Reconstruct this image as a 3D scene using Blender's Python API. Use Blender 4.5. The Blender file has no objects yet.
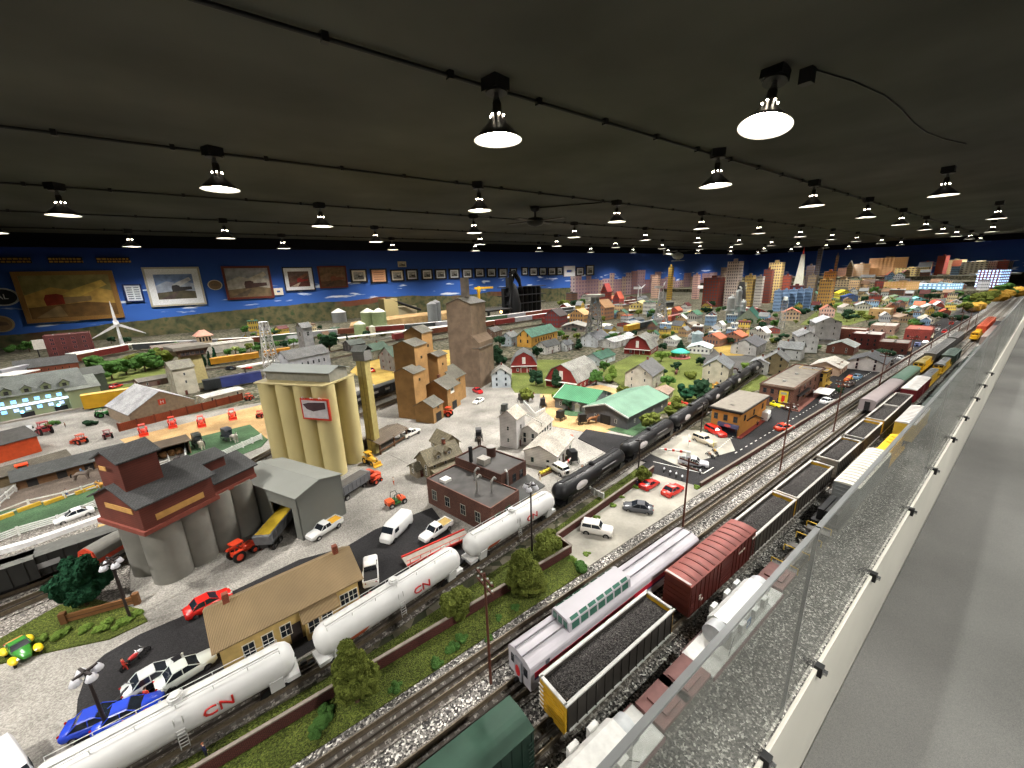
import bpy, bmesh, math, random
from mathutils import Vector, Matrix, noise as MN
R_=random.Random(7)
SC=bpy.context.scene; COL=SC.collection
PI=math.pi
# ---------------------------------------------------------------- camera
CAMH=.8; F=395.; CX,CY=512.,384.
def _cam():
    v=Vector((1059-CX,258-CY,F)); r=math.radians(1.9); s,c=math.sin(r),math.cos(r)
    L=-F*F/(v.x*s+v.y*c); d=Vector((L*s,L*c,F)).normalized()
    X=v.normalized(); Z=-d; Y=Z.cross(X); return X,Y,Z
XA,YA,ZA=_cam()
def ray(px,py):
    d=Vector((px-CX,py-CY,F)); return Vector((XA.dot(d),YA.dot(d),ZA.dot(d)))
def at(px,py,z=0.):
    """ground point (world metres) seen at a place in the photograph"""
    w=ray(px,py); t=(z-CAMH)/w.z; return Vector((w.x*t,w.y*t,z))
def project(p):
    q=Vector((p[0],p[1],p[2]-CAMH)); c=XA*q.x+YA*q.y+ZA*q.z
    return CX+F*c.x/c.z, CY+F*c.y/c.z
def depth(p):
    q=Vector((p[0],p[1],p[2]-CAMH)); return (XA*q.x+YA*q.y+ZA*q.z).z
def hgt(p,ty):
    lo,hi=p[2],2.5
    for _ in range(40):
        m=(lo+hi)/2
        if project((p[0],p[1],m))[1]>ty: lo=m
        else: hi=m
    return lo
cd=bpy.data.cameras.new('camera'); cam=bpy.data.objects.new('camera',cd); COL.objects.link(cam)
right=Vector((XA.x,YA.x,ZA.x)); up=-Vector((XA.y,YA.y,ZA.y)); back=-Vector((XA.z,YA.z,ZA.z))
m=Matrix((right,up,back)).transposed().to_4x4(); m.translation=(0,0,CAMH); cam.matrix_world=m
cd.sensor_width=36; cd.lens=F/1024*36; cd.clip_start=.02; cd.clip_end=200
SC.camera=cam
SC.view_settings.view_transform='Standard'; SC.view_settings.look='None'; SC.view_settings.gamma=1
SC.view_settings.use_curve_mapping=False; SC.view_settings.exposure=0.24
w=bpy.data.worlds.new('world'); SC.world=w; w.use_nodes=True
w.node_tree.nodes['Background'].inputs[0].default_value=(.02,.022,.03,1); w.node_tree.nodes['Background'].inputs[1].default_value=.3
# ---------------------------------------------------------------- materials
def lin(c):
    return tuple((x/255/12.92 if x/255<=.04045 else ((x/255+.055)/1.055)**2.4) for x in c)+(1,)
_M={}
class NT:
    def __init__(s,m): s.t=m.node_tree; s.n=s.t.nodes; s.bs=s.n.get('Principled BSDF'); s._c=None
    def add(s,ty,**k):
        n=s.n.new(ty)
        for a,b in k.items():
            if a.startswith('i_'):
                n.inputs[a[2:].replace('_',' ')].default_value=b
            else: setattr(n,a,b)
        return n
    def link(s,a,b): s.t.links.new(a,b)
    def coord(s):
        if s._c is None: s._c=s.add('ShaderNodeTexCoord').outputs['Object']
        return s._c
    def noise(s,scale,detail=3,vec=None):
        n=s.add('ShaderNodeTexNoise',i_Scale=scale,i_Detail=detail); s.link(vec or s.coord(),n.inputs['Vector']); return n.outputs['Fac']
    def vor(s,scale,feature='F1',out='Color',vec=None):
        n=s.add('ShaderNodeTexVoronoi',feature=feature,i_Scale=scale); s.link(vec or s.coord(),n.inputs['Vector']); return n.outputs[out]
    def ramp(s,fac,stops,interp='LINEAR'):
        n=s.add('ShaderNodeValToRGB'); s.link(fac,n.inputs[0]); e=n.color_ramp; e.interpolation=interp
        while len(e.elements)<len(stops): e.elements.new(.5)
        for q,(p,c) in zip(e.elements,stops): q.position=p; q.color=lin(c) if len(c)==3 else c
        return n.outputs[0]
    def mix(s,fac,a,b,mode='MIX'):
        n=s.add('ShaderNodeMix',data_type='RGBA',blend_type=mode)
        for v,i in ((fac,0),(a,6),(b,7)):
            if hasattr(v,'links') or hasattr(v,'is_linked'): s.link(v,n.inputs[i])
            else: n.inputs[i].default_value=v if i==0 else (lin(v) if len(v)==3 else v)
        return n.outputs[2]
    def math(s,op,a,b=0.):
        n=s.add('ShaderNodeMath',operation=op)
        for v,i in ((a,0),(b,1)):
            if hasattr(v,'is_linked'): s.link(v,n.inputs[i])
            else: n.inputs[i].default_value=v
        return n.outputs[0]
    def bump(s,h,strength=.3,dist=.001):
        n=s.add('ShaderNodeBump',i_Strength=strength,i_Distance=dist); s.link(h,n.inputs['Height']); s.link(n.outputs[0],s.bs.inputs['Normal'])
    def base(s,c): s.link(c,s.bs.inputs['Base Color'])
def newmat(name,rough=.6,metal=0.,spec=.4):
    m=bpy.data.materials.new(name); m.use_nodes=True; t=NT(m)
    t.bs.inputs['Roughness'].default_value=rough; t.bs.inputs['Metallic'].default_value=metal; t.bs.inputs['Specular IOR Level'].default_value=spec
    return m,t
def C(col,rough=.6,metal=0.,var=.12,sc=60.,spec=.35):
    """plain painted surface with slight mottling"""
    key=(tuple(col),rough,metal,var,sc,spec)
    if key in _M: return _M[key]
    m,t=newmat('paint_%d_%d_%d'%tuple(col[:3]),rough,metal,spec)
    n=t.noise(sc,3); f=t.ramp(n,[(.3,(255*(1-var),)*3),(.7,(255,)*3)])
    t.base(t.mix(1.,col,f,'MULTIPLY')); _M[key]=m; return m
def EM(col,st):
    key=('em',tuple(col),st)
    if key in _M: return _M[key]
    m,t=newmat('glow_%d'%len(_M),.5); t.bs.inputs['Base Color'].default_value=lin(col)
    t.bs.inputs['Emission Color'].default_value=lin(col); t.bs.inputs['Emission Strength'].default_value=st; _M[key]=m; return m
def ROOF(col,kind='shingle',sc=1.):
    key=('roof',tuple(col),kind,sc)
    if key in _M: return _M[key]
    m,t=newmat('%s_%d_%d_%d'%((kind,)+tuple(col[:3])),.75)
    dk=tuple(max(0,c*.82) for c in col); lt=tuple(min(255,c*1.1) for c in col)
    if kind=='shingle':
        b=t.add('ShaderNodeTexBrick',i_Scale=60*sc,i_Mortar_Size=.04); t.link(t.coord(),b.inputs['Vector'])
        b.inputs['Color1'].default_value=lin(col); b.inputs['Color2'].default_value=lin(dk); b.inputs['Mortar'].default_value=lin(tuple(c*.6 for c in col))
        n=t.ramp(t.noise(14,2),[(.3,(205,)*3),(.7,(255,)*3)]); t.base(t.mix(1.,b.outputs[0],n,'MULTIPLY'))
    else:
        wv=t.add('ShaderNodeTexWave',wave_type='BANDS',bands_direction='X',i_Scale=30*sc,i_Distortion=0.); t.link(t.coord(),wv.inputs['Vector'])
        c=t.ramp(wv.outputs[1],[(.0,dk),(.35,col),(1,lt)]); n=t.ramp(t.noise(9,3),[(.3,(215,)*3),(.7,(255,)*3)])
        t.base(t.mix(1.,c,n,'MULTIPLY')); t.bump(wv.outputs[1],.5,.002)
    _M[key]=m; return m
def BRICK(col,mort=None,sc=1.):
    key=('brick',tuple(col),sc)
    if key in _M: return _M[key]
    m,t=newmat('brickwork_%d_%d_%d'%tuple(col[:3]),.85)
    mp=t.add('ShaderNodeVectorMath',operation='ADD'); cx=t.add('ShaderNodeSeparateXYZ'); t.link(t.coord(),cx.inputs[0])
    s1=t.math('ADD',cx.outputs[0],cx.outputs[1]); cb=t.add('ShaderNodeCombineXYZ'); t.link(s1,cb.inputs[0]); t.link(cx.outputs[2],cb.inputs[1])
    b=t.add('ShaderNodeTexBrick',i_Scale=90*sc,i_Mortar_Size=.03); t.link(cb.outputs[0],b.inputs['Vector'])
    b.inputs['Color1'].default_value=lin(col); b.inputs['Color2'].default_value=lin(tuple(c*.75 for c in col)); b.inputs['Mortar'].default_value=lin(mort or tuple(min(255,c*1.3+10) for c in col))
    n=t.ramp(t.noise(10,3),[(.3,(200,)*3),(.7,(255,)*3)]); t.base(t.mix(1.,b.outputs[0],n,'MULTIPLY')); _M[key]=m; return m
def PLANK(col,vertical=False,sc=1.):
    key=('plank',tuple(col),vertical,sc)
    if key in _M: return _M[key]
    m,t=newmat('boards_%d_%d_%d'%tuple(col[:3]),.8)
    cx=t.add('ShaderNodeSeparateXYZ'); t.link(t.coord(),cx.inputs[0])
    v=cx.outputs[2] if not vertical else t.math('ADD',cx.outputs[0],cx.outputs[1])
    fr=t.math('FRACT',t.math('MULTIPLY',v,130*sc)); c=t.ramp(fr,[(0,tuple(c*.62 for c in col)),(.16,col),(1,tuple(min(255,c*1.06) for c in col))])
    n=t.ramp(t.noise(18,3),[(.3,(210,)*3),(.7,(255,)*3)]); t.base(t.mix(1.,c,n,'MULTIPLY')); _M[key]=m; return m
def WINM(col,glass=(50,60,75),sx=30.,sz=36.,wx=.5,wz=.55,lit=None):
    """far facade: wall colour with a regular pattern of windows"""
    key=('win',tuple(col),tuple(glass),sx,sz,wx,wz,lit)
    if key in _M: return _M[key]
    m,t=newmat('facade_%d_%d_%d'%tuple(col[:3]),.8)
    cx=t.add('ShaderNodeSeparateXYZ'); t.link(t.coord(),cx.inputs[0])
    h=t.math('ADD',cx.outputs[0],cx.outputs[1])
    a=t.math('GREATER_THAN',t.math('FRACT',t.math('MULTIPLY',h,sx)),1-wx); b=t.math('GREATER_THAN',t.math('FRACT',t.math('MULTIPLY',cx.outputs[2],sz)),1-wz)
    f=t.math('MULTIPLY',a,b)
    wn=t.add('ShaderNodeNewGeometry'); sp=t.add('ShaderNodeSeparateXYZ'); t.link(wn.outputs['Normal'],sp.inputs[0])
    f=t.math('MULTIPLY',f,t.math('LESS_THAN',sp.outputs[2],.5))
    t.base(t.mix(f,col,glass))
    if lit:
        t.bs.inputs['Emission Color'].default_value=lin(lit[0]); t.link(t.math('MULTIPLY',f,lit[1]),t.bs.inputs['Emission Strength'])
    _M[key]=m; return m
def GROUND(name,cols,sc=300.,bump=.4,rough=.95,big=6.,pebble=True):
    m,t=newmat(name,rough,0,.15)
    v=t.vor(sc,out='Color') if pebble else t.noise(sc,4)
    if pebble:
        g=t.add('ShaderNodeSeparateColor'); t.link(v,g.inputs[0]); v=g.outputs[0]
    c=t.ramp(v,[(i/(len(cols)-1)*.96+.02,cc) for i,cc in enumerate(cols)])
    n=t.ramp(t.noise(big,4),[(.3,(190,)*3),(.7,(255,)*3)]); t.base(t.mix(1.,c,n,'MULTIPLY'))
    t.bump(t.vor(sc,out='Distance') if pebble else v,bump,.002); return m
M_ballast=GROUND('ballast',[(48,47,47),(66,64,63),(92,90,87),(120,117,113),(150,146,140),(240,236,228)],300,.7,.9)
M_bed=GROUND('track_ballast_dark',[(84,80,76),(104,100,95),(124,119,113),(146,140,133),(190,184,175)],300,.4,.9)
M_gravel=GROUND('pale_gravel',[(128,125,118),(144,140,133),(158,154,147),(172,168,160)],420,.3)
M_gravel2=GROUND('white_stones',[(96,94,92),(170,168,164),(205,203,200),(120,118,116)],230,.8)
M_asph=GROUND('asphalt',[(38,37,38),(46,45,46),(54,53,54)],500,.2,.85)
M_asph2=GROUND('asphalt_grey',[(84,83,82),(96,95,93),(108,106,104)],500,.2,.85)
M_conc=GROUND('concrete',[(150,146,135),(162,158,147),(172,168,156)],120,.1,.9,8,False)
M_grass=GROUND('grass_turf',[(46,52,22),(66,76,30),(86,98,40),(108,116,54)],500,.9,1.,9)
M_lawn=GROUND('lawn',[(84,96,44),(104,114,56),(124,130,74)],400,.5,1.,5)
M_dkgrass=GROUND('green_felt',[(62,88,62),(76,104,74),(88,116,84)],400,.3,1.,8)
M_field=GROUND('straw_field',[(168,138,66),(186,156,82),(200,172,98)],350,.4,1.,7)
M_sand=GROUND('sandy_soil',[(176,140,94),(192,158,110),(204,172,126)],350,.3,1.,7)
M_soil=GROUND('brown_soil',[(100,88,78),(116,104,94),(130,118,108)],350,.3,1.,7)
M_mix=GROUND('town_ground',[(52,56,40),(74,74,58),(100,94,78),(124,118,104)],40,.2,1.,2.2)
M_glass=C((34,40,48),.12,0,.1,40,.6)
M_black=C((20,20,22),.5); M_dark=C((36,35,35),.6); M_tyre=C((24,23,23),.85); M_chrome=C((190,190,192),.25,1.)
M_white=C((228,226,220),.5); M_wood=C((96,66,42),.8); M_rail=C((128,116,98),.5,.6,.2,200); M_railt=C((196,184,166),.3,.9,.2,200)
M_pole=C((84,48,34),.7); M_steel=C((120,118,116),.4,.8)
# ---------------------------------------------------------------- mesh builder
class MB:
    def __init__(s): s.v=[]; s.f=[]; s.m=[]; s.ms=[]; s.sm=[]
    def mi(s,m):
        if m not in s.ms: s.ms.append(m)
        return s.ms.index(m)
    def add(s,vs,fs,m,smooth=False,M=None):
        o=len(s.v)
        for p in vs: s.v.append(tuple(M@Vector(p)) if M is not None else tuple(p))
        k=s.mi(m)
        for f in fs: s.f.append(tuple(o+i for i in f)); s.m.append(k); s.sm.append(smooth)
        return s
    def box(s,x0,x1,y0,y1,z0,z1,m,M=None,tx=0,ty=0):
        vs=[(x0,y0,z0),(x1,y0,z0),(x1,y1,z0),(x0,y1,z0),(x0+tx,y0+ty,z1),(x1-tx,y0+ty,z1),(x1-tx,y1-ty,z1),(x0+tx,y1-ty,z1)]
        return s.add(vs,[(3,2,1,0),(4,5,6,7),(0,1,5,4),(1,2,6,5),(2,3,7,6),(3,0,4,7)],m,False,M)
    def cyl(s,p0,p1,r0,m,r1=None,n=12,smooth=True,caps=True):
        p0=Vector(p0); p1=Vector(p1); r1=r0 if r1 is None else r1
        d=(p1-p0).normalized(); a=Vector((0,0,1)) if abs(d.z)<.9 else Vector((1,0,0))
        u=d.cross(a).normalized(); w=d.cross(u); o=len(s.v); vs=[]
        for (p,r) in ((p0,r0),(p1,r1)):
            for i in range(n):
                t=2*PI*i/n; vs.append(p+(u*math.cos(t)+w*math.sin(t))*r)
        s.add(vs,[(i,(i+1)%n,n+(i+1)%n,n+i) for i in range(n)],m,smooth)
        if caps:
            s.add(vs[:n],[tuple(range(n))[::-1]],m); s.add(vs[n:],[tuple(range(n))],m)
        return s
    def tube(s,pts,r,m,n=6):
        for a,b in zip(pts,pts[1:]): s.cyl(a,b,r,m,n=n)
        return s
    def prism(s,prof,y0,y1,m,M=None,axis='y',smooth=False):
        n=len(prof)
        if axis=='y': vs=[(x,y0,z) for x,z in prof]+[(x,y1,z) for x,z in prof]
        elif axis=='x': vs=[(y0,x,z) for x,z in prof]+[(y1,x,z) for x,z in prof]
        else: vs=[(x,z,y0) for x,z in prof]+[(x,z,y1) for x,z in prof]
        s.add(vs,[(i,(i+1)%n,n+(i+1)%n,n+i) for i in range(n)],m,smooth,M); s.add(vs,[tuple(range(n))[::-1],tuple(range(n,2*n))],m,False,M); return s
    def lathe(s,prof,m,c=(0,0,0),n=20,axis='z',smooth=True):
        vs=[]
        for r,z in prof:
            for i in range(n):
                t=2*PI*i/n; a,b=r*math.cos(t),r*math.sin(t)
                vs.append((c[0]+a,c[1]+b,c[2]+z) if axis=='z' else ((c[0]+z,c[1]+a,c[2]+b) if axis=='x' else (c[0]+a,c[1]+z,c[2]+b)))
        k=len(prof)
        return s.add(vs,[(j*n+i,j*n+(i+1)%n,(j+1)*n+(i+1)%n,(j+1)*n+i) for j in range(k-1) for i in range(n)],m,smooth)
    def quad(s,a,b,c,d,m): return s.add([a,b,c,d],[(0,1,2,3)],m)
    def blob(s,c,r,m,sub=1,amp=.25,seed=0,sq=(1,1,1)):
        vs,fs=ICO[sub]; sd=Vector((seed*7.3,seed*3.1,seed*5.7)); out=[]
        for v in vs:
            k=1+amp*MN.noise(v*1.7+sd)*1.6
            out.append((c[0]+v.x*r*k*sq[0],c[1]+v.y*r*k*sq[1],c[2]+v.z*r*k*sq[2]))
        return s.add(out,fs,m,False)
    def loft(s,secs,m,smooth=True,n=None,cap=True):
        """secs: list of rings (same length)"""
        n=len(secs[0]); vs=[p for r in secs for p in r]
        s.add(vs,[(j*n+i,j*n+(i+1)%n,(j+1)*n+(i+1)%n,(j+1)*n+i) for j in range(len(secs)-1) for i in range(n)],m,smooth)
        if cap: s.add(secs[0],[tuple(range(n))[::-1]],m); s.add(secs[-1],[tuple(range(n))],m)
        return s
    def mesh(s,name):
        me=bpy.data.meshes.new(name); me.from_pydata(s.v,[],s.f)
        for m in s.ms: me.materials.append(m)
        me.polygons.foreach_set('material_index',s.m); me.polygons.foreach_set('use_smooth',s.sm); me.update()
        bm=bmesh.new(); bm.from_mesh(me); bmesh.ops.recalc_face_normals(bm,faces=bm.faces); bm.to_mesh(me); bm.free()
        return me
    def obj(s,name,parent=None,loc=None,rz=0,label=None):
        o=bpy.data.objects.new(name,s.mesh(name)); COL.objects.link(o)
        if parent: o.parent=parent
        if loc is not None: o.location=loc
        if rz: o.rotation_euler=(0,0,rz)
        if label: o['label']=label
        return o
def _ico(sub):
    bm=bmesh.new(); bmesh.ops.create_icosphere(bm,subdivisions=sub,radius=1); bm.verts.ensure_lookup_table()
    r=([v.co.copy() for v in bm.verts],[tuple(v.index for v in f.verts) for f in bm.faces]); bm.free(); return r
ICO={1:_ico(1),2:_ico(2),3:_ico(3)}
def tag(o,label,cat,group=None,kind=None):
    if label: o['label']=label
    if cat: o['category']=cat
    if group: o['group']=group
    if kind: o['kind']=kind
    return o
def T(name,label,cat,loc=(0,0,0),rz=0.,group=None):
    o=bpy.data.objects.new(name,None); COL.objects.link(o); o.empty_display_size=.02
    o.location=loc; o.rotation_euler=(0,0,rz); return tag(o,label,cat,group)
def struct(mb,name,label=None): 
    o=mb.obj(name); o['kind']='structure'
    if label: o['label']=label
    return o
def dup(root,loc,rz,label,group=None,scale=None):
    r=root.copy(); COL.objects.link(r); r.location=loc; r.rotation_euler=(0,0,rz); r['label']=label
    if group: r['group']=group
    if scale: r.scale=(scale,)*3
    for ch in list(root.children):
        c=ch.copy(); COL.objects.link(c); c.parent=r
        for g in list(ch.children):
            d=g.copy(); COL.objects.link(d); d.parent=c
    return r
def text(s,size,m,parent,loc,rot,name='lettering',ext=.0006,align='CENTER',sx=1.):
    cu=bpy.data.curves.new(name,'FONT'); cu.body=s; cu.size=size; cu.extrude=ext; cu.align_x=align; cu.align_y='CENTER'; cu.resolution_u=2
    t=bpy.data.objects.new(name,cu); COL.objects.link(t); dg=bpy.context.evaluated_depsgraph_get()
    me=bpy.data.meshes.new_from_object(t.evaluated_get(dg)); COL.objects.unlink(t); bpy.data.objects.remove(t)
    me.materials.clear(); me.materials.append(m); o=bpy.data.objects.new(name,me); COL.objects.link(o)
    if parent: o.parent=parent
    o.location=loc; o.rotation_euler=rot; o.scale=(sx,1,1); return o
def ang(a,b): return math.atan2(b[1]-a[1],b[0]-a[0])
ORD=['first','second','third','fourth','fifth','sixth','seventh','eighth','ninth','tenth','eleventh','twelfth','thirteenth','fourteenth','fifteenth','sixteenth']
# ================================================================ room
ZC=1.65; YW=9.3; XE=22.; EDGE=.148
def wallmat():
    m,t=newmat('painted_mural',.85)
    geo=t.add('ShaderNodeNewGeometry'); sp=t.add('ShaderNodeSeparateXYZ'); t.link(geo.outputs['Position'],sp.inputs[0]); X,Z=sp.outputs[0],sp.outputs[2]
    sky=t.mix(t.math('MULTIPLY',t.math('SUBTRACT',1.5,Z),.9),(20,44,112),(50,96,178))
    vec=t.add('ShaderNodeMapping'); vec.inputs['Scale'].default_value=(1.1,1.,7.); t.link(geo.outputs['Position'],vec.inputs[0])
    cl=t.noise(1.6,5,vec.outputs[0]); cm=t.ramp(cl,[(.60,(0,0,0)),(.66,(255,)*3)]); cz=t.math('MULTIPLY',t.math('LESS_THAN',Z,.78),cm)
    c=t.mix(cz,sky,(214,226,238))
    vn=t.add('ShaderNodeMapping'); vn.inputs['Scale'].default_value=(1,0,0); t.link(geo.outputs['Position'],vn.inputs[0])
    hill=t.math('ADD',t.math('MULTIPLY',t.noise(.45,5,vn.outputs[0]),.34),.16)
    # hills lower at the near end
    hl=t.math('ADD',hill,t.math('MINIMUM',t.math('MULTIPLY',X,.06),.06))
    tex=t.ramp(t.noise(7,6,geo.outputs['Position']),[(.3,(44,52,36)),(.45,(78,82,54)),(.6,(104,96,66)),(.7,(62,78,48))])
    rd=t.ramp(t.noise(.55,2,vn.outputs[0]),[(.52,(0,0,0)),(.6,(255,)*3)])
    up=t.math('GREATER_THAN',Z,t.math('SUBTRACT',hl,.12)); tex=t.mix(t.math('MULTIPLY',t.math('MULTIPLY',rd,up),.8),tex,(112,56,38))
    c=t.mix(t.math('LESS_THAN',Z,hl),c,tex); t.base(c); return m
TERR=[(14.5,.12),(17.,.24),(19.,.36)]
def room():
    mw=wallmat(); cm=C((84,85,79),.9,0,.2,1.2,.1); dk=C((16,17,24),.8,0,.1,3,.1)
    struct(MB().box(-4,XE+.1,YW,YW+.1,-.85,ZC,mw),'wall_left','blue wall with a painted sky and wooded hills')
    struct(MB().box(XE,XE+.1,-2.5,YW,-.85,ZC,mw),'wall_far')
    struct(MB().box(-4.1,-4,-2.5,YW+.1,-.85,ZC,C((70,72,80),.9)),'wall_back')
    struct(MB().box(-4,XE,-2.6,-2.5,-.85,ZC,C((70,72,80),.9)),'wall_right')
    struct(MB().box(-4.1,XE+.1,-2.6,YW+.1,ZC,ZC+.1,cm),'ceiling','dark grey painted ceiling')
    struct(MB().box(-4.1,XE+.1,-2.6,YW+.1,-.95,-.85,C((92,90,86),.95)),'floor')
    struct(MB().box(-4,XE,YW-.05,YW,ZC-.20,ZC,dk),'trim_1'); struct(MB().box(XE-.05,XE,-2.5,YW-.05,ZC-.2,ZC,dk),'trim_2')
    carp=GROUND('grey_carpet',[(104,104,102),(114,114,111),(124,123,119)],700,.2,.95,1.2)
    struct(MB().box(-3,XE-1,-1.1,EDGE-.012,-.85,-.33,carp),'viewing_step','grey carpeted step along the layout')
    struct(MB().box(-3.5,XE,EDGE-.01,EDGE,-.85,-.004,C((212,210,198),.7,0,.06,3)),'trim_3','cream fascia under the edge of the layout')
    struct(MB().box(-3.5,XE,EDGE,YW,-.05,0,M_mix),'layout_table','table carrying the model landscape')
    for k,(xa,h) in enumerate(TERR): struct(MB().box(xa,XE,.9,YW-.01,h-.12 if k else 0,h,M_mix),'city_terrace_%d'%(k+1),'raised ground carrying the far city')
    # ballast yard beside the aisle
    struct(MB().box(-3.5,XE-.5,EDGE-.004,.66,0,.004,M_ballast),'ballast_yard','grey and white ballast between the tracks')
room()
# ---------------------------------------------------------------- conduits and lamps
ROWY=[1.66,3.38,5.05,6.72,8.35]; ROWN=['the conduit nearest the aisle','the second conduit from the aisle','the third conduit from the aisle','the fourth conduit from the aisle','the conduit nearest the blue wall']
def conduit(y,i):
    t=T('ceiling_conduit','black electrical conduit run fixed under the ceiling, %s one from the aisle'%ORD[i],'conduit',(0,y,ZC),0)
    MB().cyl((-3.9,0,-.018),(XE-.2,0,-.018),.009,M_black,n=8).obj('pipe',t)
    x=-3.5
    proto=None
    while x<12:
        o=MB().box(-.012,.012,-.014,.014,-.032,0,M_black).obj('clamp',t) if proto is None else proto.copy()
        if proto is not None: COL.objects.link(o); o.parent=t
        proto=o; o.location=(x,0,0); x+=.5
for i,y in enumerate(ROWY): conduit(y+.055,i)
def lamp_proto(box=True):
    t=T('ceiling_lamp','x','ceiling lamp')
    b=MB(); b.box(-.045,.045,-.04,.05,-.05,0,M_black); b.cyl((0,0,-.05),(0,0,-.06),.05,M_black,n=16); b.obj('junction_box',t)
    MB().cyl((0,0,-.055),(0,0,-.085),.011,M_steel,n=10).blob((0,0,-.085),.016,M_steel,2,0).obj('swivel_arm',t)
    MB().lathe([(.0,-.088),(.019,-.09),(.021,-.10),(.022,-.135),(.03,-.142)],C((70,66,60),.35,.8),n=20).obj('socket',t)
    sh=MB(); sh.lathe([(.024,-.142),(.030,-.158),(.046,-.182),(.080,-.214),(.106,-.238),(.110,-.246)],C((58,56,54),.35,.6,.1,50),n=32)
    sh.lathe([(.110,-.2465),(.1055,-.244),(.078,-.217),(.044,-.186),(.026,-.158),(0,-.156)],C((232,230,222),.45),n=32); so=sh.obj('shade',t)
    MB().lathe([(0,-.16),(.024,-.168),(.046,-.196),(.050,-.214),(.042,-.226),(0,-.230)],EM((255,244,230),70.),n=20).obj('bulb',so)
    g=MB()
    for k in range(6):
        a=k*PI/3; g.blob((.03*math.cos(a),.03*math.sin(a),-.147),.0055,EM((255,240,216),30.),1,0)
    g.obj('vent_glow',so)  # emissive beads imitate bulb light leaking through the vents
    return t
lamp0=lamp_proto(); first=[True]
PW=70.
def lamp(loc,rz,label,group,tilt=0,power=None,color=(1.,.97,.92)):
    if first[0]: o=lamp0; first[0]=False; o.location=loc; o.rotation_euler=(0,0,rz); o['label']=label; o['group']=group
    else: o=dup(lamp0,loc,rz,label,group)
    if tilt: o.rotation_euler=(0,tilt,rz)
    ld=bpy.data.lights.get('lamp_beam') if power is None else None
    if ld is None:
        ld=bpy.data.lights.new('lamp_beam','SPOT'); ld.energy=power or PW; ld.color=color; ld.spot_size=math.radians(136); ld.spot_blend=.75; ld.shadow_soft_size=.045
    lo=bpy.data.objects.new('lamp_beam',ld); COL.objects.link(lo); lo.parent=o; lo.location=(0,0,-.240); return o
for j,y in enumerate(ROWY):
    x=(1.2,.2,-.82,.35,1.25)[j]; k=0; xs=[]
    while x-2.0>-2.5: x-=2.0
    while x<XE-.6: xs.append(x); x+=2.0 if x<14 else 2.6
    ahead=[x for x in xs if project((x,y,1.45))[0]>0 and depth((x,y,1.45))>0]
    for x in xs:
        n=ahead.index(x) if x in ahead else None
        lab=('cone ceiling lamp on %s, %s in view from the camera'%(ROWN[j],ORD[n])) if n is not None and n<16 else 'cone ceiling lamp on %s, behind the camera'%ROWN[j]
        lamp((x,y,ZC),R_.uniform(0,1),lab,'cone ceiling lamps')
for k,(px,py) in enumerate([(770,132),(943,196),(996,219),(1010,226)]):
    d=ray(px,py); zz=.6; p=Vector((d.x*zz/d.z,d.y*zz/d.z,0))
    if k==3: p=Vector((14.,1.0,0))
    lamp((p.x,p.y,ZC),0,['tilted cone ceiling lamp with a black clip beside the right-hand cable','lone cone ceiling lamp right of the nearest conduit, halfway along','small cone ceiling lamp at the right edge of the photo','far cone ceiling lamp right of the nearest conduit'][k],'cone ceiling lamps',tilt=.25 if k==0 else 0)
    if k==0:
        cb=MB(); pts=[Vector((p.x+.1+i*.35,p.y-.08-.05*math.sin(i*.9)-i*.035,ZC-.004)) for i in range(8)]; cb.tube(pts,.004,M_black); tag(cb.obj('ceiling_cable'),'thin black cable trailing over the ceiling from the tilted lamp','cable')
        tag(MB().box(p.x+.1,p.x+.15,p.y-.1,p.y-.05,ZC-.06,ZC,M_black).obj('ceiling_bracket'),'small black bracket beside the tilted ceiling lamp','bracket')
for k in range(10):
    lamp((-1.2+k*2.,-.62,ZC),0,'added unseen ceiling lamp brightening the viewing aisle, %s along'%ORD[k],'cone ceiling lamps')  # unseen lamp row added to brighten the dark aisle floor
lamp((-1.3,.9,ZC),0,'added unseen ceiling lamp behind the camera, brightening the foreground','cone ceiling lamps')  # out-of-view lamp added to lift the dim foreground
# ceiling fan
d=ray(535,207); k=.85/d.z; fp=Vector((d.x*k,d.y*k,ZC))
t=T('ceiling_fan','black ceiling fan between the conduits in the middle of the ceiling','ceiling fan',fp)
MB().lathe([(0,0),(.07,0),(.05,-.05),(.015,-.06),(.015,-.13)],M_black,n=16).obj('mount',t)
MB().lathe([(0,-.12),(.1,-.135),(.12,-.17),(.09,-.22),(0,-.24)],M_black,n=20).obj('motor',t)
for q in range(4):
    MB().box(.1,.42,-.05,.05,-.175,-.168,C((60,54,46),.6),Matrix.Rotation(q*PI/2+.3,4,'Z')).obj('blade',t)

tag(MB().cyl((fp.x,fp.y,ZC-.012),(fp.x+.6,1.72*1.97,ZC-.012),.008,M_black,n=8).obj('fan_conduit'),'short black conduit from the ceiling fan to the second conduit','conduit')
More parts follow.
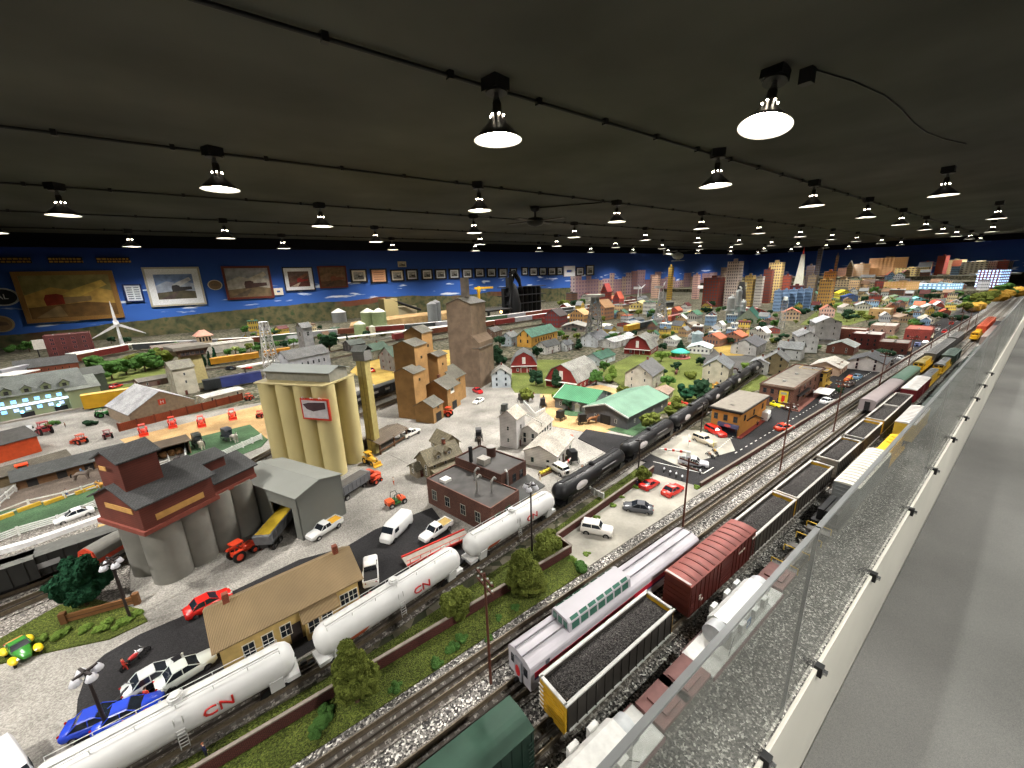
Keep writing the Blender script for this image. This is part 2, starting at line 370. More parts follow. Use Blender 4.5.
# ---------------------------------------------------------------- pictures on the blue wall
def wp(px,py): d=ray(px,py); k=(YW-.02)/d.y; return d.x*k,d.z*k+CAMH
def picture(px0,px1,py0,py1,label,frame,mat=None,art='land',cat='picture',name='framed_picture',group=None,fw=.05):
    cy=(py0+py1)/2; cx=(px0+px1)/2; x0=wp(px0,cy)[0]; x1=wp(px1,cy)[0]; z1=wp(cx,py0)[1]; z0=wp(cx,py1)[1]
    t=T(name,label,cat,((x0+x1)/2,YW-.001,(z0+z1)/2),0,group); W,H=(x1-x0)/2,(z1-z0)/2
    f=MB(); 
    for b in ((-W,W,H-fw,H),(-W,W,-H,-H+fw),(-W,-W+fw,-H+fw,H-fw),(W-fw,W,-H+fw,H-fw)): f.box(b[0],b[1],-.035,0,b[2],b[3],frame)
    f.obj('frame',t); w,h=W-fw,H-fw
    if mat: 
        MB().box(-w,w,-.014,-.002,-h,h,mat).obj('mount_board',t); w*=.74; h*=.7
    a=MB(); Y=-.016
    def poly(pts,c): a.add([(x*w,Y,z*h) for x,z in pts],[tuple(range(len(pts)))],c)
    P={'sunset':[(150,140,84),(206,166,84),(226,190,96),(124,92,50),(150,50,28),(150,124,84)],'train':[(112,134,172),(160,170,188),(196,198,200),(90,84,66),(52,50,52),(88,74,70)],
       'land':[(150,152,156),(176,170,160),(190,180,164),(122,104,76),(78,52,46),(96,84,70)],'red':[(104,84,74),(96,66,50),(140,96,70),(96,50,44),(150,44,38),(190,170,150)],'brown':[(112,88,62),(130,100,72),(120,90,62),(90,64,44),(132,74,52),(70,52,38)],
       'photo':[(170,170,166),(150,150,146),(190,188,180),(100,98,92),(50,48,46),(130,126,118)]}
    if art in P:
        c=[C(q,.5,0,.25,5/W) for q in P[art]]
        poly([(-1,-1),(1,-1),(1,1),(-1,1)],c[0]); Y-=.0006
        poly([(-1,-.9),(1,-.9),(1,.2),(.4,.5),(0,.3),(-.4,.45),(-1,.1)],c[1]); Y-=.0006
        poly([(-.2,.1),(.2,.4),(.8,.75),(.9,.5),(.5,.2),(.1,-.1)],c[2]); Y-=.0006
        poly([(-1,-1),(1,-1),(1,-.42),(.3,-.3),(-1,-.48)],c[3]); Y-=.0006
        ex=-.3 if art=='sunset' else .1
        poly([(ex-.3,-.42),(ex+.12,-.36),(ex+.12,.06),(ex-.02,.14),(ex-.26,.1),(ex-.32,-.1)],c[4]); Y-=.0006
        poly([(ex+.12,-.36),(ex+.75,-.24),(ex+.75,-.02),(ex+.12,-.04)],c[4] if art!='sunset' else c[5]); Y-=.0006
        poly([(-.9,-.96),(-.2,-.96),(ex,-.45),(ex-.08,-.45)],c[5])
    elif art=='sheet':
        poly([(-1,-1),(1,-1),(1,1),(-1,1)],C((226,232,238),.5)); Y-=.0006
        for r in range(6):
            for q in range(2): poly([(-.8+q*.9,.75-r*.28),(-.1+q*.9,.75-r*.28),(-.1+q*.9,.62-r*.28),(-.8+q*.9,.62-r*.28)],C((110,120,132),.6))
    elif art=='orange':
        poly([(-1,-1),(1,-1),(1,1),(-1,1)],C((222,170,132),.6)); Y-=.0006
        for r in range(4): poly([(-.7,.6-r*.38),(.7,.6-r*.38),(.7,.5-r*.38),(-.7,.5-r*.38)],C((150,100,74),.6))
    a.obj('painting' if art not in('sheet','orange') else 'printed_sheet',t); return t
gold=C((150,110,52),.4,.4); redw=C((96,40,26),.5); blk=C((24,24,30),.5); cream=C((222,216,200),.7); wht=C((224,226,228),.7); sil=C((170,166,150),.5)
picture(18,119,271,321,'large gold-framed painting of a red barn-like car under a yellow sunset sky',C((150,112,60),.5,.1),None,'sunset',fw=.06)
picture(124,143,284,302,'small white printed sheet in a dark blue frame between the two largest paintings',C((24,44,96),.5),None,'sheet','sign','framed_notice',fw=.02)
picture(146,203,267,306,'grey-framed train picture with wide white mount board, second painting from the left',sil,wht,'train',fw=.03)
picture(224,272,266,299,'red-framed painting of a dark steam train',redw,None,'land',fw=.04)
picture(274,283,288,295,'small blank white card beside the red-framed painting',cream,None,'none','card','wall_card',fw=.05)
picture(283.5,314,267,291,'white-mounted picture of a red streamlined train',blk,wht,'red',fw=.02)
picture(318.5,347,266,288,'brown unmounted landscape picture right of the red train picture',redw,None,'brown',fw=.03)
picture(350.5,367,269,282.5,'black-framed pale certificate right of the brown landscape picture',blk,cream,'photo',fw=.03)
picture(370.5,387,268.5,283,'orange printed sheet in a dark frame in the picture row',blk,None,'orange','sign','framed_notice',fw=.03)
picture(390.5,404,269.5,281.5,'black-framed pale photograph right of the orange sheet',blk,cream,'photo',fw=.03)
picture(398,406,261.5,267,'small oval-topped plaque hung above the row of photographs',sil,None,'photo','plaque','wall_plaque',fw=.02)
sm=[(406,418,269,280.5),(421.5,432.7,269,280),(435,446.5,269,279.5),(449,459.6,268.5,279),(462,472.5,268.3,278.6),(474.8,484.5,268,277.6),(486.8,496,268,277.3),(498.5,507.6,268,277.2),(510,517,268,277),(521.5,528,267,275.5),(529.4,537.6,267.3,276),(539,546.6,267.3,275.6),(548,556,267.3,275.4),(556.7,562.6,267,275.2),(563.6,574.7,266,276.3),(576,584,267,275.6),(586,594,265,275.4)]
for i,b in enumerate(sm):
    big=i==14
    picture(*b,('blank white poster among the small framed photographs' if big else 'small black-framed photograph on the blue wall, %s right of the orange sheet'%ORD[i+1] if i<15 else ['small photograph just right of the blank white poster','small grey photograph at the far right end of the row'][i-15]),
        wht if big else blk,None if big else wht,'none' if big else 'photo',fw=.12 if big else .035,group='small framed photographs',cat='poster' if big else 'picture',name='white_poster' if big else 'framed_picture')
def plaque(px,py,rx,rz,label,cols,txt=None):
    x,z=wp(px,py); t=T('wall_plaque',label,'plaque',(x,YW-.001,z))
    b=MB(); n=28
    for (k,y,c) in ((1,-.02,cols[0]),(.86,-.026,cols[1])):
        vs=[(rx*k*math.cos(2*PI*i/n),0,rz*k*math.sin(2*PI*i/n)) for i in range(n)]
        b.add(vs+[(a_,y,c_) for a_,_,c_ in vs],[(i,(i+1)%n,n+(i+1)%n,n+i) for i in range(n)]+[tuple(range(n,2*n))],c)
    b.obj('board',t)
    if txt: text(txt,rz*.8,C((230,230,230),.5),t,(0,-.028,0),(PI/2,0,0))
    else: MB().prism([(-rx*.6,-rz*.2),(rx*.6,-rz*.2),(rx*.5,rz*.15),(-rx*.1,rz*.35),(-rx*.5,rz*.1)],-.03,-.026,C((110,90,70),.6)).obj('emblem',t)
plaque(2,297,.17,.13,'oval black sign with a pale rim at the left edge of the blue wall',(C((200,200,200),.4),C((30,34,40),.5)),'AL')
plaque(215,285,.11,.09,'small oval wooden plaque between the train picture and the red-framed painting',(C((196,190,170),.5),C((122,96,70),.6)))
plaque(1,324,.13,.12,'rounded tan plaque low on the blue wall beside the sunset painting',(C((180,160,120),.5),C((150,120,84),.6)))
for i,(a_,b_) in enumerate([(-8,33),(48,84),(96,131)]):
    x0,z1=wp(a_,258); x1,z0=wp(b_,262.5); t=T('lettered_sign','dark sign with %s rows of tiny gold lettering, %s from the left above the pictures'%('two',ORD[i]),'sign',((x0+x1)/2,YW-.055,(z0+z1)/2)); W=(x1-x0)/2; H=.045
    MB().box(-W,W,-.01,0,-H,H,C((20,20,34),.6)).obj('board',t); g=MB()
    for r in (-.5,.4):
        x=-W*.95
        while x<W*.93: l=R_.uniform(.015,.05); g.box(x,x+l,-.012,-.01,H*r-.012,H*r+.012,C((190,140,46),.5)); x+=l+.012
    o=g.obj('lettering',t)
# painted skyline on the wall (flat mural pieces)
g=MB(); R2=random.Random(4)
wl=bpy.data.objects['wall_left']
px=571.
while px<852:
    wdt=R2.uniform(4,9); x0=wp(px,270)[0]; x1=wp(px+wdt,270)[0]
    if x1>XE: break
    top=R2.uniform(270,281) if px<700 else R2.uniform(267,276)
    z1=wp(px,top)[1]; c=R2.choice([(150,122,124),(162,138,138),(140,112,114),(168,150,148),(128,92,92),(156,134,118)])
    g.box(x0,x1,YW-.004,YW,0,z1,WINM(c,(110,88,104),7,9,.45,.5)); px+=wdt*.9
g.obj('painted_skyline',wl)
g=MB(); y=.4
while y<YW-.3:
    wd=R2.uniform(.2,.7); g.box(XE-.004,XE,y,y+wd,0,R2.uniform(.7,1.25),WINM(R2.choice([(176,134,132),(190,150,146),(164,120,116),(196,168,160),(184,150,120)]),(110,88,104),7,9,.45,.5)); y+=wd
g=None
# ---------------------------------------------------------------- clear guard
def clearmat():
    m=bpy.data.materials.new('clear_acrylic'); m.use_nodes=True; nt=m.node_tree; nt.nodes.clear()
    o=nt.nodes.new('ShaderNodeOutputMaterial'); tr=nt.nodes.new('ShaderNodeBsdfTransparent'); gl=nt.nodes.new('ShaderNodeBsdfGlossy'); df=nt.nodes.new('ShaderNodeBsdfDiffuse')
    tr.inputs[0].default_value=(.93,.95,.94,1); gl.inputs['Roughness'].default_value=.04; df.inputs[0].default_value=lin((150,150,142))
    fr=nt.nodes.new('ShaderNodeMath'); fr.operation='MULTIPLY_ADD'; lw=nt.nodes.new('ShaderNodeLayerWeight'); lw.inputs[0].default_value=.5; pw=nt.nodes.new('ShaderNodeMath'); pw.operation='POWER'; pw.inputs[1].default_value=4.; nt.links.new(lw.outputs['Facing'],pw.inputs[0]); nt.links.new(pw.outputs[0],fr.inputs[0]); fr.inputs[1].default_value=.5; fr.inputs[2].default_value=.04; mx=nt.nodes.new('ShaderNodeMixShader'); m2=nt.nodes.new('ShaderNodeMixShader')
    tc=nt.nodes.new('ShaderNodeTexCoord'); ns=nt.nodes.new('ShaderNodeTexNoise'); ns.inputs['Scale'].default_value=3.; nt.links.new(tc.outputs['Object'],ns.inputs[0])
    mr=nt.nodes.new('ShaderNodeMapRange'); mr.inputs[3].default_value=.07; mr.inputs[4].default_value=.16; nt.links.new(ns.outputs[0],mr.inputs[0]); nt.links.new(mr.outputs[0],m2.inputs[0])
    nt.links.new(tr.outputs[0],m2.inputs[1]); nt.links.new(df.outputs[0],m2.inputs[2]); nt.links.new(fr.outputs[0],mx.inputs[0]); nt.links.new(m2.outputs[0],mx.inputs[1]); nt.links.new(gl.outputs[0],mx.inputs[2]); nt.links.new(mx.outputs[0],o.inputs[0]); return m
M_clear=clearmat(); ZP=.40; x=-1.9; i=0
M_edge=C((122,124,124),.3,0,.05,20,.5)
while x<15:
    L=1.3; t=T('clear_guard_panel','clear acrylic guard panel on the layout edge, %s'%('%s in view from the camera'%ORD[i-1] if i>0 else 'beside and behind the camera'),'guard panel',(x,EDGE,0),0,'clear guard panels')
    MB().box(.002,L-.002,-.003,.002,.002,ZP,M_clear).obj('sheet',t); MB().box(.002,L-.002,-.004,.003,ZP,ZP+.004,M_edge).obj('top_edge',t)
    MB().box(-.0006,.0006,-.0034,.0024,.002,ZP,C((170,170,168),.5)).obj('joint_strip',t); x+=L; i+=1
for i,(px,py) in enumerate([(755,748),(811.5,661.7),(869,572),(910,509),(934,469),(953,438),(966,417),(977,398),(985,385),(992,373)]):
    p=at(px,py,0); t=T('panel_clip','small black screw clip holding the clear guard, %s from the camera'%ORD[i],'clip',(p.x,EDGE-.012,-.008),0,'guard panel clips')
    MB().box(-.008,.008,-.006,.012,-.012,.012,M_black).obj('bracket',t); MB().cyl((0,-.006,.002),(0,-.013,.002),.006,M_chrome,n=10).obj('screw',t)
# ---------------------------------------------------------------- ground patches
def patch(name,pts,mat,z,label=None,world=False):
    P=[(Vector((p[0],p[1],0)) if world else at(*p)) for p in pts]
    n=len(P); mb=MB(); vs=[(p.x,p.y,z) for p in P]+[(p.x,p.y,0) for p in P]
    mb.add(vs,[tuple(range(n))]+[(i,(i+1)%n,n+(i+1)%n,n+i) for i in range(n)],mat); return struct(mb,name,label)
patch('gravel_yard',[(-2.2,.74),(1.45,.9),(1.95,1.2),(2.3,1.6),(2.2,2.4),(1.2,3.1),(0,3.2),(-2.2,3.2)],M_gravel,.0012,'pale gravel around the silos',True)
patch('asphalt_lot',[(70,790),(78,700),(88,670),(105,655),(140,635),(180,618),(205,605),(300,560),(345,548),(375,530),(432,508),(460,545),(470,560),(330,640),(60,800)],M_asph,.0024,'dark asphalt car park behind the white tank cars')
patch('grass_verge',[(-1.,.625),(.70,.625),(.72,.70),(-1.,.70)],M_grass,.006,'mown green verge in front of the brick wall',True)
patch('grass_bank',[(-1.,.708),(-1,.745),(.2,.755),(.7,.81),(1.3,.90),(1.32,.84),(.72,.772),(.70,.708)],M_grass,.005,'green bank between brick wall and tank cars',True)
patch('parking_lot',[(.70,.632),(.72,.765),(1.33,.832),(1.43,.86),(1.62,.645),(1.6,.632)],M_conc,.0062,'concrete car park beside the main line',True)
patch('main_street',[(1.36,.658),(1.3,.9),(1.6,.93),(1.95,.83),(2.6,.84),(3.6,.85),(6,.86),(11,.84),(11,.60),(6,.615),(4,.632),(2.2,.65)],M_asph,.0064,'dark asphalt main street through town',True)
patch('crossing_road',[(648,463),(606,453),(578,439),(586,430),(620,436),(648,441),(684,455),(700,468),(690,478),(660,474)],M_asph,.0050,'asphalt road over the level crossing')
patch('shed_lawn',[(606,430),(640,438),(664,428),(650,420)],M_dkgrass,.0036,'green strip before the green-roofed sheds')
patch('corner_lot',[(650,455),(672,430),(700,432),(730,440),(735,452),(700,462),(685,470)],M_conc,.0068)
patch('yard_soil',[(395,395),(470,370),(455,350),(370,352),(350,372)],M_field,.0026,'straw coloured field behind the elevators')
patch('front_soil',[(545,425),(600,435),(640,420),(660,400),(600,385),(540,395)],M_sand,.0028)
patch('lawn_main',[(595,372),(640,352),(690,350),(760,372),(775,385),(700,408),(655,415),(640,395)],M_lawn,.0030,'green lawns around the farmhouses')
patch('lawn_barn',[(500,372),(540,360),(580,360),(560,395),(515,393)],M_lawn,.0032)
patch('lawn_far',[(830,300),(880,290),(900,310),(850,325),(800,325)],M_lawn,.0030)
patch('dry_field',[(713,348),(742,343),(765,348),(742,356),(722,356)],M_field,.0038,'dry golden field by the side road')
patch('side_road',[(700,350),(735,345),(765,362),(755,375),(705,372)],M_asph2,.0034)
patch('riding_pen',[(0,505),(25,480),(90,462),(118,462),(122,485),(0,512)],M_soil,.0030,'brown riding pen inside the white fence')
patch('pen_verge',[(-30,545),(-30,520),(118,484),(122,500),(0,545)],M_dkgrass,.0034,'green strip beside the riding pen')
patch('buggy_lawn',[(183,475),(188,440),(250,425),(268,440),(262,447),(200,472)],M_dkgrass,.0036,'green patch with parked buggies')
patch('sandy_lot',[(120,440),(262,405),(268,440),(210,438),(185,452),(150,460)],M_sand,.0030,'sandy lot before the farm dealer')
patch('farm_lot',[(-60,500),(0,400),(130,400),(180,470),(60,500)],M_gravel,.0024,'grey farm yard')
patch('park_lawn',[(45,392),(110,372),(190,360),(190,376),(100,392)],M_lawn,.0030)
patch('left_verge',[(0,640),(60,606),(95,600),(140,610),(148,622),(110,640),(40,655),(0,665)],M_grass,.0044,'grass verge by the wooden fence')
patch('left_track_bed',[(-60,660),(-60,560),(130,500),(130,600),(60,610),(0,640)],M_bed,.0036)
patch('town_gravel',[(380,450),(470,395),(500,380),(560,395),(545,440),(500,430),(420,470)],M_gravel,.0020)
def dashes(pts,label,name,w=.004,l=.02,gap=.05,z=.0070,col=(210,208,200)):
    mb=MB()
    for a,b in zip(pts,pts[1:]):
        a=Vector(a);b=Vector(b);d=(b-a);n=d.length;d.normalize();e=Vector((-d.y,d.x));s=0
        while s<n:
            q=a+d*s; r=a+d*min(n,s+l); mb.add([(q.x-e.x*w/2,q.y-e.y*w/2,z),(r.x-e.x*w/2,r.y-e.y*w/2,z),(r.x+e.x*w/2,r.y+e.y*w/2,z),(q.x+e.x*w/2,q.y+e.y*w/2,z)],[(0,1,2,3)],C(col,.8)); s+=gap
    o=mb.obj(name); o['kind']='structure'; return o
dashes([(1.75,.705),(3.2,.70),(9.,.68)],'','street_markings')
dashes([(1.47,.70),(1.40,.92)],'','stop_line',l=.2,gap=.3); dashes([(1.47,.70),(1.55,.70)],'','stop_line',l=.2,gap=.3)
dashes([(1.62,.76),(1.95,.80)],'','street_markings',w=.005,l=.01,gap=.022)
for a_ in ((1.83,.78),(1.85,.78)): pass
# ---------------------------------------------------------------- walls and kerbs
def lowwall(pts,h,th,label,name='brick_wall',mat=None,cap=(128,118,108)):
    mat=mat or BRICK((74,38,32)); t=T(name,label,'wall',(pts[0][0],pts[0][1],0)); o=Vector(pts[0]).to_2d()
    b=MB(); c=MB()
    for a_,b_ in zip(pts,pts[1:]):
        a2=Vector(a_)-o; b2=Vector(b_)-o; d=(b2-a2); n=d.length; an=math.atan2(d.y,d.x); M=Matrix.Translation((a2.x,a2.y,0))@Matrix.Rotation(an,4,'Z')
        b.box(0,n,-th/2,th/2,0,h,mat,M); c.box(-.002,n+.002,-th/2-.0005,th/2+.0005,h,h+.003,C(cap,.8),M)
    b.obj('wall_body',t); c.obj('coping',t); return t
lowwall([(-1.,.704),(.72,.704),(.72,.768),(1.33,.838)],.030,.006,'long low brick retaining wall with pale coping between the verge and the tank cars')
lowwall([(1.36,.655),(2.2,.648),(4,.63),(8.8,.60)],.022,.006,'low brick kerb wall with pale coping between the main street and the main line')
# ---------------------------------------------------------------- tracks
def spline(pts,step=.02):
    P=[Vector((p[0],p[1])) for p in pts]; P=[P[0]*2-P[1]]+P+[P[-1]*2-P[-2]]; out=[]
    for i in range(1,len(P)-2):
        n=max(2,int((P[i+1]-P[i]).length/step))
        for k in range(n):
            t=k/n; a,b,c,d=P[i-1:i+3]; out.append(.5*((2*b)+(c-a)*t+(2*a-5*b+4*c-d)*t*t+(3*b-a-3*c+d)*t**3))
    out.append(P[-2]); return out
class Path:
    def __init__(s,pts,step=.03):
        s.p=spline(pts,step); s.s=[0.]
        for a,b in zip(s.p,s.p[1:]): s.s.append(s.s[-1]+(b-a).length)
    def at(s,d):
        d=min(max(d,0),s.s[-1]-1e-6); import bisect
        i=min(bisect.bisect_right(s.s,d)-1,len(s.p)-2); a,b=s.p[i],s.p[i+1]; t=(d-s.s[i])/max(1e-9,s.s[i+1]-s.s[i])
        return a+(b-a)*t, math.atan2((b-a).y,(b-a).x)
    def near(s,x,y=None):
        return min(range(len(s.p)),key=lambda i:abs(s.p[i].x-x)+(abs(s.p[i].y-y) if y is not None else 0))
    def sx(s,x): return s.s[s.near(x)]
RZ=.020; M_tie=C((100,92,82),.8)
def ribbon(mb,P,offs,z0,z1,m):
    """closed box-section strip between two lateral offsets"""
    rings=[]
    for i,p in enumerate(P):
        a=P[max(0,i-1)]; b=P[min(len(P)-1,i+1)]; d=(b-a).normalized(); n=Vector((-d.y,d.x))
        q0=p+n*offs[0]; q1=p+n*offs[1]; rings.append([(q0.x,q0.y,z0),(q1.x,q1.y,z0),(q1.x,q1.y,z1),(q0.x,q0.y,z1)])
    mb.loft(rings,m,False)
def track(path,label,bed=True,ties=True,name='railway_track',z=0.,dark=False,nt=320):
    p0=path.p[0]; t=T(name,label,'railway track',(0,0,z))
    if bed: b=MB(); ribbon(b,path.p,(-.030,.030),.004,.0070,M_bed); b.obj('track_bed',t)
    b=MB(); n=int(path.s[-1]/.021)
    for k in range(min(n,nt) if ties else 0):
        q,a=path.at(k*.021); M=Matrix.Translation((q.x,q.y,0))@Matrix.Rotation(a,4,'Z'); b.box(-.005,.005,-.026,.026,.0055,.0078,C((84,78,72),.9),M)
    if n and ties: o=b.obj('sleepers',t); o['kind']='stuff'
    for off,m in ((-.0165,M_rail),(.0165,M_rail),(0,C((70,64,58),.6,.3))):
        b=MB(); ribbon(b,path.p,(off-.0020,off+.0020),.0078,.0100,M_tie); ribbon(b,path.p,(off-.0010,off+.0010),.0100,(RZ if off else RZ-.004),m); b.obj('rail',t)
    return t
T1=Path([(-1.2,.586),(1.2,.572),(3,.56),(6,.535),(14,.50)],.1); T2=Path([(-1.2,.49),(3,.475),(8,.45),(14,.44)],.1)
T3=Path([(-1.2,.392),(1,.385),(3,.372),(8,.365),(14,.36)],.1); T4=Path([(-1.2,.285),(1,.278),(3,.27),(8,.27),(14,.27)],.1)
TM=Path([(-1.4,.77),(-.6,.775),(0,.79),(.2,.805),(.43,.84),(.83,.888),(1.4,.965),(2.05,1.05),(2.94,1.2),(4.28,1.40),(5.72,1.67),(7.5,1.98),(10,2.6)])
TL=Path([tuple(at(*p)[:2]) for p in ((-60,645),(12,612),(55,594),(105,570),(150,543),(250,478),(355,420),(410,397),(480,372))])
TL2=Path([tuple(at(*p)[:2]) for p in ((-60,622),(0,600),(60,577),(115,551),(250,466),(355,410),(410,388),(480,362))])
Y1=Path([tuple(at(*p)[:2]) for p in ((190,393),(240,383),(295,370),(340,358),(430,342),(500,332),(560,322),(620,312),(680,306))],.1)
Y2=Path([tuple(at(*p)[:2]) for p in ((100,388),(200,372),(300,358),(335,352),(430,336),(500,326),(560,317),(640,306))],.1)
Y3=Path([tuple(at(*p)[:2]) for p in ((0,382),(70,366),(140,352),(250,345),(340,336),(430,329),(500,321),(560,313),(640,303))],.1)
YD=Path([tuple(at(*p)[:2]) for p in ((500,362),(560,349),(620,335),(660,325),(700,315))],.1)
track(T1,'inner main line track nearest the green verge'); track(T2,'track under the silver passenger cars'); track(T3,'track under the coal hoppers and the boxcar'); track(T4,'track nearest the clear guard, under the flatcars')
track(TM,'curved track under the white and black tank cars'); track(TL,'curved track beside the red grain elevator'); track(TL2,'track under the long dark train at the left')
track(Y1,'yard track in front of the long trains',nt=200); track(Y2,'middle yard track under the pale-roofed cars',nt=0); track(Y3,'rear yard track by the backdrop',nt=0); track(YD,'branch track below the yellow depot',nt=100)
# ================================================================ rolling stock (x along the track, z=0 at rail top)
_tk={}
def trucks(t,L,det=True,y=.021):
    for sx in (-1,1):
        b=MB(); x=sx*(L/2-.05)
        for sy in (-1,1): b.prism([(x-.026,.006),(x+.026,.006),(x+.02,.014),(x+.008,.018),(x-.008,.018),(x-.02,.014)],sy*y-.002,sy*y+.002,M_black)
        b.box(x-.006,x+.006,-y,y,.008,.016,M_black); o=b.obj('truck',t)
        if det:
            for wx in (-.016,.016):
                for sy in (-1,1):
                    MB().cyl((x+wx,sy*.0165-.002,.0095),(x+wx,sy*.0165+.003,.0095),.0095,C((60,52,46),.4,.7),n=14).obj('wheel',o)
    for sx in (-1,1): MB().box(min(sx*L/2,sx*(L/2+.012)),max(sx*L/2,sx*(L/2+.012)),-.003,.003,.012,.019,M_black).obj('coupler',t)
def place_on(t,path,s,z=RZ,flip=False):
    q,a=path.at(s); t.location=(q.x,q.y,z); t.rotation_euler=(0,0,a+(PI if flip else 0))
def car(label,cat='railway car',name='railway_car',group=None): return T(name,label,cat,(0,0,0),0,group)
def tank_car(label,L,white=True,det=True,group=None,near=False):
    t=car(label,'tank car','tank_car',group); body=C((206,206,204),.45,0,.06,20,.5) if white else C((19,19,22),.45,0,.1,20,.4)
    r=.0335; zc=.018+r; hl=L/2-.006
    MB().lathe([(0,-hl),(r*.55,-hl+.003),(r*.85,-hl+.011),(r,-hl+.024),(r,hl-.024),(r*.85,hl-.011),(r*.55,hl-.003),(0,hl)],body,(0,0,zc),28,'x').obj('tank',t)
    for s in (-1,1):
        b=MB(); x=s*(L/2-.045); b.prism([(-.028,.012),(.028,.012),(.034,zc-.01),(-.034,zc-.01)],x-.012,x+.012,body,axis='x')
        xe=s*(L/2-.004); b.box(min(xe,xe-s*.035),max(xe,xe-s*.035),-.022,.022,.010,.019,body); b.obj('saddle',t)
    m=C((206,206,202),.4) if white else C((44,44,46),.4)
    b=MB(); b.box(-L*.42,L*.42,-.006,.006,zc+r-.0005,zc+r+.002,m)
    b.obj('roof_walk',t)
    b=MB(); b.cyl((0,0,zc+r-.003),(0,0,zc+r+.009),.011,body,n=18); b.cyl((0,0,zc+r+.009),(0,0,zc+r+.012),.008,m,n=14); 
    b.obj('hatch_dome',t)
    if det:
        for sy in (-1,1):
            b=MB(); b.tube([(-L*.42,sy*.016,zc+r+.004),(L*.42,sy*.016,zc+r+.004)],.0007,m,5)
            for k in range(7): x=-L*.42+k*L*.14; b.cyl((x,sy*.0155,zc+r-.006),(x,sy*.016,zc+r+.004),.0007,m,n=5)
            b.obj('handrail',t)
        for sy in (-1,1):
            b=MB()
            for s in (-1,1):
                for xx in (-.006,.006): b.cyl((.03*s*0+xx+s*0,sy*(r+.003),.012),(xx,sy*(r*.78+.004),zc+r*.7),.0008,m,n=5)
            for k in range(6): b.cyl((-.006,sy*(r+.003),.018+k*.007),(.006,sy*(r+.003),.018+k*.007),.0007,m,n=5)
            b.obj('ladder',t)
    trucks(t,L,det)
    for sy in ((-1,1) if near else (-1,)):
        rt=(PI/2,0,0) if sy<0 else (PI/2,0,PI)
        if white:
            text('CN',.026,C((186,44,40),.5),t,(sy*-.055,sy*(r+.0015),zc+.004),rt,'emblem',.0012,sx=1.25)
            # rust-coloured diagonal stripe near the end
            b=MB(); vs=[]
            for i in range(7):
                a_=(-.55+i*.13); vs.append((-L*.36+i*.004,sy*(r+.0006)*math.cos(a_),zc+(r+.0006)*math.sin(a_)))
            ws=[(x+.045,y,z) for x,y,z in vs]; b.add(vs+ws,[(i,i+1,8+i,7+i) for i in range(3)],C((170,84,50),.6)); b.obj('stripe',t)
        else:
            n=18; rr=r+.0008; vs=[(.10+.034*math.cos(2*PI*i/n)*-1,sy*math.cos(.25*math.sin(2*PI*i/n))*rr,zc+math.sin(.25*math.sin(2*PI*i/n)+.12)*rr*1.0) for i in range(n)]
            vs=[]
            for i in range(n): th=.42*math.sin(2*PI*i/n)+.15; vs.append((-L*.24+.034*math.cos(2*PI*i/n),sy*math.cos(th)*rr,zc+math.sin(th)*rr))
            b=MB(); b.add(vs+[(-L*.24,sy*math.cos(.15)*(rr+.0008),zc+math.sin(.15)*rr)],[(i,(i+1)%n,n) for i in range(n)],C((206,200,198),.5)); b.obj('emblem',t)
            b=MB()
            for q in range(2): 
                th0,th1=.35-q*.5,.47-q*.5; x0=L*.06-q*.0; b.add([(x0,sy*math.cos(th0)*rr,zc+math.sin(th0)*rr),(x0+.10-q*.04,sy*math.cos(th0)*rr,zc+math.sin(th0)*rr),(x0+.10-q*.04,sy*math.cos(th1)*rr,zc+math.sin(th1)*rr),(x0,sy*math.cos(th1)*rr,zc+math.sin(th1)*rr)],[(0,1,2,3)],C((150,148,148),.5))
            b.obj('marking',t)
    return t
def roof_prof(hw,z,rise,n=8): return [(-hw+2*hw*i/n, z+rise*math.sin(PI*i/n)) for i in range(n+1)]
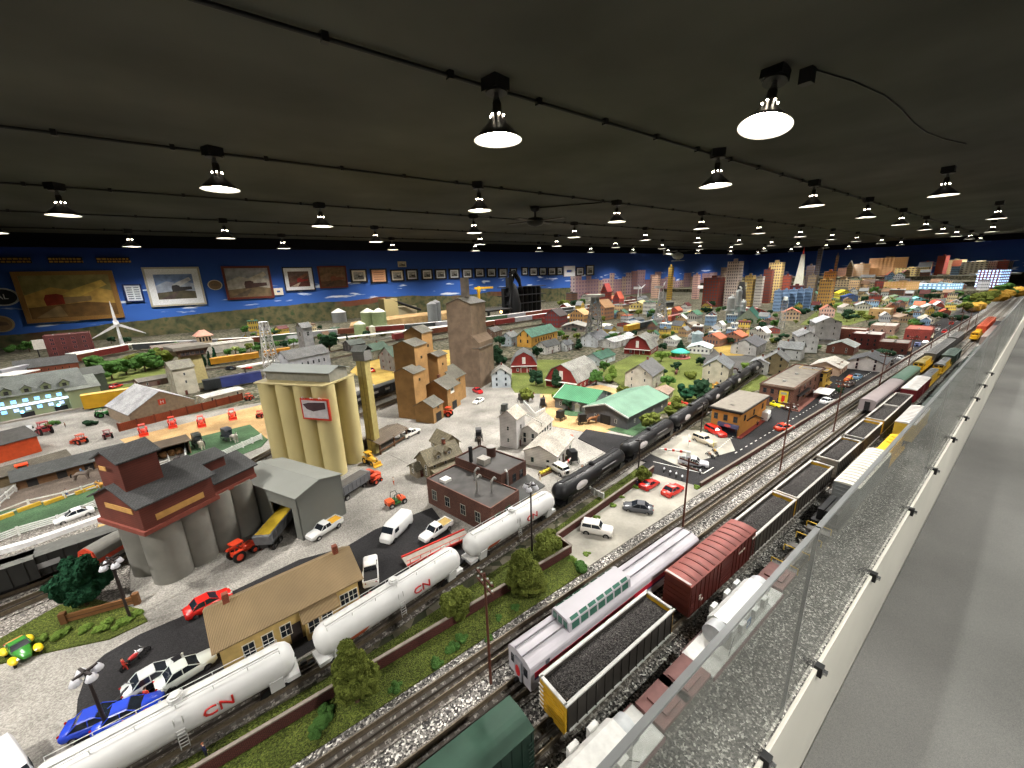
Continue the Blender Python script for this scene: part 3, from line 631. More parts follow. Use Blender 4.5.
def box_car(label,L,col,roofc=None,hw=.0325,H=.088,det=True,group=None,ribs=True,door=True,name='boxcar',cat='boxcar',ribroof=True,flatroof=False):
    t=car(label,cat,name,group); m=C(col,.55,0,.12,25); rm=C(roofc or col,.55,0,.15,25)
    b=MB(); b.box(-L/2,L/2,-hw,hw,.014,H,m)
    if ribs:
        n=int(L/.02)
        for i in range(n+1):
            x=-L/2+.004+i*(L-.008)/n
            if door and abs(x)<.03: continue
            for sy in (-1,1): b.box(x-.0012,x+.0012,min(sy*hw,sy*(hw+.0014)),max(sy*hw,sy*(hw+.0014)),.016,H-.001,m)
    for s in (-1,1):
        for k in range(5): b.box(min(s*L/2,s*(L/2+.0012)),max(s*L/2,s*(L/2+.0012)),-hw+.004,hw-.004,.024+k*.013,.027+k*.013,m)
    b.obj('body',t)
    b=MB(); pr=[(-hw-.001,H-.002)]+roof_prof(hw+.001,H,.003 if flatroof else .005)+[(hw+.001,H-.002)]; b.prism(pr,-L/2-.001,L/2+.001,rm,axis='x',smooth=False)
    if ribroof:
        n=int(L/.026)
        for i in range(1,n): x=-L/2+i*L/n; b.prism([(y,z+.0016) for y,z in roof_prof(hw-.002,H,.003 if flatroof else .005)]+[(hw-.002,H-.001),(-hw+.002,H-.001)],x-.0030,x+.0030,C(tuple(k*.82 for k in (roofc or col)),.6),axis='x')
    b.obj('roof',t)
    if door:
        for sy in (-1,1):
            b=MB(); y0=sy*hw; y1=sy*(hw+.002); b.box(-.027,.027,min(y0,y1),max(y0,y1),.018,H-.006,m)
            for k in range(6): y2=sy*(hw+.0032); b.box(-.025,.025,min(y1,y2),max(y1,y2),.024+k*.009,.0265+k*.009,m)
            b.obj('door',t)
    if det:
        for (x,sy) in ((-L/2+.008,-1),(L/2-.008,1),(-L/2+.008,1),(L/2-.008,-1)):
            b=MB()
            for k in range(7): b.cyl((x-.005,sy*(hw+.0025),.02+k*.009),(x+.005,sy*(hw+.0025),.02+k*.009),.0007,m,n=5)
            b.obj('ladder',t)
    trucks(t,L,det); return t
def hopper(label,L,side,frame,end,det=True,group=None,open_=True,H=.080,hw=.0325):
    t=car(label,'coal car','coal_hopper',group); m=C(side,.6,0,.15,25); fm=C(frame,.55); em=C(end,.5)
    b=MB()
    for sy in (-1,1):
        y0,y1=sy*(hw-.002),sy*hw; b.box(-L/2+.004,L/2-.004,min(y0,y1),max(y0,y1),.018,H,m)
        n=int(L/.024)
        for i in range(n+1): x=-L/2+.006+i*(L-.012)/n; y2=sy*(hw+.002); b.box(x-.0012,x+.0012,min(y1,y2),max(y1,y2),.018,H,m)
    b.box(-L/2+.02,L/2-.02,-hw+.002,hw-.002,.02,.03,m)
    b.obj('side',t)
    for s in (-1,1):
        b=MB(); b.box(min(s*(L/2-.006),s*L/2),max(s*(L/2-.006),s*L/2),-hw,hw,.02,H,em)
        for k in range(4): b.box(min(s*L/2,s*(L/2+.0016)),max(s*L/2,s*(L/2+.0016)),-hw+.003,hw-.003,.028+k*.012,.031+k*.012,em)
        b.box(min(s*(L/2-.03),s*L/2),max(s*(L/2-.03),s*L/2),-.03,.03,.014,.02,em); b.obj('end_panel',t)
    b=MB()
    for sy in (-1,1): b.box(-L/2,L/2,sy*hw-.003,sy*hw+.003,H,H+.0035,fm)
    for s in (-1,1): b.box(s*(L/2-.003)-.003,s*(L/2-.003)+.003,-hw,hw,H,H+.0035,fm)
    for sy in (-1,1): b.box(-L/2,L/2,sy*(hw+.001)-.0015,sy*(hw+.001)+.0015,.017,.020,fm)
    b.obj('top_rail',t)
    # heaped coal
    b=MB(); nx,ny=int(L/.008),9; vs=[]
    for i in range(nx+1):
        for j in range(ny+1):
            x=-L/2+.006+(L-.012)*i/nx; y=-hw+.002+(2*hw-.004)*j/ny; e=min(1,min(j,ny-j)/2,min(i,nx-i)/3); vs.append((x,y,H-.009+.006*e+.0025*MN.noise(Vector((x*90,y*90,L)))))
    b.add(vs,[(i*(ny+1)+j,(i+1)*(ny+1)+j,(i+1)*(ny+1)+j+1,i*(ny+1)+j+1) for i in range(nx) for j in range(ny)],GROUND('coal',[(44,42,42),(60,57,56),(80,77,75),(104,101,98)],500,.8)if 'coal' not in bpy.data.materials else bpy.data.materials['coal'],True)
    o=b.obj('coal_load',t)
    if det:
        b=MB()
        for k in range(6): b.box(-L/2-.003,-L/2-.0015,hw-.012,hw,.02+k*.010,.022+k*.010,C((225,225,222),.5))
        b.obj('grab_rail',t)
    trucks(t,L,det); return t
def coach(label,L,col,dome=False,stripe=None,det=True,name='passenger_car',winrow=True,round_=True,roofc=None):
    t=car(label,'passenger car',name); m=C(col,.5,.0,.08,12,.5); hw=.035; H=.068
    prof=[(-hw,.012),(-hw,H-.004)]+[(-hw*math.cos(PI*i/10),H-.004+.012*math.sin(PI*i/10)) for i in range(1,10)]+[(hw,H-.004),(hw,.012)]
    b=MB(); b.prism(prof,-L/2,L/2,m,axis='x'); b.obj('body',t)
    if roofc:
        b=MB(); b.prism([(-hw*1.01,H-.003)]+[(-hw*1.01*math.cos(PI*i/10),H-.003+.013*math.sin(PI*i/10)) for i in range(1,10)]+[(hw*1.01,H-.003)],-L/2-.001,L/2+.001,C(roofc,.5),axis='x'); b.obj('roof',t)
    if dome:
        b=MB()
        for k in (-.012,.012): b.box(-L/2,L/2,k-.0006,k+.0006,H+.0085,H+.0125,C((120,118,122),.5))
        b.obj('roof_seam',t)
        d0,d1=-.19,.01; g=C((70,110,96),.1,0,.1,30,.7)
        d=T('dome_frame',None,None); d.parent=t
        b=MB(); b.prism([(-.027,H+.002),(-.025,H+.026),(-.018,H+.031),(.018,H+.031),(.025,H+.026),(.027,H+.002)],d0,d1,m,axis='x'); b.obj('dome_shell',t)
        b=MB(); 
        nwin=7
        for i in range(nwin):
            x0=d0+.008+i*(d1-d0-.012)/nwin; x1=x0+(d1-d0-.012)/nwin-.005
            for sy in (-1,1):
                b.add([(x0,sy*.0272,H+.007),(x1,sy*.0272,H+.007),(x1,sy*.0258,H+.023),(x0,sy*.0258,H+.023)],[(0,1,2,3)],g)
                b.add([(x0,sy*.0245,H+.0275),(x1,sy*.0245,H+.0275),(x1,sy*.0185,H+.0318),(x0,sy*.0185,H+.0318)],[(0,1,2,3)],g)
        for s,x in ((-1,d0-.0004),(1,d1+.0004)):
            for k in (-1,0,1): b.add([(x,k*.016-.006,H+.008),(x,k*.016+.006,H+.008),(x,k*.015+.006,H+.025),(x,k*.015-.006,H+.025)],[(0,1,2,3)],g)
        b.obj('dome_window',t)
        bpy.data.objects.remove(d)
    if stripe:
        for sy in (-1,1):
            b=MB(); y0,y1=sy*hw,sy*(hw+.0006); b.box(-L/2+.01,L/2-.01,min(y0,y1),max(y0,y1),.040,.052,C(stripe[0],.4)); b.box(-L/2+.01,L/2-.01,min(y0,y1),max(y0,y1),.034,.039,C(stripe[1],.4)); b.obj('stripe',t)
    if winrow:
        n=int(L/.032)
        for sy in (-1,1):
            for i in range(n):
                x=-L/2+.02+i*(L-.04)/(n-1); y0,y1=sy*hw,sy*(hw+.0009); MB().box(x-.009,x+.009,min(y0,y1),max(y0,y1),.042,.055,M_glass).obj('window',t)
    b=MB(); s=-1; b.box(-L/2-.004,-L/2,-.011,.011,.014,.062,C((150,150,156),.4) if dome else M_dark); b.obj('end_door',t)
    if dome:
        n=20; vs=[(-L/2-.0046,.0075*math.cos(2*PI*i/n),.036+.013*math.sin(2*PI*i/n)) for i in range(n)]; b=MB(); b.add(vs,[tuple(range(n))],C((190,36,40),.5)); b.obj('emblem',t)
        for sy in (-1,1): MB().box(-L/2-.0008,-L/2,min(sy*.014,sy*.026),max(sy*.014,sy*.026),.036,.056,M_glass).obj('end_window',t)
    trucks(t,L,det); return t
def diesel(label,L,col,hood=(120,120,122),det=True,flip=False):
    t=car(label,'locomotive','diesel_locomotive'); m=C(col,.5); hm=C(hood,.55)
    b=MB(); b.box(-L/2,L/2,-.03,.03,.016,.024,m); b.obj('frame',t)
    b=MB(); b.box(-L*.24,L*.46,-.02,.02,.024,.072,m); b.prism(roof_prof(.021,.072,.004),-L*.24,L*.46,hm,axis='x'); b.obj('hood',t)
    b=MB(); b.box(-L*.40,-L*.24,-.028,.028,.024,.070,m); b.prism([(-.029,.070),(-.018,.080),(.018,.080),(.029,.070)],-L*.41,-L*.235,hm,axis='x'); b.obj('cab',t)
    MB().box(-L*.48,-L*.40,-.018,.018,.024,.05,m,tx=0).obj('nose',t)
    for sy in (-1,1): MB().box(-L*.37,-L*.27,min(sy*.028,sy*.0288),max(sy*.028,sy*.0288),.052,.064,M_glass).obj('cab_window',t)
    for y in (-.013,.013): MB().box(-L*.4-.0008,-L*.4,y-.009,y+.009,.056,.067,M_glass).obj('windshield',t)
    for k in range(3): MB().cyl((L*(.1+k*.12),0,.074),(L*(.1+k*.12),0,.079),.012,hm,n=14).obj('roof_fan',t)
    b=MB(); yy=C((214,180,60),.5)
    for sy in (-1,1):
        b.tube([(-L*.2,sy*.029,.042),(L*.48,sy*.029,.042)],.0008,yy,5)
        for k in range(8): x=-L*.2+k*L*.68/7; b.cyl((x,sy*.029,.024),(x,sy*.029,.042),.0008,yy,n=5)
    b.obj('handrail',t); MB().prism([(-L*.12,.005),(L*.12,.005),(L*.14,.016),(-L*.14,.016)],-.024,.024,M_dark).obj('fuel_tank',t)
    trucks(t,L,det); return t
# --- white tank cars
c1=T
for i,(x,L) in enumerate([(-.185,.375),(.232,.385),(.64,.37)]):
    t=tank_car(['long white tank car at the bottom left corner beside the car park','white tank car behind the big round tree, middle of the three white ones','white tank car coupled to the first black tank car'][i],L,True,True,near=True)
    place_on(t,TM,TM.sx(x))
s=TM.sx(.64)+.185+.018; LB=.435
for i in range(13):
    t=tank_car('glossy black tank car with a white oval emblem, %s behind the white tank cars'%ORD[i],LB,False,i<4)
    place_on(t,TM,s+LB/2); s+=LB+.02
# --- track 2
t=coach('silver dome passenger car with green dome windows and red and blue side stripes',.60,(176,172,178),True,((178,32,52),(34,40,90)),True,'dome_passenger_car',False); place_on(t,T2,T2.sx(.632))
MB().box(-.262,-.252,-.0362,-.0352,.052,.062,C((90,90,96),.5)).obj('marking',t)
def at_px(px,py,z): p=at(px,py,z); return p.x
x0=at_px(865,412,.03)
t=coach('weathered grey streamlined coach behind the silver dome car on the same track',.68,(150,140,140),False,None,True,'passenger_car'); place_on(t,T2,T2.sx(x0+.34))
t=coach('dark green old coach beyond the grey coach',.50,(88,104,92),False,None,True,'passenger_car',roofc=(84,118,100)); place_on(t,T2,T2.sx(x0+.34+.62))
t=diesel('yellow diesel locomotive beyond the dark green coach',.42,(206,164,34),(150,130,50)); place_on(t,T2,T2.sx(x0+.34+1.12))
for i in range(3):
    t=box_car('dark grey covered car on the second track, %s beyond the yellow locomotive'%ORD[i],.5,(96,94,92),(104,104,102),det=False,door=False); place_on(t,T2,T2.sx(x0+1.98+i*.53))
# --- track 3
t=box_car('dark green boxcar at the bottom edge of the photo',.34,(28,52,42),(46,74,60),ribroof=False,H=.094); place_on(t,T3,T3.sx(.150))
hA=hopper('hopper car full of coal with white top rails, between green and red boxcars',.322,(58,54,50),(200,198,194),(200,156,40)); place_on(hA,T3,T3.sx(.512))
t=box_car('oxide red ribbed boxcar between the two coal cars',.325,(88,38,32),(140,70,62),H=.098); place_on(t,T3,T3.sx(.864))
for k,(x_,z_) in enumerate(((.07,.070),(.082,.070),(.095,.071),(-.12,.05),(-.12,.042),(-.11,.035))): MB().box(x_-.004,x_+.004,-.0345,-.0335,z_,z_+.005,C((206,196,186),.6)).obj('marking',t)
MB().box(-.1642,-.158,-.031,.031,.1022,.1034,C((196,180,176),.6)).obj('roof_end_strip',t)
xs=[1.062,1.378,1.724,2.064,2.405,2.73,3.05]
for i in range(6):
    L=xs[i+1]-xs[i]-.014
    t=hopper('open hopper car of dark coal with pale top rails, %s beyond the red boxcar'%ORD[i],L,(72,66,60),(190,186,180),(200,156,40) if i in(0,1,3,4) else (120,116,110),det=i<3); place_on(t,T3,T3.sx((xs[i]+xs[i+1])/2))
t=box_car('dark red boxcar with a bright white roof beyond the coal cars',.42,(110,34,38),(232,228,224),det=False,ribroof=False); place_on(t,T3,T3.sx(3.28))
for i in range(2):
    t=diesel('yellow and grey diesel locomotive on the third track, %s beyond the white-roofed car'%ORD[i],.44,(206,164,44),(120,122,124)); place_on(t,T3,T3.sx(3.74+i*.47))
t=box_car('small dark green covered car beyond the two yellow and grey locomotives',.4,(70,84,76),(90,110,100),det=False); place_on(t,T3,T3.sx(4.65))
# --- track 4 : flatcars
def flat_base(t,L,deck,side,hw=.034,z=.020):
    b=MB(); b.box(-L/2,L/2,-hw,hw,z,z+.004,deck); b.box(-L/2,L/2,-hw*.5,hw*.5,.010,z,side)
    for sy in (-1,1): b.box(-L/2,L/2,sy*hw-.0015,sy*hw+.0015,z-.006,z+.004,side)
    b.obj('deck',t)
def transformer(label,x,cols=(206,206,204)):
    t=T('transformer_load',label,'machine',(0,0,0)); m=C(cols,.45); g=C((186,188,190),.4)
    b=MB(); b.prism([(-.026,.0),(.026,.0),(.026,.046),(.014,.058),(-.014,.058),(-.026,.046)],-.085,.085,m,axis='x'); b.obj('casing',t)
    b=MB(); b.cyl((-.085,0,.036),(-.112,0,.036),.022,g,n=18); b.obj('end_drum',t); MB().cyl((.085,0,.036),(.108,0,.036),.022,g,n=18).obj('end_drum',t)
    for k in (-.05,.01,.055):
        for sy in (-1,1): MB().box(k-.010,k+.010,min(sy*.026,sy*.034),max(sy*.026,sy*.034),.03,.052,m).obj('side_box',t)
    MB().box(-.025,.003,-.0272,-.026,.012,.032,C((70,110,160),.5)).obj('blue_panel',t)
    n=16; MB().add([(-.011+.006*math.cos(2*PI*i/n),-.0275,.022+.006*math.sin(2*PI*i/n)) for i in range(n)],[tuple(range(n))],C((200,214,224),.5)).obj('emblem',t)
    b=MB()
    for sy in (-1,1):
        for s in (-1,1): b.cyl((s*.10,sy*.030,.001),(s*.06,sy*.024,.04),.0006,M_black,n=4)
    b.obj('tie_down',t); return t
def heavy_flat(label,x,load,l2,cols=(206,206,204)):
    t=car(label,'flatcar','heavy_flatcar'); flat_base(t,.33,C((216,214,210),.6),C((120,84,84),.6))
    for s in (-1,1):
        b=MB(); b.box(min(s*.168,s*.255),max(s*.168,s*.255),-.029,.029,.022,.030,C((120,82,78),.7)); b.box(min(s*.19,s*.235),max(s*.19,s*.235),-.02,.02,.030,.034,C((120,82,78),.7)); b.obj('end_deck',t); trucks(t,.51,True); place_on(t,T4,T4.sx(x))
    if load: l=transformer(l2,x,cols); q,a=T4.at(T4.sx(x)); l.location=(q.x,q.y,RZ+.0243); l.rotation_euler=(0,0,a)
heavy_flat('white-decked heavy flatcar with brown end decks at the bottom edge of the photo',.265,True,'white and grey machine casing tied on the flatcar at the bottom edge',(214,212,208))
heavy_flat('white-decked heavy flatcar with brown end decks beside the red boxcar',.775+.01,True,'grey machine casing with a small blue panel tied on a flatcar beside the red boxcar')
def skel(label,x,L=.26,gray=True):
    t=car(label,'flatcar','skeleton_flatcar'); b=MB(); b.box(-L/2,L/2,-.010,.010,.014,.022,C((96,92,88),.6))
    for s in (-1,0,1): b.box(s*L*.42-.012,s*L*.42+.012,-.030,.030,.018,.023,C((96,92,88),.6))
    b.obj('spine',t)
    for s in (-1,-.35,.35,1):
        b=MB(); x_=s*L*.42; b.tube([(x_,-.030,.022),(x_,-.030,.040),(x_,.030,.040),(x_,.030,.022)],.0014,C((206,170,50),.5),6); b.obj('yellow_stanchion',t)
    trucks(t,L,True); place_on(t,T4,T4.sx(x)); return t
skel('low spine flatcar with yellow stanchions seen through the clear guard',1.18,.30)
t=car('dark flatcar piled with black pipes beside the red boxcar end','flatcar','loaded_flatcar'); flat_base(t,.15,M_dark,M_black); trucks(t,.16,True); place_on(t,T4,T4.sx(1.42))
l=T('pipe_bundle','stack of black blocks on the short dark flatcar','freight load',(0,0,0)); q,a=T4.at(T4.sx(1.42)); l.location=(q.x,q.y,RZ+.0243); l.rotation_euler=(0,0,a)
for k in range(3): MB().box(-.06,.06,-.026+k*.018,-.011+k*.018,0,.035,M_black).obj('block',l)
t=box_car('grey covered hopper with a white ribbed roof beside the first coal hoppers',.40,(128,130,130),(214,210,198),H=.092,hw=.033,door=False); place_on(t,T4,T4.sx(1.72)); 
t=diesel('yellow locomotive with a low nose seen through the clear guard',.34,(226,176,40),(226,176,40)); place_on(t,T4,T4.sx(2.13))
t=box_car('white ribbed-roof car with yellow ends beyond the yellow locomotive behind the guard',.34,(214,180,70),(208,204,200),H=.095,hw=.033,door=False); place_on(t,T4,T4.sx(2.50))
def girder(label,x,L=.5,col=(104,118,112)):
    t=car(label,'flatcar','flatcar'); flat_base(t,L,C(col,.6),M_dark); trucks(t,L,False)
    b=MB()
    for k in range(int(L/.03)): b.box(-L/2+.008+k*.03,-L/2+.012+k*.03,-.032,.032,.024,.028,C((140,146,142),.6))
    b.obj('deck_rib',t); place_on(t,T4,T4.sx(x))
for i in range(5): girder('grey-green empty flatcar behind the clear guard, %s beyond the white ribbed-roof car'%ORD[i],3.0+i*.55)
for i in range(4):
    col=[(178,160,152),(170,146,140),(90,80,84),(186,176,168)][i]
    t=box_car('%s boxcar far down the guard-side track, %s of four'%(['pale pinkish','dusty pink','dark purple-grey','cream'][i],ORD[i]),.5,col,col,det=False); place_on(t,T4,T4.sx(6.0+i*.55))
# far red + yellow pair on track 2/3
x_=at_px(985,330,.03)
t=diesel('small yellow locomotive leading the orange-red car near the far trees',.45,(206,160,30),(200,150,30)); place_on(t,T3,T3.sx(6.35))
for i in range(2):
    t=box_car('orange-red covered car behind the far yellow locomotive, %s of two'%ORD[i],.62,(206,84,52),(226,112,80),det=False); place_on(t,T3,T3.sx(6.95+i*.66))
# --- left trains
def gondola_train(path,s0,n,L,label,side,load,group=None,z=RZ):
    s=s0
    for i in range(n):
        t=car(label%ORD[i],'hopper car','long_hopper_car'); b=MB(); m=C(side,.6,0,.15,20)
        b.box(-L/2,L/2,-.03,.03,.016,.078,m)
        for k in range(int(L/.03)): 
            for sy in (-1,1): x=-L/2+.01+k*.03; b.box(x-.001,x+.001,sy*.031-.001,sy*.031+.001,.018,.078,m)
        b.obj('body',t); MB().prism([(-.031,.078),(-.02,.084),(.02,.084),(.031,.078)],-L/2,L/2,C(load,.75),axis='x').obj('roof',t)
        b=MB()
        for k in range(3): b.box(-L/2+.03+k*L*.3,-L/2+.075+k*L*.3,-.0325,-.0312,.040,.056,C((150,150,150),.5))
        b.obj('marking',t); trucks(t,L,False); q,a=path.at(s); t.location=(q.x,q.y,z); t.rotation_euler=(0,0,a); s+=L+.015
sl=TL2.s[TL2.near(at(60,577).x,at(60,577).y)]
gondola_train(TL2,sl-.36,3,.36,'long dark grey hopper car behind the round dark tree, %s from the left',(40,40,38),(92,92,88))
gondola_train(TL2,TL2.s[TL2.near(at(360,408).x,at(360,408).y)]-.1,3,.36,'black hopper car between the cream silos and the tan elevator, %s from the left',(26,26,28),(62,62,60))
t=car('rounded grey and orange-red caboose-like hopper beside the red elevator','tank car','rounded_hopper'); b=MB(); b.prism([(-.029,.018),(-.029,.055)]+[(-.029*math.cos(PI*i/10),.055+.022*math.sin(PI*i/10)) for i in range(1,10)]+[(.029,.055),(.029,.018)],-.10,.10,C((122,120,114),.5),axis='x',smooth=False); b.obj('body',t)
b=MB(); b.prism([(-.030,.022),(-.030,.05),(-.029*math.cos(.6),.055+.022*math.sin(.6)),(0,.079),(.029*math.cos(.6),.055+.022*math.sin(.6)),(.03,.05),(.03,.022)],-.104,-.1,C((196,66,40),.5),axis='x'); b.obj('end_panel',t)
b=MB(); b.box(-.1,.1,-.0305,-.029,.03,.042,C((196,66,40),.5)); b.obj('side_band',t); trucks(t,.2,True); p=at(140,552); place_on(t,TL,TL.s[TL.near(p.x,p.y)])
# yard trains
cols=[((120,44,40),'dark red'),((206,160,44),'yellow'),((110,60,40),'brown'),((60,64,66),'dark grey'),((196,96,56),'orange'),((150,150,156),'pale grey'),((60,90,66),'green'),((40,60,120),'blue')]
def freight(path,s0,s1,L,where,white_top=None,seq=None,z=0):
    s=s0; i=0; base={}
    while s+L<s1:
        c,nm=cols[(seq or [0,1,2,3,4,5])[i%len(seq or [0]*6)]]; rt=white_top if white_top and i%4 else tuple(min(255,k*.7+70) for k in c)
        tn='pale-topped' if white_top and i%4 else 'plain'; base[nm+tn]=base.get(nm+tn,0)+1
        t=box_car('%s %s freight car %s, %s such from the left'%(tn,nm,where,ORD[min(base[nm+tn]-1,15)]),L-.012,c,rt,det=False,ribs=False,ribroof=False,name='freight_car',cat='freight car')
        q,a=path.at(s+L/2); t.location=(q.x,q.y,RZ+z); t.rotation_euler=(0,0,a); s+=L; i+=1
freight(Y2,Y2.s[-1]*.30,Y2.s[-1],.46,'on the middle yard track',(226,222,216),[0,2,3,2,0,5])
freight(Y3,0,Y3.s[-1],.5,'on the rear yard track',(220,216,210),[5,2,0,3,5,2,6])
freight(Y1,Y1.s[-1]*.52,Y1.s[-1],.42,'on the front yard track',None,[0,1,3,4,5,0,2])
freight(YD,YD.s[-1]*.45,YD.s[-1]*.98,.36,'below the yellow depot',None,[1,3,5,4,0,6])
def single(px0,py0,px1,py1,col,label,top=None,H=.085,cat='boxcar',name='boxcar',z=0,ribs=False):
    a=at(px0,py0); b=at(px1,py1); L=(b-a).length; t=box_car(label,L,col,top,det=False,ribs=ribs,ribroof=ribs,name=name,cat=cat,H=H); c=(a+b)/2
    t.location=(c.x,c.y,z+.004); t.rotation_euler=(0,0,ang(a,b)); return t
single(86,411,141,402,(196,150,30),'yellow-ochre boxcar behind the green-fronted building',(206,166,60),.11)
single(211,366,259,359,(206,146,36),'orange-yellow passenger car near the little cypress trees',None,.075)
single(222,389,262,382,(52,62,120),'dark blue boxcar behind the cream silos',(40,48,90),.09)
single(205,392,222,389,(40,44,46),'black boxcar left of the dark blue one',(50,54,56),.09)
single(265,358,290,354,(200,140,36),'yellow freight car right of the white lattice tower',None,.075)
# ================================================================ vegetation
def leafmat(c):
    key=('leaf',tuple(c))
    if key in _M: return _M[key]
    m,t=newmat('foliage_%d_%d_%d'%tuple(c),.95,0,.1)
    v=t.ramp(t.noise(140,4),[(.3,tuple(k*.45 for k in c)),(.5,c),(.68,tuple(min(255,k*1.35+8) for k in c))]); t.base(v); t.bump(t.noise(220,3),.8,.002); _M[key]=m; return m
def leaves(mb,cs,m,n,size,rng):
    for _ in range(n):
        c,r=rng.choice(cs); d=Vector((rng.gauss(0,1),rng.gauss(0,1),rng.gauss(0,1))).normalized(); p=Vector(c)+d*r*rng.uniform(.85,1.15)
        a=Vector((rng.gauss(0,1),rng.gauss(0,1),rng.gauss(0,1))).normalized()*size; b=a.cross(d).normalized()*size*.8
        mb.add([p-a,p+b,p+a*.9,p-b*.8],[(0,1,2,3)],m)
def tree_proto(col,kind,seed,det):
    """unit-height tree (height 1), returned as crown+trunk meshes"""
    g=random.Random(seed); m=leafmat(col); crown=MB(); trunk=MB(); tm=C((82,64,46),.9)
    if kind=='round': cs=[((g.uniform(-.24,.24),g.uniform(-.24,.24),.6+g.uniform(-.25,.22)),g.uniform(.12,.19)) for _ in range(14 if det<2 else 34)]; top=.5
    elif kind=='oval': cs=[((g.uniform(-.2,.2)*(1-k/30),g.uniform(-.2,.2)*(1-k/30),.22+.7*k/26+g.uniform(-.05,.05)),.17-.09*k/26) for k in range(26)]; top=.35
    elif kind=='spire': cs=[((g.uniform(-.02,.02),g.uniform(-.02,.02),.12+.8*k/9),.14-.10*k/9) for k in range(10)]; top=.2
    else: cs=[((g.uniform(-.4,.4),g.uniform(-.4,.4),.3+g.uniform(-.12,.2)),g.uniform(.2,.32)) for _ in range(9)]; top=.2
    for i,(c,r) in enumerate(cs): crown.blob(c,r*(.92 if det>1 else 1),m,(3 if det>1 else 2) if det else 1,.42 if det>1 else .3,seed+i)
    if det>1:
        for k,(c,r) in enumerate(list(cs)*7):
            d=Vector((g.gauss(0,1),g.gauss(0,1),g.gauss(0,1))).normalized(); crown.blob(tuple(Vector(c)+d*r*.95),r*g.uniform(.22,.4),m,2,.5,k)
    if det: leaves(crown,cs,m,12000 if det>1 else 500,.014 if det>1 else .026,g)
    if kind!='bush':
        trunk.cyl((0,0,0),(0,0,top),.035,tm,.022,n=8)
        for k in range(3 if det else 0): a=k*2.1; trunk.cyl((0,0,top*.7),(.12*math.cos(a),.12*math.sin(a),top+.12),.016,tm,.008,n=6)
    return crown.mesh('crown'),(trunk.mesh('trunk') if kind!='bush' else None)
_TP={}
GR={'dark':(28,50,32),'green':(58,88,40),'olive':(80,88,36),'bright':(88,110,46),'deep':(26,60,40),'autumn':(150,116,44),'pale':(140,150,90)}
def tree(px,py,h,label,col='green',kind='round',det=0,wide=1.,seed=None,cat='tree',name=None,world=None,z=0,group=None):
    seed=seed if seed is not None else (int(px*7+py)%3 if not det else int(px+py)); key=(col,kind,seed,det)
    if key not in _TP: _TP[key]=tree_proto(GR[col],kind,seed,det)
    c,tr=_TP[key]; p=world if world else at(px,py)
    name=name or ('tree' if kind in('round','oval') else 'cypress_tree' if kind=='spire' else 'bush'); cat='bush' if kind=='bush' else cat
    t=T(name,label,cat,(p[0],p[1],z),(px*1.7)%6,group); t.scale=(h*wide,h*wide,h)
    for me,n in ((c,'crown' if kind!='bush' else 'foliage'),(tr,'trunk')):
        if me: o=bpy.data.objects.new(n,me); COL.objects.link(o); o.parent=t
    return t
tree(358,703,.150,'bushy olive-green tree on the bank in front of the middle white tank car','olive','oval',2,1.02)
tree(457,618,.085,'small round olive tree on the bank under the white tank car end','olive','round',2,1.1)
tree(524,597,.145,'full olive-green tree at the end of the brick wall, nearest the white four-wheel drive','olive','oval',2,1.15)
tree(548,556,.07,'low bushy tree behind the full olive tree on the bank','olive','round',2,1.4)
tree(643,484,.075,'small round tree at the corner of the concrete car park by the crossing','olive','round',2,1.0)
tree(88,606,.150,'big dark green round tree beside the two street lamps at the left','deep','round',2,.86)
B=0
def bushes(lst,where,col='green',h=.03):
    for i,(px,py,hh) in enumerate(lst): tree(px,py,hh,'low leafy plant %s, %s from the left'%(where,ORD[i]),col,'bush',1,1.3)
bushes([(318,732,.022),(327,718,.025),(395,690,.018),(437,665,.02),(452,650,.022),(462,640,.02),(488,640,.014),(500,620,.014),(515,610,.016),(583,570,.03)],'on the verge below the brick wall','green')
bushes([(572,563,.02),(587,556,.016)],'at the foot of the full olive tree','bright')
bushes([(588,527,.018),(597,519,.016),(612,507,.018),(622,499,.016),(634,488,.02)],'along the bank behind the concrete car park','bright')
bushes([(18,648,.02),(40,642,.022),(62,636,.024),(84,632,.022),(104,629,.024),(122,625,.026),(136,616,.022)],'in front of the wooden fence at the left','bright')
bushes([(697,489,.02),(735,466,.01),(660,535,.006),(742,509,.008),(828,412,.008)],'poking out of the ballast','bright')
# generic trees: (px,py,pxheight,colour,kind,near what)
def treesh(lst):
    for px,py,ph,col,kind,lab in lst:
        p=at(px,py); h=ph*depth(p)/F; tree(px,py,h,lab,col,kind,1 if ph>14 else 0,1.25 if kind!='spire' else 1.)
nm={'dark':'dark green','green':'green','olive':'olive green','bright':'light green','deep':'deep green','autumn':'ochre','pale':'pale green'}
def L_(lst,where):
    treesh([(a,b,c,d,e,'%s %s %s, plant %s from the left'%(nm[d],{'round':'tree','oval':'tall tree','spire':'cypress','bush':'bush'}[e],where,i+1) if len(lst)>12 else '%s %s %s, %s from the left'%(nm[d],{'round':'tree','oval':'tall tree','spire':'cypress','bush':'bush'}[e],where,ORD[i])) for i,(a,b,c,d,e) in enumerate(lst)])
L_([(528,402,15,'olive','round'),(556,404,14,'bright','round'),(567,410,13,'dark','round')],'in front of the green metal roofs')
L_([(650,432,22,'olive','round'),(675,420,26,'olive','oval')],'beside the green-roofed sheds')
L_([(685,401,18,'deep','round'),(698,400,22,'dark','round'),(704,404,18,'dark','round'),(720,396,13,'dark','round')],'on the lawn left of the black tank cars')
L_([(440,372,17,'dark','round'),(497,364,20,'dark','oval')],'behind the tan elevator')
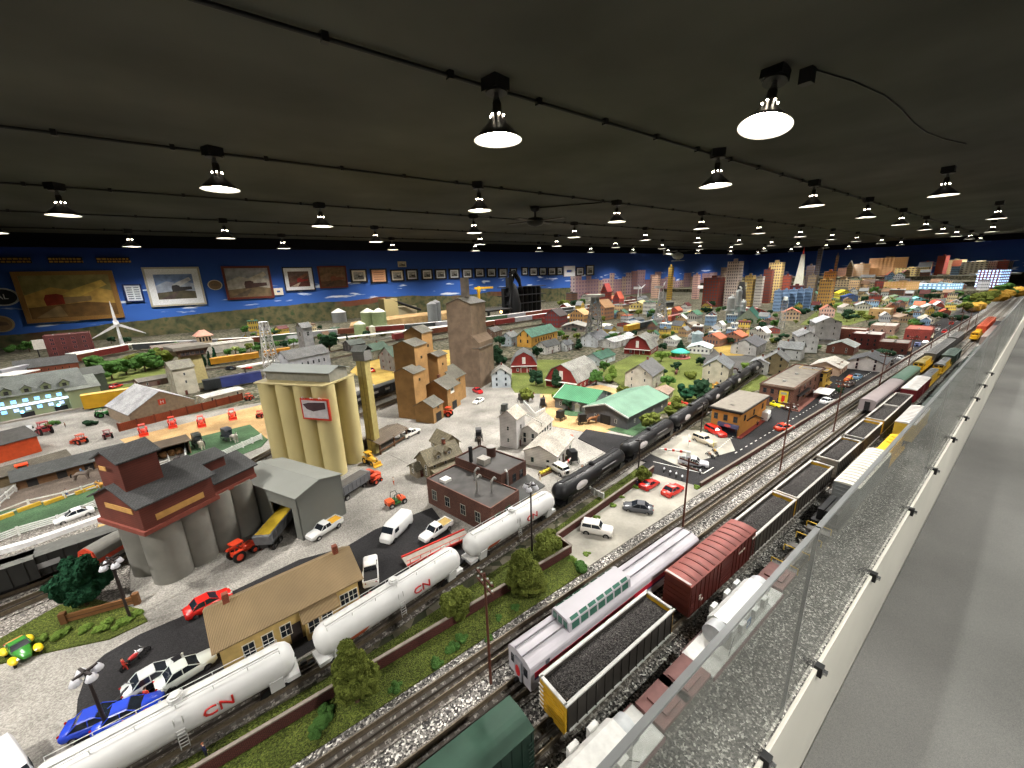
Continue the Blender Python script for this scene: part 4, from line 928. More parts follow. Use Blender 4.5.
L_([(590,376,12,'dark','round'),(604,372,12,'green','round'),(622,396,12,'olive','round'),(634,400,11,'dark','round'),(660,380,13,'dark','round'),(668,388,14,'green','round'),(676,372,11,'dark','round'),(690,378,10,'olive','bush'),(700,366,10,'dark','round'),(650,402,12,'green','round'),(578,366,10,'dark','bush')],'dotted over the farmhouse lawns')
L_([(536,386,17,'dark','round'),(556,388,20,'dark','oval'),(596,385,16,'green','round'),(612,382,18,'bright','oval'),(634,382,15,'dark','round')],'around the large red barn')
L_([(500,348,14,'dark','round'),(537,358,13,'dark','round'),(579,350,12,'dark','oval'),(608,345,11,'deep','round'),(598,360,11,'green','round')],'between the yellow depot and the red barns')
L_([(661,362,12,'bright','round'),(672,358,10,'bright','bush'),(662,352,10,'dark','round'),(680,352,12,'dark','oval'),(685,358,10,'olive','round'),(746,372,11,'bright','round')],'near the cream farmhouse on the lawn')
L_([(698,340,7,'dark','bush'),(708,338,7,'dark','bush'),(716,336,6,'olive','bush'),(730,345,8,'dark','round'),(747,348,8,'dark','round'),(762,330,9,'dark','round'),(774,328,9,'green','round')],'around the grey-roofed houses in mid town')
L_([(812,350,9,'green','bush'),(848,318,10,'dark','round'),(861,318,8,'olive','round'),(838,308,7,'bright','bush'),(872,302,9,'dark','round'),(865,304,9,'dark','round')],'beyond the tall white house')
L_([(838,395,9,'dark','round'),(880,362,13,'dark','round'),(873,366,10,'green','round'),(886,356,10,'dark','bush')],'beside the grey-roofed hall on the main street')
L_([(30,352,12,'green','round'),(46,348,10,'dark','round'),(14,352,10,'green','bush')],'behind the brown barn at the far left')
L_([(88,393,14,'dark','bush'),(100,371,18,'green','round'),(113,380,20,'green','round'),(127,375,18,'green','round'),(136,371,18,'olive','round'),(146,372,20,'green','round'),(156,369,20,'green','oval'),(166,366,20,'olive','round')],'in the little wood left of the control tower')
L_([(205,366,16,'dark','spire'),(211,366,16,'dark','spire'),(216,362,16,'deep','spire'),(200,352,8,'green','round'),(209,347,10,'dark','round'),(221,349,9,'olive','round')],'beside the control tower')
L_([(228,357,9,'green','round'),(236,354,9,'pale','round'),(244,356,9,'green','round'),(251,352,10,'olive','round'),(259,353,9,'green','round'),(267,351,9,'pale','round'),(276,350,10,'green','round'),(285,349,9,'dark','round'),(294,347,10,'green','round'),(303,346,9,'olive','round'),(312,344,10,'dark','oval'),(322,342,9,'green','round')],'in the orchard left of the grey station')
L_([(330,352,20,'dark','round'),(348,345,12,'dark','spire'),(336,345,12,'green','spire'),(367,338,8,'dark','round'),(356,339,6,'olive','bush'),(382,336,6,'olive','bush')],'behind the grey station')
L_([(128,345,9,'dark','round'),(112,344,8,'dark','round'),(60,346,7,'dark','bush'),(178,350,9,'green','round')],'near the white wind turbine')
rr=random.Random(11)
L_([(962,313,12,'olive','round'),(972,312,14,'autumn','bush'),(980,308,16,'olive','round'),(988,305,16,'olive','round'),(996,301,15,'autumn','bush'),(1003,298,16,'green','round'),(1011,297,14,'autumn','bush'),(1019,296,13,'olive','bush'),(968,305,10,'green','round'),(958,321,9,'dark','bush')],'in the thicket where the main line ends')
L_([(20,431,6,'dark','bush'),(53,426,8,'green','bush'),(92,425,8,'dark','bush'),(115,410,6,'green','bush')],'in the farm yard before the dealer')
# flower patch
tag((lambda b:[b.blob(tuple(at(px,py,.006)),.012,leafmat((190,140,70)),1,.5,i) for i,(px,py) in enumerate([(715+rr.uniform(-14,14),384+rr.uniform(-6,6)) for _ in range(40)])] and b.obj('flower_field'))(MB()),'patch of orange flowers on the lawn before the cream farmhouse','flowers',None,'stuff')
# ================================================================ vehicles (front = +x)
def wheels(t,xs,y,r,w=.004,hub=None):
    for x in xs:
        for s in (-1,1):
            b=MB(); b.cyl((x,s*(y-w),r),(x,s*y,r),r,M_tyre,n=14); b.cyl((x,s*(y-.0005),r),(x,s*(y+.0006),r),r*.6,hub or M_chrome,n=10); b.obj('wheel',t)
def vloft(t,name,secs,m,hw):
    """secs: (x, halfwidth factor, z0, z1)"""
    b=MB(); R=[]
    for x,k,z0,z1 in secs:
        w_=hw*k; r=.35; R.append([(x,-w_*.86,z0),(x,-w_,z0+(z1-z0)*.25),(x,-w_,z0+(z1-z0)*.72),(x,-w_*.84,z1),(x,0,z1+.0006),(x,w_*.84,z1),(x,w_,z0+(z1-z0)*.72),(x,w_,z0+(z1-z0)*.25),(x,w_*.86,z0)])
    b.loft(R,m); return b.obj(name,t)
def cabin(t,x0,x1,tx0,tx1,z0,z1,hw,m,glass=M_glass,thw=.76):
    b=MB(); v=[(x0,-hw*.9,z0),(x1,-hw*.9,z0),(x1,hw*.9,z0),(x0,hw*.9,z0),(tx0,-hw*thw,z1),(tx1,-hw*thw,z1),(tx1,hw*thw,z1),(tx0,hw*thw,z1)]
    b.add(v,[(0,1,5,4),(1,2,6,5),(2,3,7,6),(3,0,4,7)],glass); b.obj('windows',t)
    b=MB(); b.add([(a_,b_,z1) for a_,b_ in ((tx0,-hw*thw),(tx1,-hw*thw),(tx1,hw*thw),(tx0,hw*thw))]+[(a_,b_,z1+.0018) for a_,b_ in ((tx0*.97+tx1*.03,-hw*thw*.9),(tx1*.97+tx0*.03,-hw*thw*.9),(tx1*.97+tx0*.03,hw*thw*.9),(tx0*.97+tx1*.03,hw*thw*.9))],[(0,1,5,4),(1,2,6,5),(2,3,7,6),(3,0,4,7),(4,5,6,7)],m)
    for (i,j) in ((0,4),(1,5),(2,6),(3,7)): b.cyl(v[i],v[j],.0011,m,n=5)
    xm=(x0+x1)/2; 
    for s in (-1,1): b.cyl((xm,s*hw*.9,z0),(xm,s*hw*thw,z1),.0010,m,n=5)
    b.obj('cab_roof',t)
def motor(label,a,b,col,kind='sedan',L=None,cat='car',det=True,name=None,z=0,load=None):
    """a,b: photo points of rear and front on the ground"""
    A=at(*a,z); Bp=at(*b,z); L=L or {'sedan':.102,'sports':.095,'suv':.098,'van':.125,'pickup':.118,'hotrod':.085,'coupe':.1}[kind]
    c=(A+Bp)/2; t=T(name or {'sedan':'car','sports':'sports_car','suv':'four_wheel_drive','van':'van','pickup':'pickup_truck','hotrod':'hot_rod','coupe':'car'}[kind],label,cat,(c.x,c.y,z),ang(A,Bp))
    k=L/.1; m=C(col,.25,0,.03,30,.7); hw=.0205
    if kind in('sedan','coupe'):
        vloft(t,'body',[(-.05*k,.8,.010,.021),(-.046*k,.94,.006,.0245),(-.03*k,1,.0055,.0262),(0,1,.0055,.0255),(.025*k,1,.0055,.0248),(.044*k,.93,.006,.0218),(.05*k,.78,.009,.018)],m,hw); cabin(t,-.036*k,.022*k,-.022*k,.004*k,.0245,.0362,hw,m); wheels(t,(-.03*k,.031*k),hw,.0078)
    elif kind=='sports':
        vloft(t,'body',[(-.05*k,.84,.010,.023),(-.045*k,.97,.006,.0258),(-.03*k,1.03,.005,.0252),(0,.98,.005,.0225),(.028*k,1,.005,.0218),(.044*k,.92,.005,.0165),(.05*k,.76,.007,.013)],m,hw); cabin(t,-.034*k,.018*k,-.017*k,.0,.0225,.0316,hw,m,thw=.68); wheels(t,(-.03*k,.032*k),hw+.0004,.008)
    elif kind=='suv':
        vloft(t,'body',[(-.05*k,.95,.010,.030),(-.047*k,1,.009,.032),(.012*k,1,.009,.032),(.02*k,1,.009,.030),(.046*k,.98,.009,.0285),(.05*k,.9,.010,.026)],m,hw); cabin(t,-.047*k,.016*k,-.044*k,.008*k,.031,.0425,hw,m,thw=.84); wheels(t,(-.031*k,.031*k),hw+.0006,.0098)
        MB().cyl((-.051*k,0,.022),(-.054*k,0,.022),.008,M_tyre,n=14).obj('spare_wheel',t)
    elif kind=='van':
        vloft(t,'body',[(-.05*k,.92,.008,.051),(-.048*k,1,.007,.0545),(.018*k,1,.007,.0545),(.03*k,.97,.007,.05),(.0385*k,.95,.007,.034),(.048*k,.9,.007,.027),(.0505*k,.8,.009,.022)],m,.0235)
        MB().add([(.0305*k,-.0195,.0505),(.0305*k,.0195,.0505),(.0395*k,.0205,.035),(.0395*k,-.0205,.035)],[(0,1,2,3)],M_glass).obj('windshield',t)
        for s in (-1,1): MB().box(.014*k,.029*k,min(s*.0232,s*.0242),max(s*.0232,s*.0242),.032,.045,M_glass).obj('side_window',t)
        wheels(t,(-.03*k,.032*k),.0238,.0085)
    elif kind=='pickup':
        vloft(t,'body',[(-.05*k,.95,.011,.024),(-.048*k,1,.009,.0262),(-.008*k,1,.009,.0262),(.02*k,1,.009,.0268),(.045*k,.96,.009,.0255),(.05*k,.88,.011,.022)],m,hw); cabin(t,-.012*k,.022*k,-.009*k,.011*k,.026,.0385,hw,m,thw=.82); wheels(t,(-.031*k,.032*k),hw+.0006,.0092)
        b_=MB(); 
        for s in (-1,1): b_.box(-.049*k,-.012*k,s*.0195-.001,s*.0195+.001,.026,.030,m)
        b_.box(-.0495*k,-.0475*k,-.0195,.0195,.026,.030,m); b_.obj('bed_rail',t)
        MB().box(-.047*k,-.013*k,-.0175,.0175,.0262,.0275,C(load,.7) if load else M_dark).obj('bed_load' if load else 'bed_liner',t)
    elif kind=='hotrod':
        fm=C((226,196,30),.3,0,.03,30,.7)
        vloft(t,'body',[(-.045*k,.75,.010,.024),(-.02*k,.8,.008,.028),(.01*k,.7,.008,.027),(.04*k,.42,.010,.022),(.046*k,.3,.012,.018)],m,hw); cabin(t,-.022*k,.012*k,-.016*k,.004*k,.027,.0375,hw*.85,m); wheels(t,(-.032*k,.036*k),hw+.001,.009)
        for x in (-.032*k,.034*k):
            for s in (-1,1):
                MB().blob((x,s*.019,.0165),.0125,fm,2,0,0,(1.25,.62,.6)).obj('fender',t)
        MB().box(-.045*k,-.022*k,-.013,.013,.024,.028,C((176,126,60),.7)).obj('wooden_bed',t)
    if det:
        hz={'sports':.0145}.get(kind,.021)
        for s in (-1,1):
            MB().blob((.0485*k,s*.0135,hz),.0026,C((236,236,226),.15),1,0).obj('headlamp',t); MB().blob((-.0492*k,s*.0135,hz+.002),.0024,C((150,20,18),.2),1,0).obj('tail_lamp',t)
    return t
red=(196,34,28)
motor('red sports coupe at the corner of the tan-roofed depot',(190,618),(228,598),(206,36,30),'coupe')
motor('green hot rod with yellow fenders on the pale gravel at the left edge',(12,643),(36,668),(56,130,50),'hotrod')
t=motor('white and black police car beside the motorcycles in the dark car park',(132,697),(180,668),(200,204,202),'sedan'); MB().box(.024,.046,-.0165,.0165,.0232,.0243,C((34,34,38),.3),None,.0,.003).obj('dark_hood_panel',t)
for s in (-1,1): MB().box(-.020,.016,min(s*.0203,s*.0209),max(s*.0203,s*.0209),.010,.0225,C((30,30,34),.3)).obj('dark_door',t)
motor('silver sedan parked beside the cream depot wall, half behind the police car',(165,690),(210,662),(206,212,206),'sedan')
motor('bright blue rounded car under the street lamp in the dark car park',(82,733),(120,718),(30,60,176),'coupe')
motor('second bright blue car, mostly hidden behind the white tank car',(112,727),(150,710),(34,66,190),'coupe')
motor('white van at the bottom left corner of the photo',(0,764),(26,808),(226,226,230),'van')
motor('white minivan parked beside the depot with its roof toward the camera',(372,592),(371,560),(226,226,224),'pickup')
motor('white panel van with an open side door on the dark lot',(410,521),(383,548),(228,228,226),'van')
motor('white pickup with straw in its bed behind the red trailer',(452,524),(420,546),(226,226,224),'pickup',load=(190,160,90))
motor('silver pickup with a gold load beside the grey dumping shed',(342,522),(308,544),(206,206,204),'pickup',load=(206,156,40))
motor('cream station wagon parked between the brick factory and the crossing',(570,479),(546,465),(222,220,212),'suv',L=.12)
motor('white boxy four wheel drive with black windows in the concrete car park',(581,531),(613,537),(214,210,202),'suv')
motor('dark grey muscle car in the concrete car park',(654,514),(622,509),(88,90,94),'coupe')
motor('red convertible-like sports car beside the brick wall in the concrete car park',(638,494),(660,481),(186,34,28),'sports')
motor('bright red coupe nearest the main line in the concrete car park',(661,500),(683,488),(214,44,34),'coupe')
motor('orange-red car driving beside the kerb wall of the main street',(774,432),(793,429),(206,62,38),'sedan')
motor('white-silver car driving on the main street opposite the brown brick building',(820,405),(834,402),(226,228,228),'sedan')
motor('bright yellow car parked between the orange corner building and the brown brick one',(768,404),(782,409),(224,210,36),'coupe')
motor('red panel truck beside the orange corner building',(706,430),(725,440),(196,40,28),'suv',L=.12)
motor('light gold four wheel drive right of the yellow crossing sign',(694,440),(714,448),(200,188,164),'suv',L=.11)
motor('silver pickup towing a white trailer before the crossing',(680,464),(706,468),(190,190,196),'pickup')
motor('white food van parked at the side of the orange corner building',(761,424),(768,415),(226,226,222),'van',L=.09)
def mc(lst,where,group=None):
    for i,(px,py,dx,dy,col,nmn,kind) in enumerate(lst): motor('%s %s %s'%(nmn,{'sedan':'car','coupe':'car','suv':'wagon','van':'van','pickup':'pickup','sports':'sports car'}[kind],where),(px-dx,py-dy),(px+dx,py+dy),col,kind,det=False)
mc([(848,387,-7,3,(74,62,56),'dark brown','pickup'),(857,379,6,-3,(120,150,176),'pale blue','sedan'),(871,367,5,-4,(44,44,48),'black','suv'),(889,365,4,-4,(60,50,44),'dark','pickup'),(900,360,4,-3,(220,222,224),'white','sedan'),(905,352,4,-4,(60,60,64),'charcoal','sedan'),(917,347,3,-3,(120,130,170),'bluish','suv'),(925,344,3,-3,(200,204,208),'silver','sedan'),(921,338,4,-2,(196,60,70),'rose red','van'),(937,331,3,-3,(230,230,228),'white','suv'),(944,333,3,-2,(206,40,36),'red','sedan'),(951,325,3,-2,(180,60,50),'brick red','suv')],'on the far main street')
mc([(428,418,10,-5,red,'red open','coupe'),(478,403,-10,5,(226,222,214),'white and orange','sports'),(478,393,7,3,(196,36,40),'crimson','coupe'),(411,436,8,-4,(216,212,204),'white','pickup')],'near the tan elevators')
mc([(372,372,8,3,(206,60,40),'red','coupe'),(357,356,8,-2,(200,60,50),'dull red','sedan')],'on the straw coloured field')
mc([(75,519,-14,5,(232,232,230),'long white','sedan'),(18,454,-10,6,(214,218,224),'silver white','suv'),(27,436,8,-6,(206,208,210),'pale grey','van')],'left of the riding pen')
mc([(116,388,7,-2,(196,40,36),'bright red','sedan'),(247,369,6,0,(190,44,30),'orange-red','sedan'),(231,370,6,0,(36,36,40),'black','sedan'),(283,356,6,-1,(200,60,50),'red','coupe'),(6,374,6,-2,(60,62,66),'dark grey','sedan')],'in the far left district')
mc([(765,336,4,2,(40,60,160),'blue','van'),(812,342,6,-4,(196,44,48),'red','van'),(722,338,3,1,(220,220,220),'white','sedan')],'in mid town')
# white trailer etc
def trailer(label,a,b,name,parts,cat='trailer',z=0):
    A=at(*a,z); Bp=at(*b,z); c=(A+Bp)/2; t=T(name,label,cat,(c.x,c.y,z),ang(A,Bp)); L=(Bp-A).length; parts(t,L); return t
def lowboy(t,L):
    m=C((196,44,30),.5); b=MB()
    for s in (-1,1): b.box(-L/2,L/2,s*.022-.002,s*.022+.002,.014,.022,m)
    b.box(-L/2,L/2,-.021,.021,.016,.018,C((150,140,130),.7)); b.obj('bed',t)
    for k in range(7): MB().tube([(-L/2+.01+k*(L-.02)/6,-.022,.022),(-L/2+.01+k*(L-.02)/6,-.022,.034)],.001,m).obj('post',t)
    MB().tube([(-L/2,-.022,.034),(L/2,-.022,.034)],.0009,m).obj('rail',t); wheels(t,(-L/2+.02,-L/2+.04,L/2-.02),.023,.009)
trailer('red flatbed trailer with railings behind the middle white tank car',(405,567),(468,538),'flatbed_trailer',lowboy)
def dumptr(t,L):
    m=C((120,122,126),.45,.3); b=MB(); b.prism([(-L/2,.028),(L/2,.028),(L/2+.006,.062),(-L/2-.006,.062)],-.025,.025,m)
    for k in range(8): x=-L/2+.006+k*(L-.012)/7; b.box(x-.001,x+.001,-.0265,.0265,.03,.062,m)
    b.obj('dump_body',t); MB().box(-L/2,L/2,-.012,.012,.016,.028,M_dark).obj('chassis',t); wheels(t,(-L/2+.012,-L/2+.034),.024,.010)
    MB().box(-L/2+.002,L/2-.002,-.022,.022,.060,.0635,C(GL[0],.9)).obj('load',t)
GL=[(196,164,40)]; t=trailer('grey dump trailer heaped with yellow grain backing into the grey shed',(270,547),(290,522),'dump_trailer',dumptr); t.scale=(1.4,1,1)
GL=[(88,84,80)]; t=trailer('long grey ribbed dump trailer behind the orange cab',(338,503),(364,486),'dump_trailer',dumptr); t.scale=(1.2,1,1)
def cab(t,L):
    m=C((206,70,36),.35); vloft(t,'hood',[(0,.8,.014,.034),(.02,.85,.014,.034),(.034,.7,.014,.030),(.036,.6,.016,.026)],m,.018); MB().box(-.022,.002,-.018,.018,.014,.052,m).obj('cab',t)
    MB().box(.002,.0028,-.015,.015,.036,.048,M_glass).obj('windshield',t)
    for s in (-1,1): MB().box(-.016,-.004,min(s*.018,s*.0188),max(s*.018,s*.0188),.034,.046,M_glass).obj('side_window',t)
    MB().box(-.055,-.022,-.010,.010,.014,.02,C((214,208,196),.5)).obj('chassis',t); wheels(t,(-.048,.02),.02,.0095)
trailer('orange truck cab hauling the long grey trailer',(366,484),(379,478),'truck_cab',cab,'truck')
def tractor(label,a,b,col=(206,62,30),k=1.,loader=True,z=0,det=True):
    A=at(*a,z);Bp=at(*b,z);c=(A+Bp)/2; t=T('tractor',label,'tractor',(c.x,c.y,z),ang(A,Bp)); t.scale=(k,k,k); m=C(col,.4,0,.05,40,.5)
    vloft(t,'hood',[(-.004,.7,.018,.036),(.014,.72,.018,.036),(.032,.66,.018,.034),(.036,.5,.02,.030)],m,.014)
    b=MB(); b.box(-.030,-.004,-.012,.012,.016,.028,m)
    for s in (-1,1):
        b.prism([(-.036+.0,.036),(-.008,.036),(-.004,.028),(-.010,.038),(-.032,.040)],s*.017-.005,s*.017+.005,m)
    b.obj('body',t)
    b=MB(); 
    for x in (-.028,-.002):
        for s in (-1,1): b.cyl((x,s*.013,.028),(x*.9,s*.012,.058),.0012,m,n=5)
    b.box(-.030,.001,-.015,.015,.057,.060,m); b.obj('canopy',t); MB().box(-.024,-.012,-.007,.007,.028,.034,M_black).obj('seat',t)
    for x,r,y in ((-.020,.018,.020),(.026,.011,.016)):
        for s in (-1,1):
            b=MB(); b.cyl((x,s*(y-.006),r),(x,s*y,r),r,M_tyre,n=16); b.cyl((x,s*(y-.001),r),(x,s*(y+.0008),r),r*.55,m,n=12); b.obj('wheel',t)
    if loader:
        b=MB()
        for s in (-1,1): b.tube([(.0,s*.015,.03),(.03,s*.015,.032),(.048,s*.013,.012)],.0018,m)
        b.obj('loader_arm',t); MB().prism([(.048,.004),(.064,.004),(.066,.006),(.052,.008),(.052,.022),(.048,.022)],-.021,.021,m).obj('bucket',t)
    return t
tractor('orange tractor with front loader beside the round concrete silos',(230,565),(258,548),k=1.0)
tractor('orange tractor with front loader before the tan elevator door',(455,417),(438,416))
for i,(px,py) in enumerate([(144,436),(173,428),(202,427),(233,420)]): tractor('small orange tractor in the row before the farm dealer, %s from the left'%ORD[i],(px-1,py-6),(px+1,py+3),(222,56,34),.95)
tractor('bright orange baler-like tractor at the corner of the riding pen',(22,481),(44,475),(226,76,30),1.25,False)
tractor('red tractor with dark wheels in the farm yard at the left',(52,436),(38,432),(150,40,44),1.3,False)
tractor('orange and dark tractor in the middle of the farm yard',(88,445),(74,443),(196,70,34),.95)
tractor('green tractor nearest the yellow-ochre boxcar',(96,419),(112,415),(40,110,50),1.0,False); tractor('green tractor with orange wheels left of the white-roofed dealer',(118,418),(128,408),(30,100,46),.95,False)
tractor('orange tractor at the right end of the white dealer fence',(246,402),(254,398),(206,66,34),.9,False); tractor('red tractor beside the cream silo top left',(258,420),(264,415),(190,50,36),.8,False)
tractor('small dark tractor behind the long low stable roof',(112,441),(104,436),(120,44,44),.9,False)
t=tractor('yellow skid steer loader at the foot of the cream leg tower',(366,462),(376,466),(206,156,40),.95)
def utv(t,L):
    m=C((210,84,40),.45); MB().box(-.036,-.012,-.017,.017,.014,.028,m).obj('cargo_box',t); vloft(t,'hood',[(.012,.9,.012,.028),(.03,.85,.012,.026),(.036,.6,.013,.020)],m,.018)
    MB().box(-.012,.012,-.017,.017,.010,.016,C((60,110,50),.6)).obj('floor_pan',t); MB().box(-.008,.002,-.014,.014,.016,.024,C((40,90,50),.6)).obj('seat',t)
    for s in (-1,1): MB().tube([(-.012,s*.016,.026),(-.010,s*.015,.048),(.010,s*.015,.048),(.016,s*.016,.028)],.0011,M_black).obj('roll_bar',t)
    wheels(t,(-.025,.026),.020,.010)
t=trailer('orange utility buggy with a black roll cage on the gravel',(386,509),(406,500),'utility_buggy',utv,'vehicle')
tractor('orange crawler beside the dump truck cab, seen from behind',(372,486),(381,480),(200,70,40),.7,False)
# ---------------------------------------------------------------- figures grown with a skin modifier
def skinned(joints,edges,name,sub=1):
    me=bpy.data.meshes.new(name); me.from_pydata([j[:3] for j in joints],edges,[]); o=bpy.data.objects.new(name,me); COL.objects.link(o)
    md=o.modifiers.new('s','SKIN'); sv=me.skin_vertices[0].data
    for i,j in enumerate(joints): sv[i].radius=(j[3],j[4] if len(j)>4 else j[3])
    sv[0].use_root=True
    o.modifiers.new('u','SUBSURF').levels=sub
    dg=bpy.context.evaluated_depsgraph_get(); r=bpy.data.meshes.new_from_object(o.evaluated_get(dg)); bpy.data.objects.remove(o)
    for p in r.polygons: p.use_smooth=True
    return r
def person_mesh(pose):
    # unit height 1
    hip=.52
    if pose=='stand': legs=[(.05,.0,.28,.0,.03),( .055,.0,.04,.02,.0)]; 
    J=[(0,0,.52,.075,.055),(0,0,.64,.07,.05),(0,0,.78,.085,.05),(0,0,.845,.03,.03),(0.005,0,.91,.052,.056),(0.005,0,.96,.045,.048)]
    E_=[(0,1),(1,2),(2,3),(3,4),(4,5)]
    a={'stand':((.02,.0),(-.02,0)),'walk':((.10,.0),(-.10,-.03)),'sit':((.22,0),(.22,0))}[pose]
    for s,(kx,_) in zip((-1,1),a):
        n=len(J)
        if pose=='sit': J+=[(.02,s*.055,.50,.05),(.24,s*.065,.50,.04),(.26,s*.065,.26,.03),(.33,s*.065,.235,.022)]
        else: J+=[(0,s*.055,.47,.052),(kx*.5+.01,s*.06,.27,.038),(kx-.01,s*.062,.05,.026),(kx+.06,s*.064,.02,.02)]
        E_+=[(0,n),(n,n+1),(n+1,n+2),(n+2,n+3)]
    for s in (-1,1):
        n=len(J); kx=.06 if pose!='stand' else .02
        J+=[(0,s*.115,.79,.034),(-.01+kx*.2,s*.14,.64,.026),(kx+.05,s*.13,.52,.02),(kx+.08,s*.125,.475,.017)]; E_+=[(2,n),(n,n+1),(n+1,n+2),(n+2,n+3)]
    me=skinned(J,E_,'figure'); return me
_PM={}
def person(px,py,label,shirt,trousers,pose='stand',rz=0.,h=.037,hair=(50,36,28),z=0,world=None):
    key=(pose,tuple(shirt),tuple(trousers))
    if pose not in _PM: _PM[pose]=person_mesh(pose)
    me=_PM[pose].copy(); me.materials.clear()
    for c in ((206,164,136),shirt,trousers,(40,34,32)): me.materials.append(C(c,.7,0,.05))
    for p in me.polygons:
        c=p.center; ay=abs(c.y)
        p.material_index=0 if c.z>.83 or (ay>.105 and c.z<.53 and pose!='sit') else (1 if c.z>.54 else (3 if c.z<(.05 if pose!='sit' else .25) else 2))
    p=world or at(px,py,z); t=T('person',label,'person',(p[0],p[1],z if pose!='sit' else z-.235*h+.001),rz); t.scale=(h,h,h)
    o=bpy.data.objects.new('body',me); COL.objects.link(o); o.parent=t
    b=MB(); b.blob((-.008,0,.965),.06,C(hair,.8),2,.1,1,(1,.95,.8)); b.obj('hair',t); return t
person(207,758,'person in a dark blue coat standing on the verge between tank car and brick wall',(34,40,72),(30,30,40),'stand',.4,hair=(150,90,60))
person(149,702,'person in red standing beside the police car door',(200,60,40),(180,60,44),'stand',1.)
person(126,671,'person in red leaning by the parked motorcycles',(196,60,50),(190,60,44),'walk',.5)
person(394,485,'worker in white and orange walking on the gravel yard below the old farmhouse',(226,220,210),(196,90,60),'walk',2.)
person(641,484,'person in dark clothes behind the low brick wall near the red coupe',(60,50,60),(40,36,44),'stand',0)
person(637,488,'person in navy standing by the dark lamp post',(40,46,70),(34,36,46),'stand',0)
person(582,472,'person in tan beside the black carriage by the crossing',(180,130,100),(90,80,80),'stand',0)
person(540,481,'person in white at the corner of the white shop',(226,220,214),(210,190,150),'walk',0)
person(99,492,'person in yellow on the white pen fence side, holding a tan animal',(226,170,60),(40,60,130),'stand',0)
person(68,497,'person in white and blue leaning on the riding pen fence',(226,224,220),(70,90,140),'walk',1)
person(98,500,'person in navy standing outside the riding pen fence',(40,60,140),(30,40,90),'stand',0)
person(66,428,'small person in brown standing before the green-fronted building',(110,70,56),(70,56,52),'stand',0)
person(176,470,'person in red at the back corner of the small white pen',(190,80,66),(120,90,80),'stand',0)
for i,(px,py,c) in enumerate([(757,427,(60,60,70)),(742,432,(40,40,50)),(738,437,(226,190,196))]): person(px,py,'person in %s on the pavement outside the orange corner building'%['charcoal','black','pale pink'][i],c,(40,40,50),'stand',i)
for i,(px,py,c) in enumerate([(803,400,(216,196,60)),(800,394,(200,90,60)),(808,396,(60,120,80)),(797,404,(190,60,60)),(813,394,(200,200,204))]): person(px,py,'person in %s outside the shops beyond the brown brick building'%['yellow','orange','green','red','pale grey'][i],c,(50,50,70),'stand',i)
for i,(px,py,c) in enumerate([(842,388,(226,120,40)),(847,384,(220,90,40)),(852,382,(226,200,60)),(838,390,(210,60,50)),(857,380,(230,226,220))]): person(px,py,'person in %s at the market stalls under the white awning'%['orange','dark orange','yellow','red','white'][i],c,(60,60,70),'stand',i)
# motorcycles
def moto(px,py,rz,label,col,k=1.,rider=None):
    p=at(px,py); t=T('motorcycle',label,'motorcycle',(p.x,p.y,0),rz); t.scale=(k,)*3; m=C(col,.3)
    for x in (-.015,.016):
        b=MB(); n=18; vs=[]; b.lathe([(.0052,-.0016),(.0072,-.0016),(.0072,.0016),(.0052,.0016),(.0052,-.0016)],M_tyre,(0,0,0),16,'y'); b.v=[(v[0]+x,v[1],v[2]+.0072) for v in b.v]; b.cyl((x,-.001,.0072),(x,.001,.0072),.0052,M_chrome,n=10); b.obj('wheel',t)
    MB().blob((.002,0,.0165),.0075,m,2,0,0,(1.2,.55,.6)).obj('fuel_tank',t); MB().blob((-.010,0,.0155),.0065,M_black,2,0,0,(1.3,.6,.4)).obj('seat',t)
    MB().box(-.006,.006,-.003,.003,.005,.012,M_chrome).obj('engine',t); MB().tube([(.016,0,.0072),(.010,0,.021)],.0009,M_chrome).tube([(.009,-.008,.023),(.010,0,.021),(.009,.008,.023)],.0009,M_chrome).obj('handlebar',t)
moto(134,664,.6,'red, white and blue touring motorcycle in the dark car park',(190,60,60),1.1); moto(139,659,.6,'white touring motorcycle behind the red one',(226,226,230),1.05)
moto(128,700,.9,'chrome motorcycle with black tank beside the police car',(40,40,44),1.3)
for i,(px,py) in enumerate([(782,410),(788,412),(794,410),(785,404),(791,403)]): moto(px,py,.9,'white motorcycle in the cluster outside the brown brick building, %s from the camera'%ORD[i],(230,230,230),1.3)
moto(715,455,.9,'golden motorcycle beside the street corner',(180,140,70),1.3); moto(710,458,1.2,'brown motorcycle beside the silver pickup',(120,80,60),1.2)
for i,(px,py) in enumerate([(664,472),(670,475),(676,477),(682,480),(700,474)]): moto(px,py,.5,'silver bicycle-like motorcycle on the road by the crossing, %s from the left'%ORD[i],(210,210,214),.9)
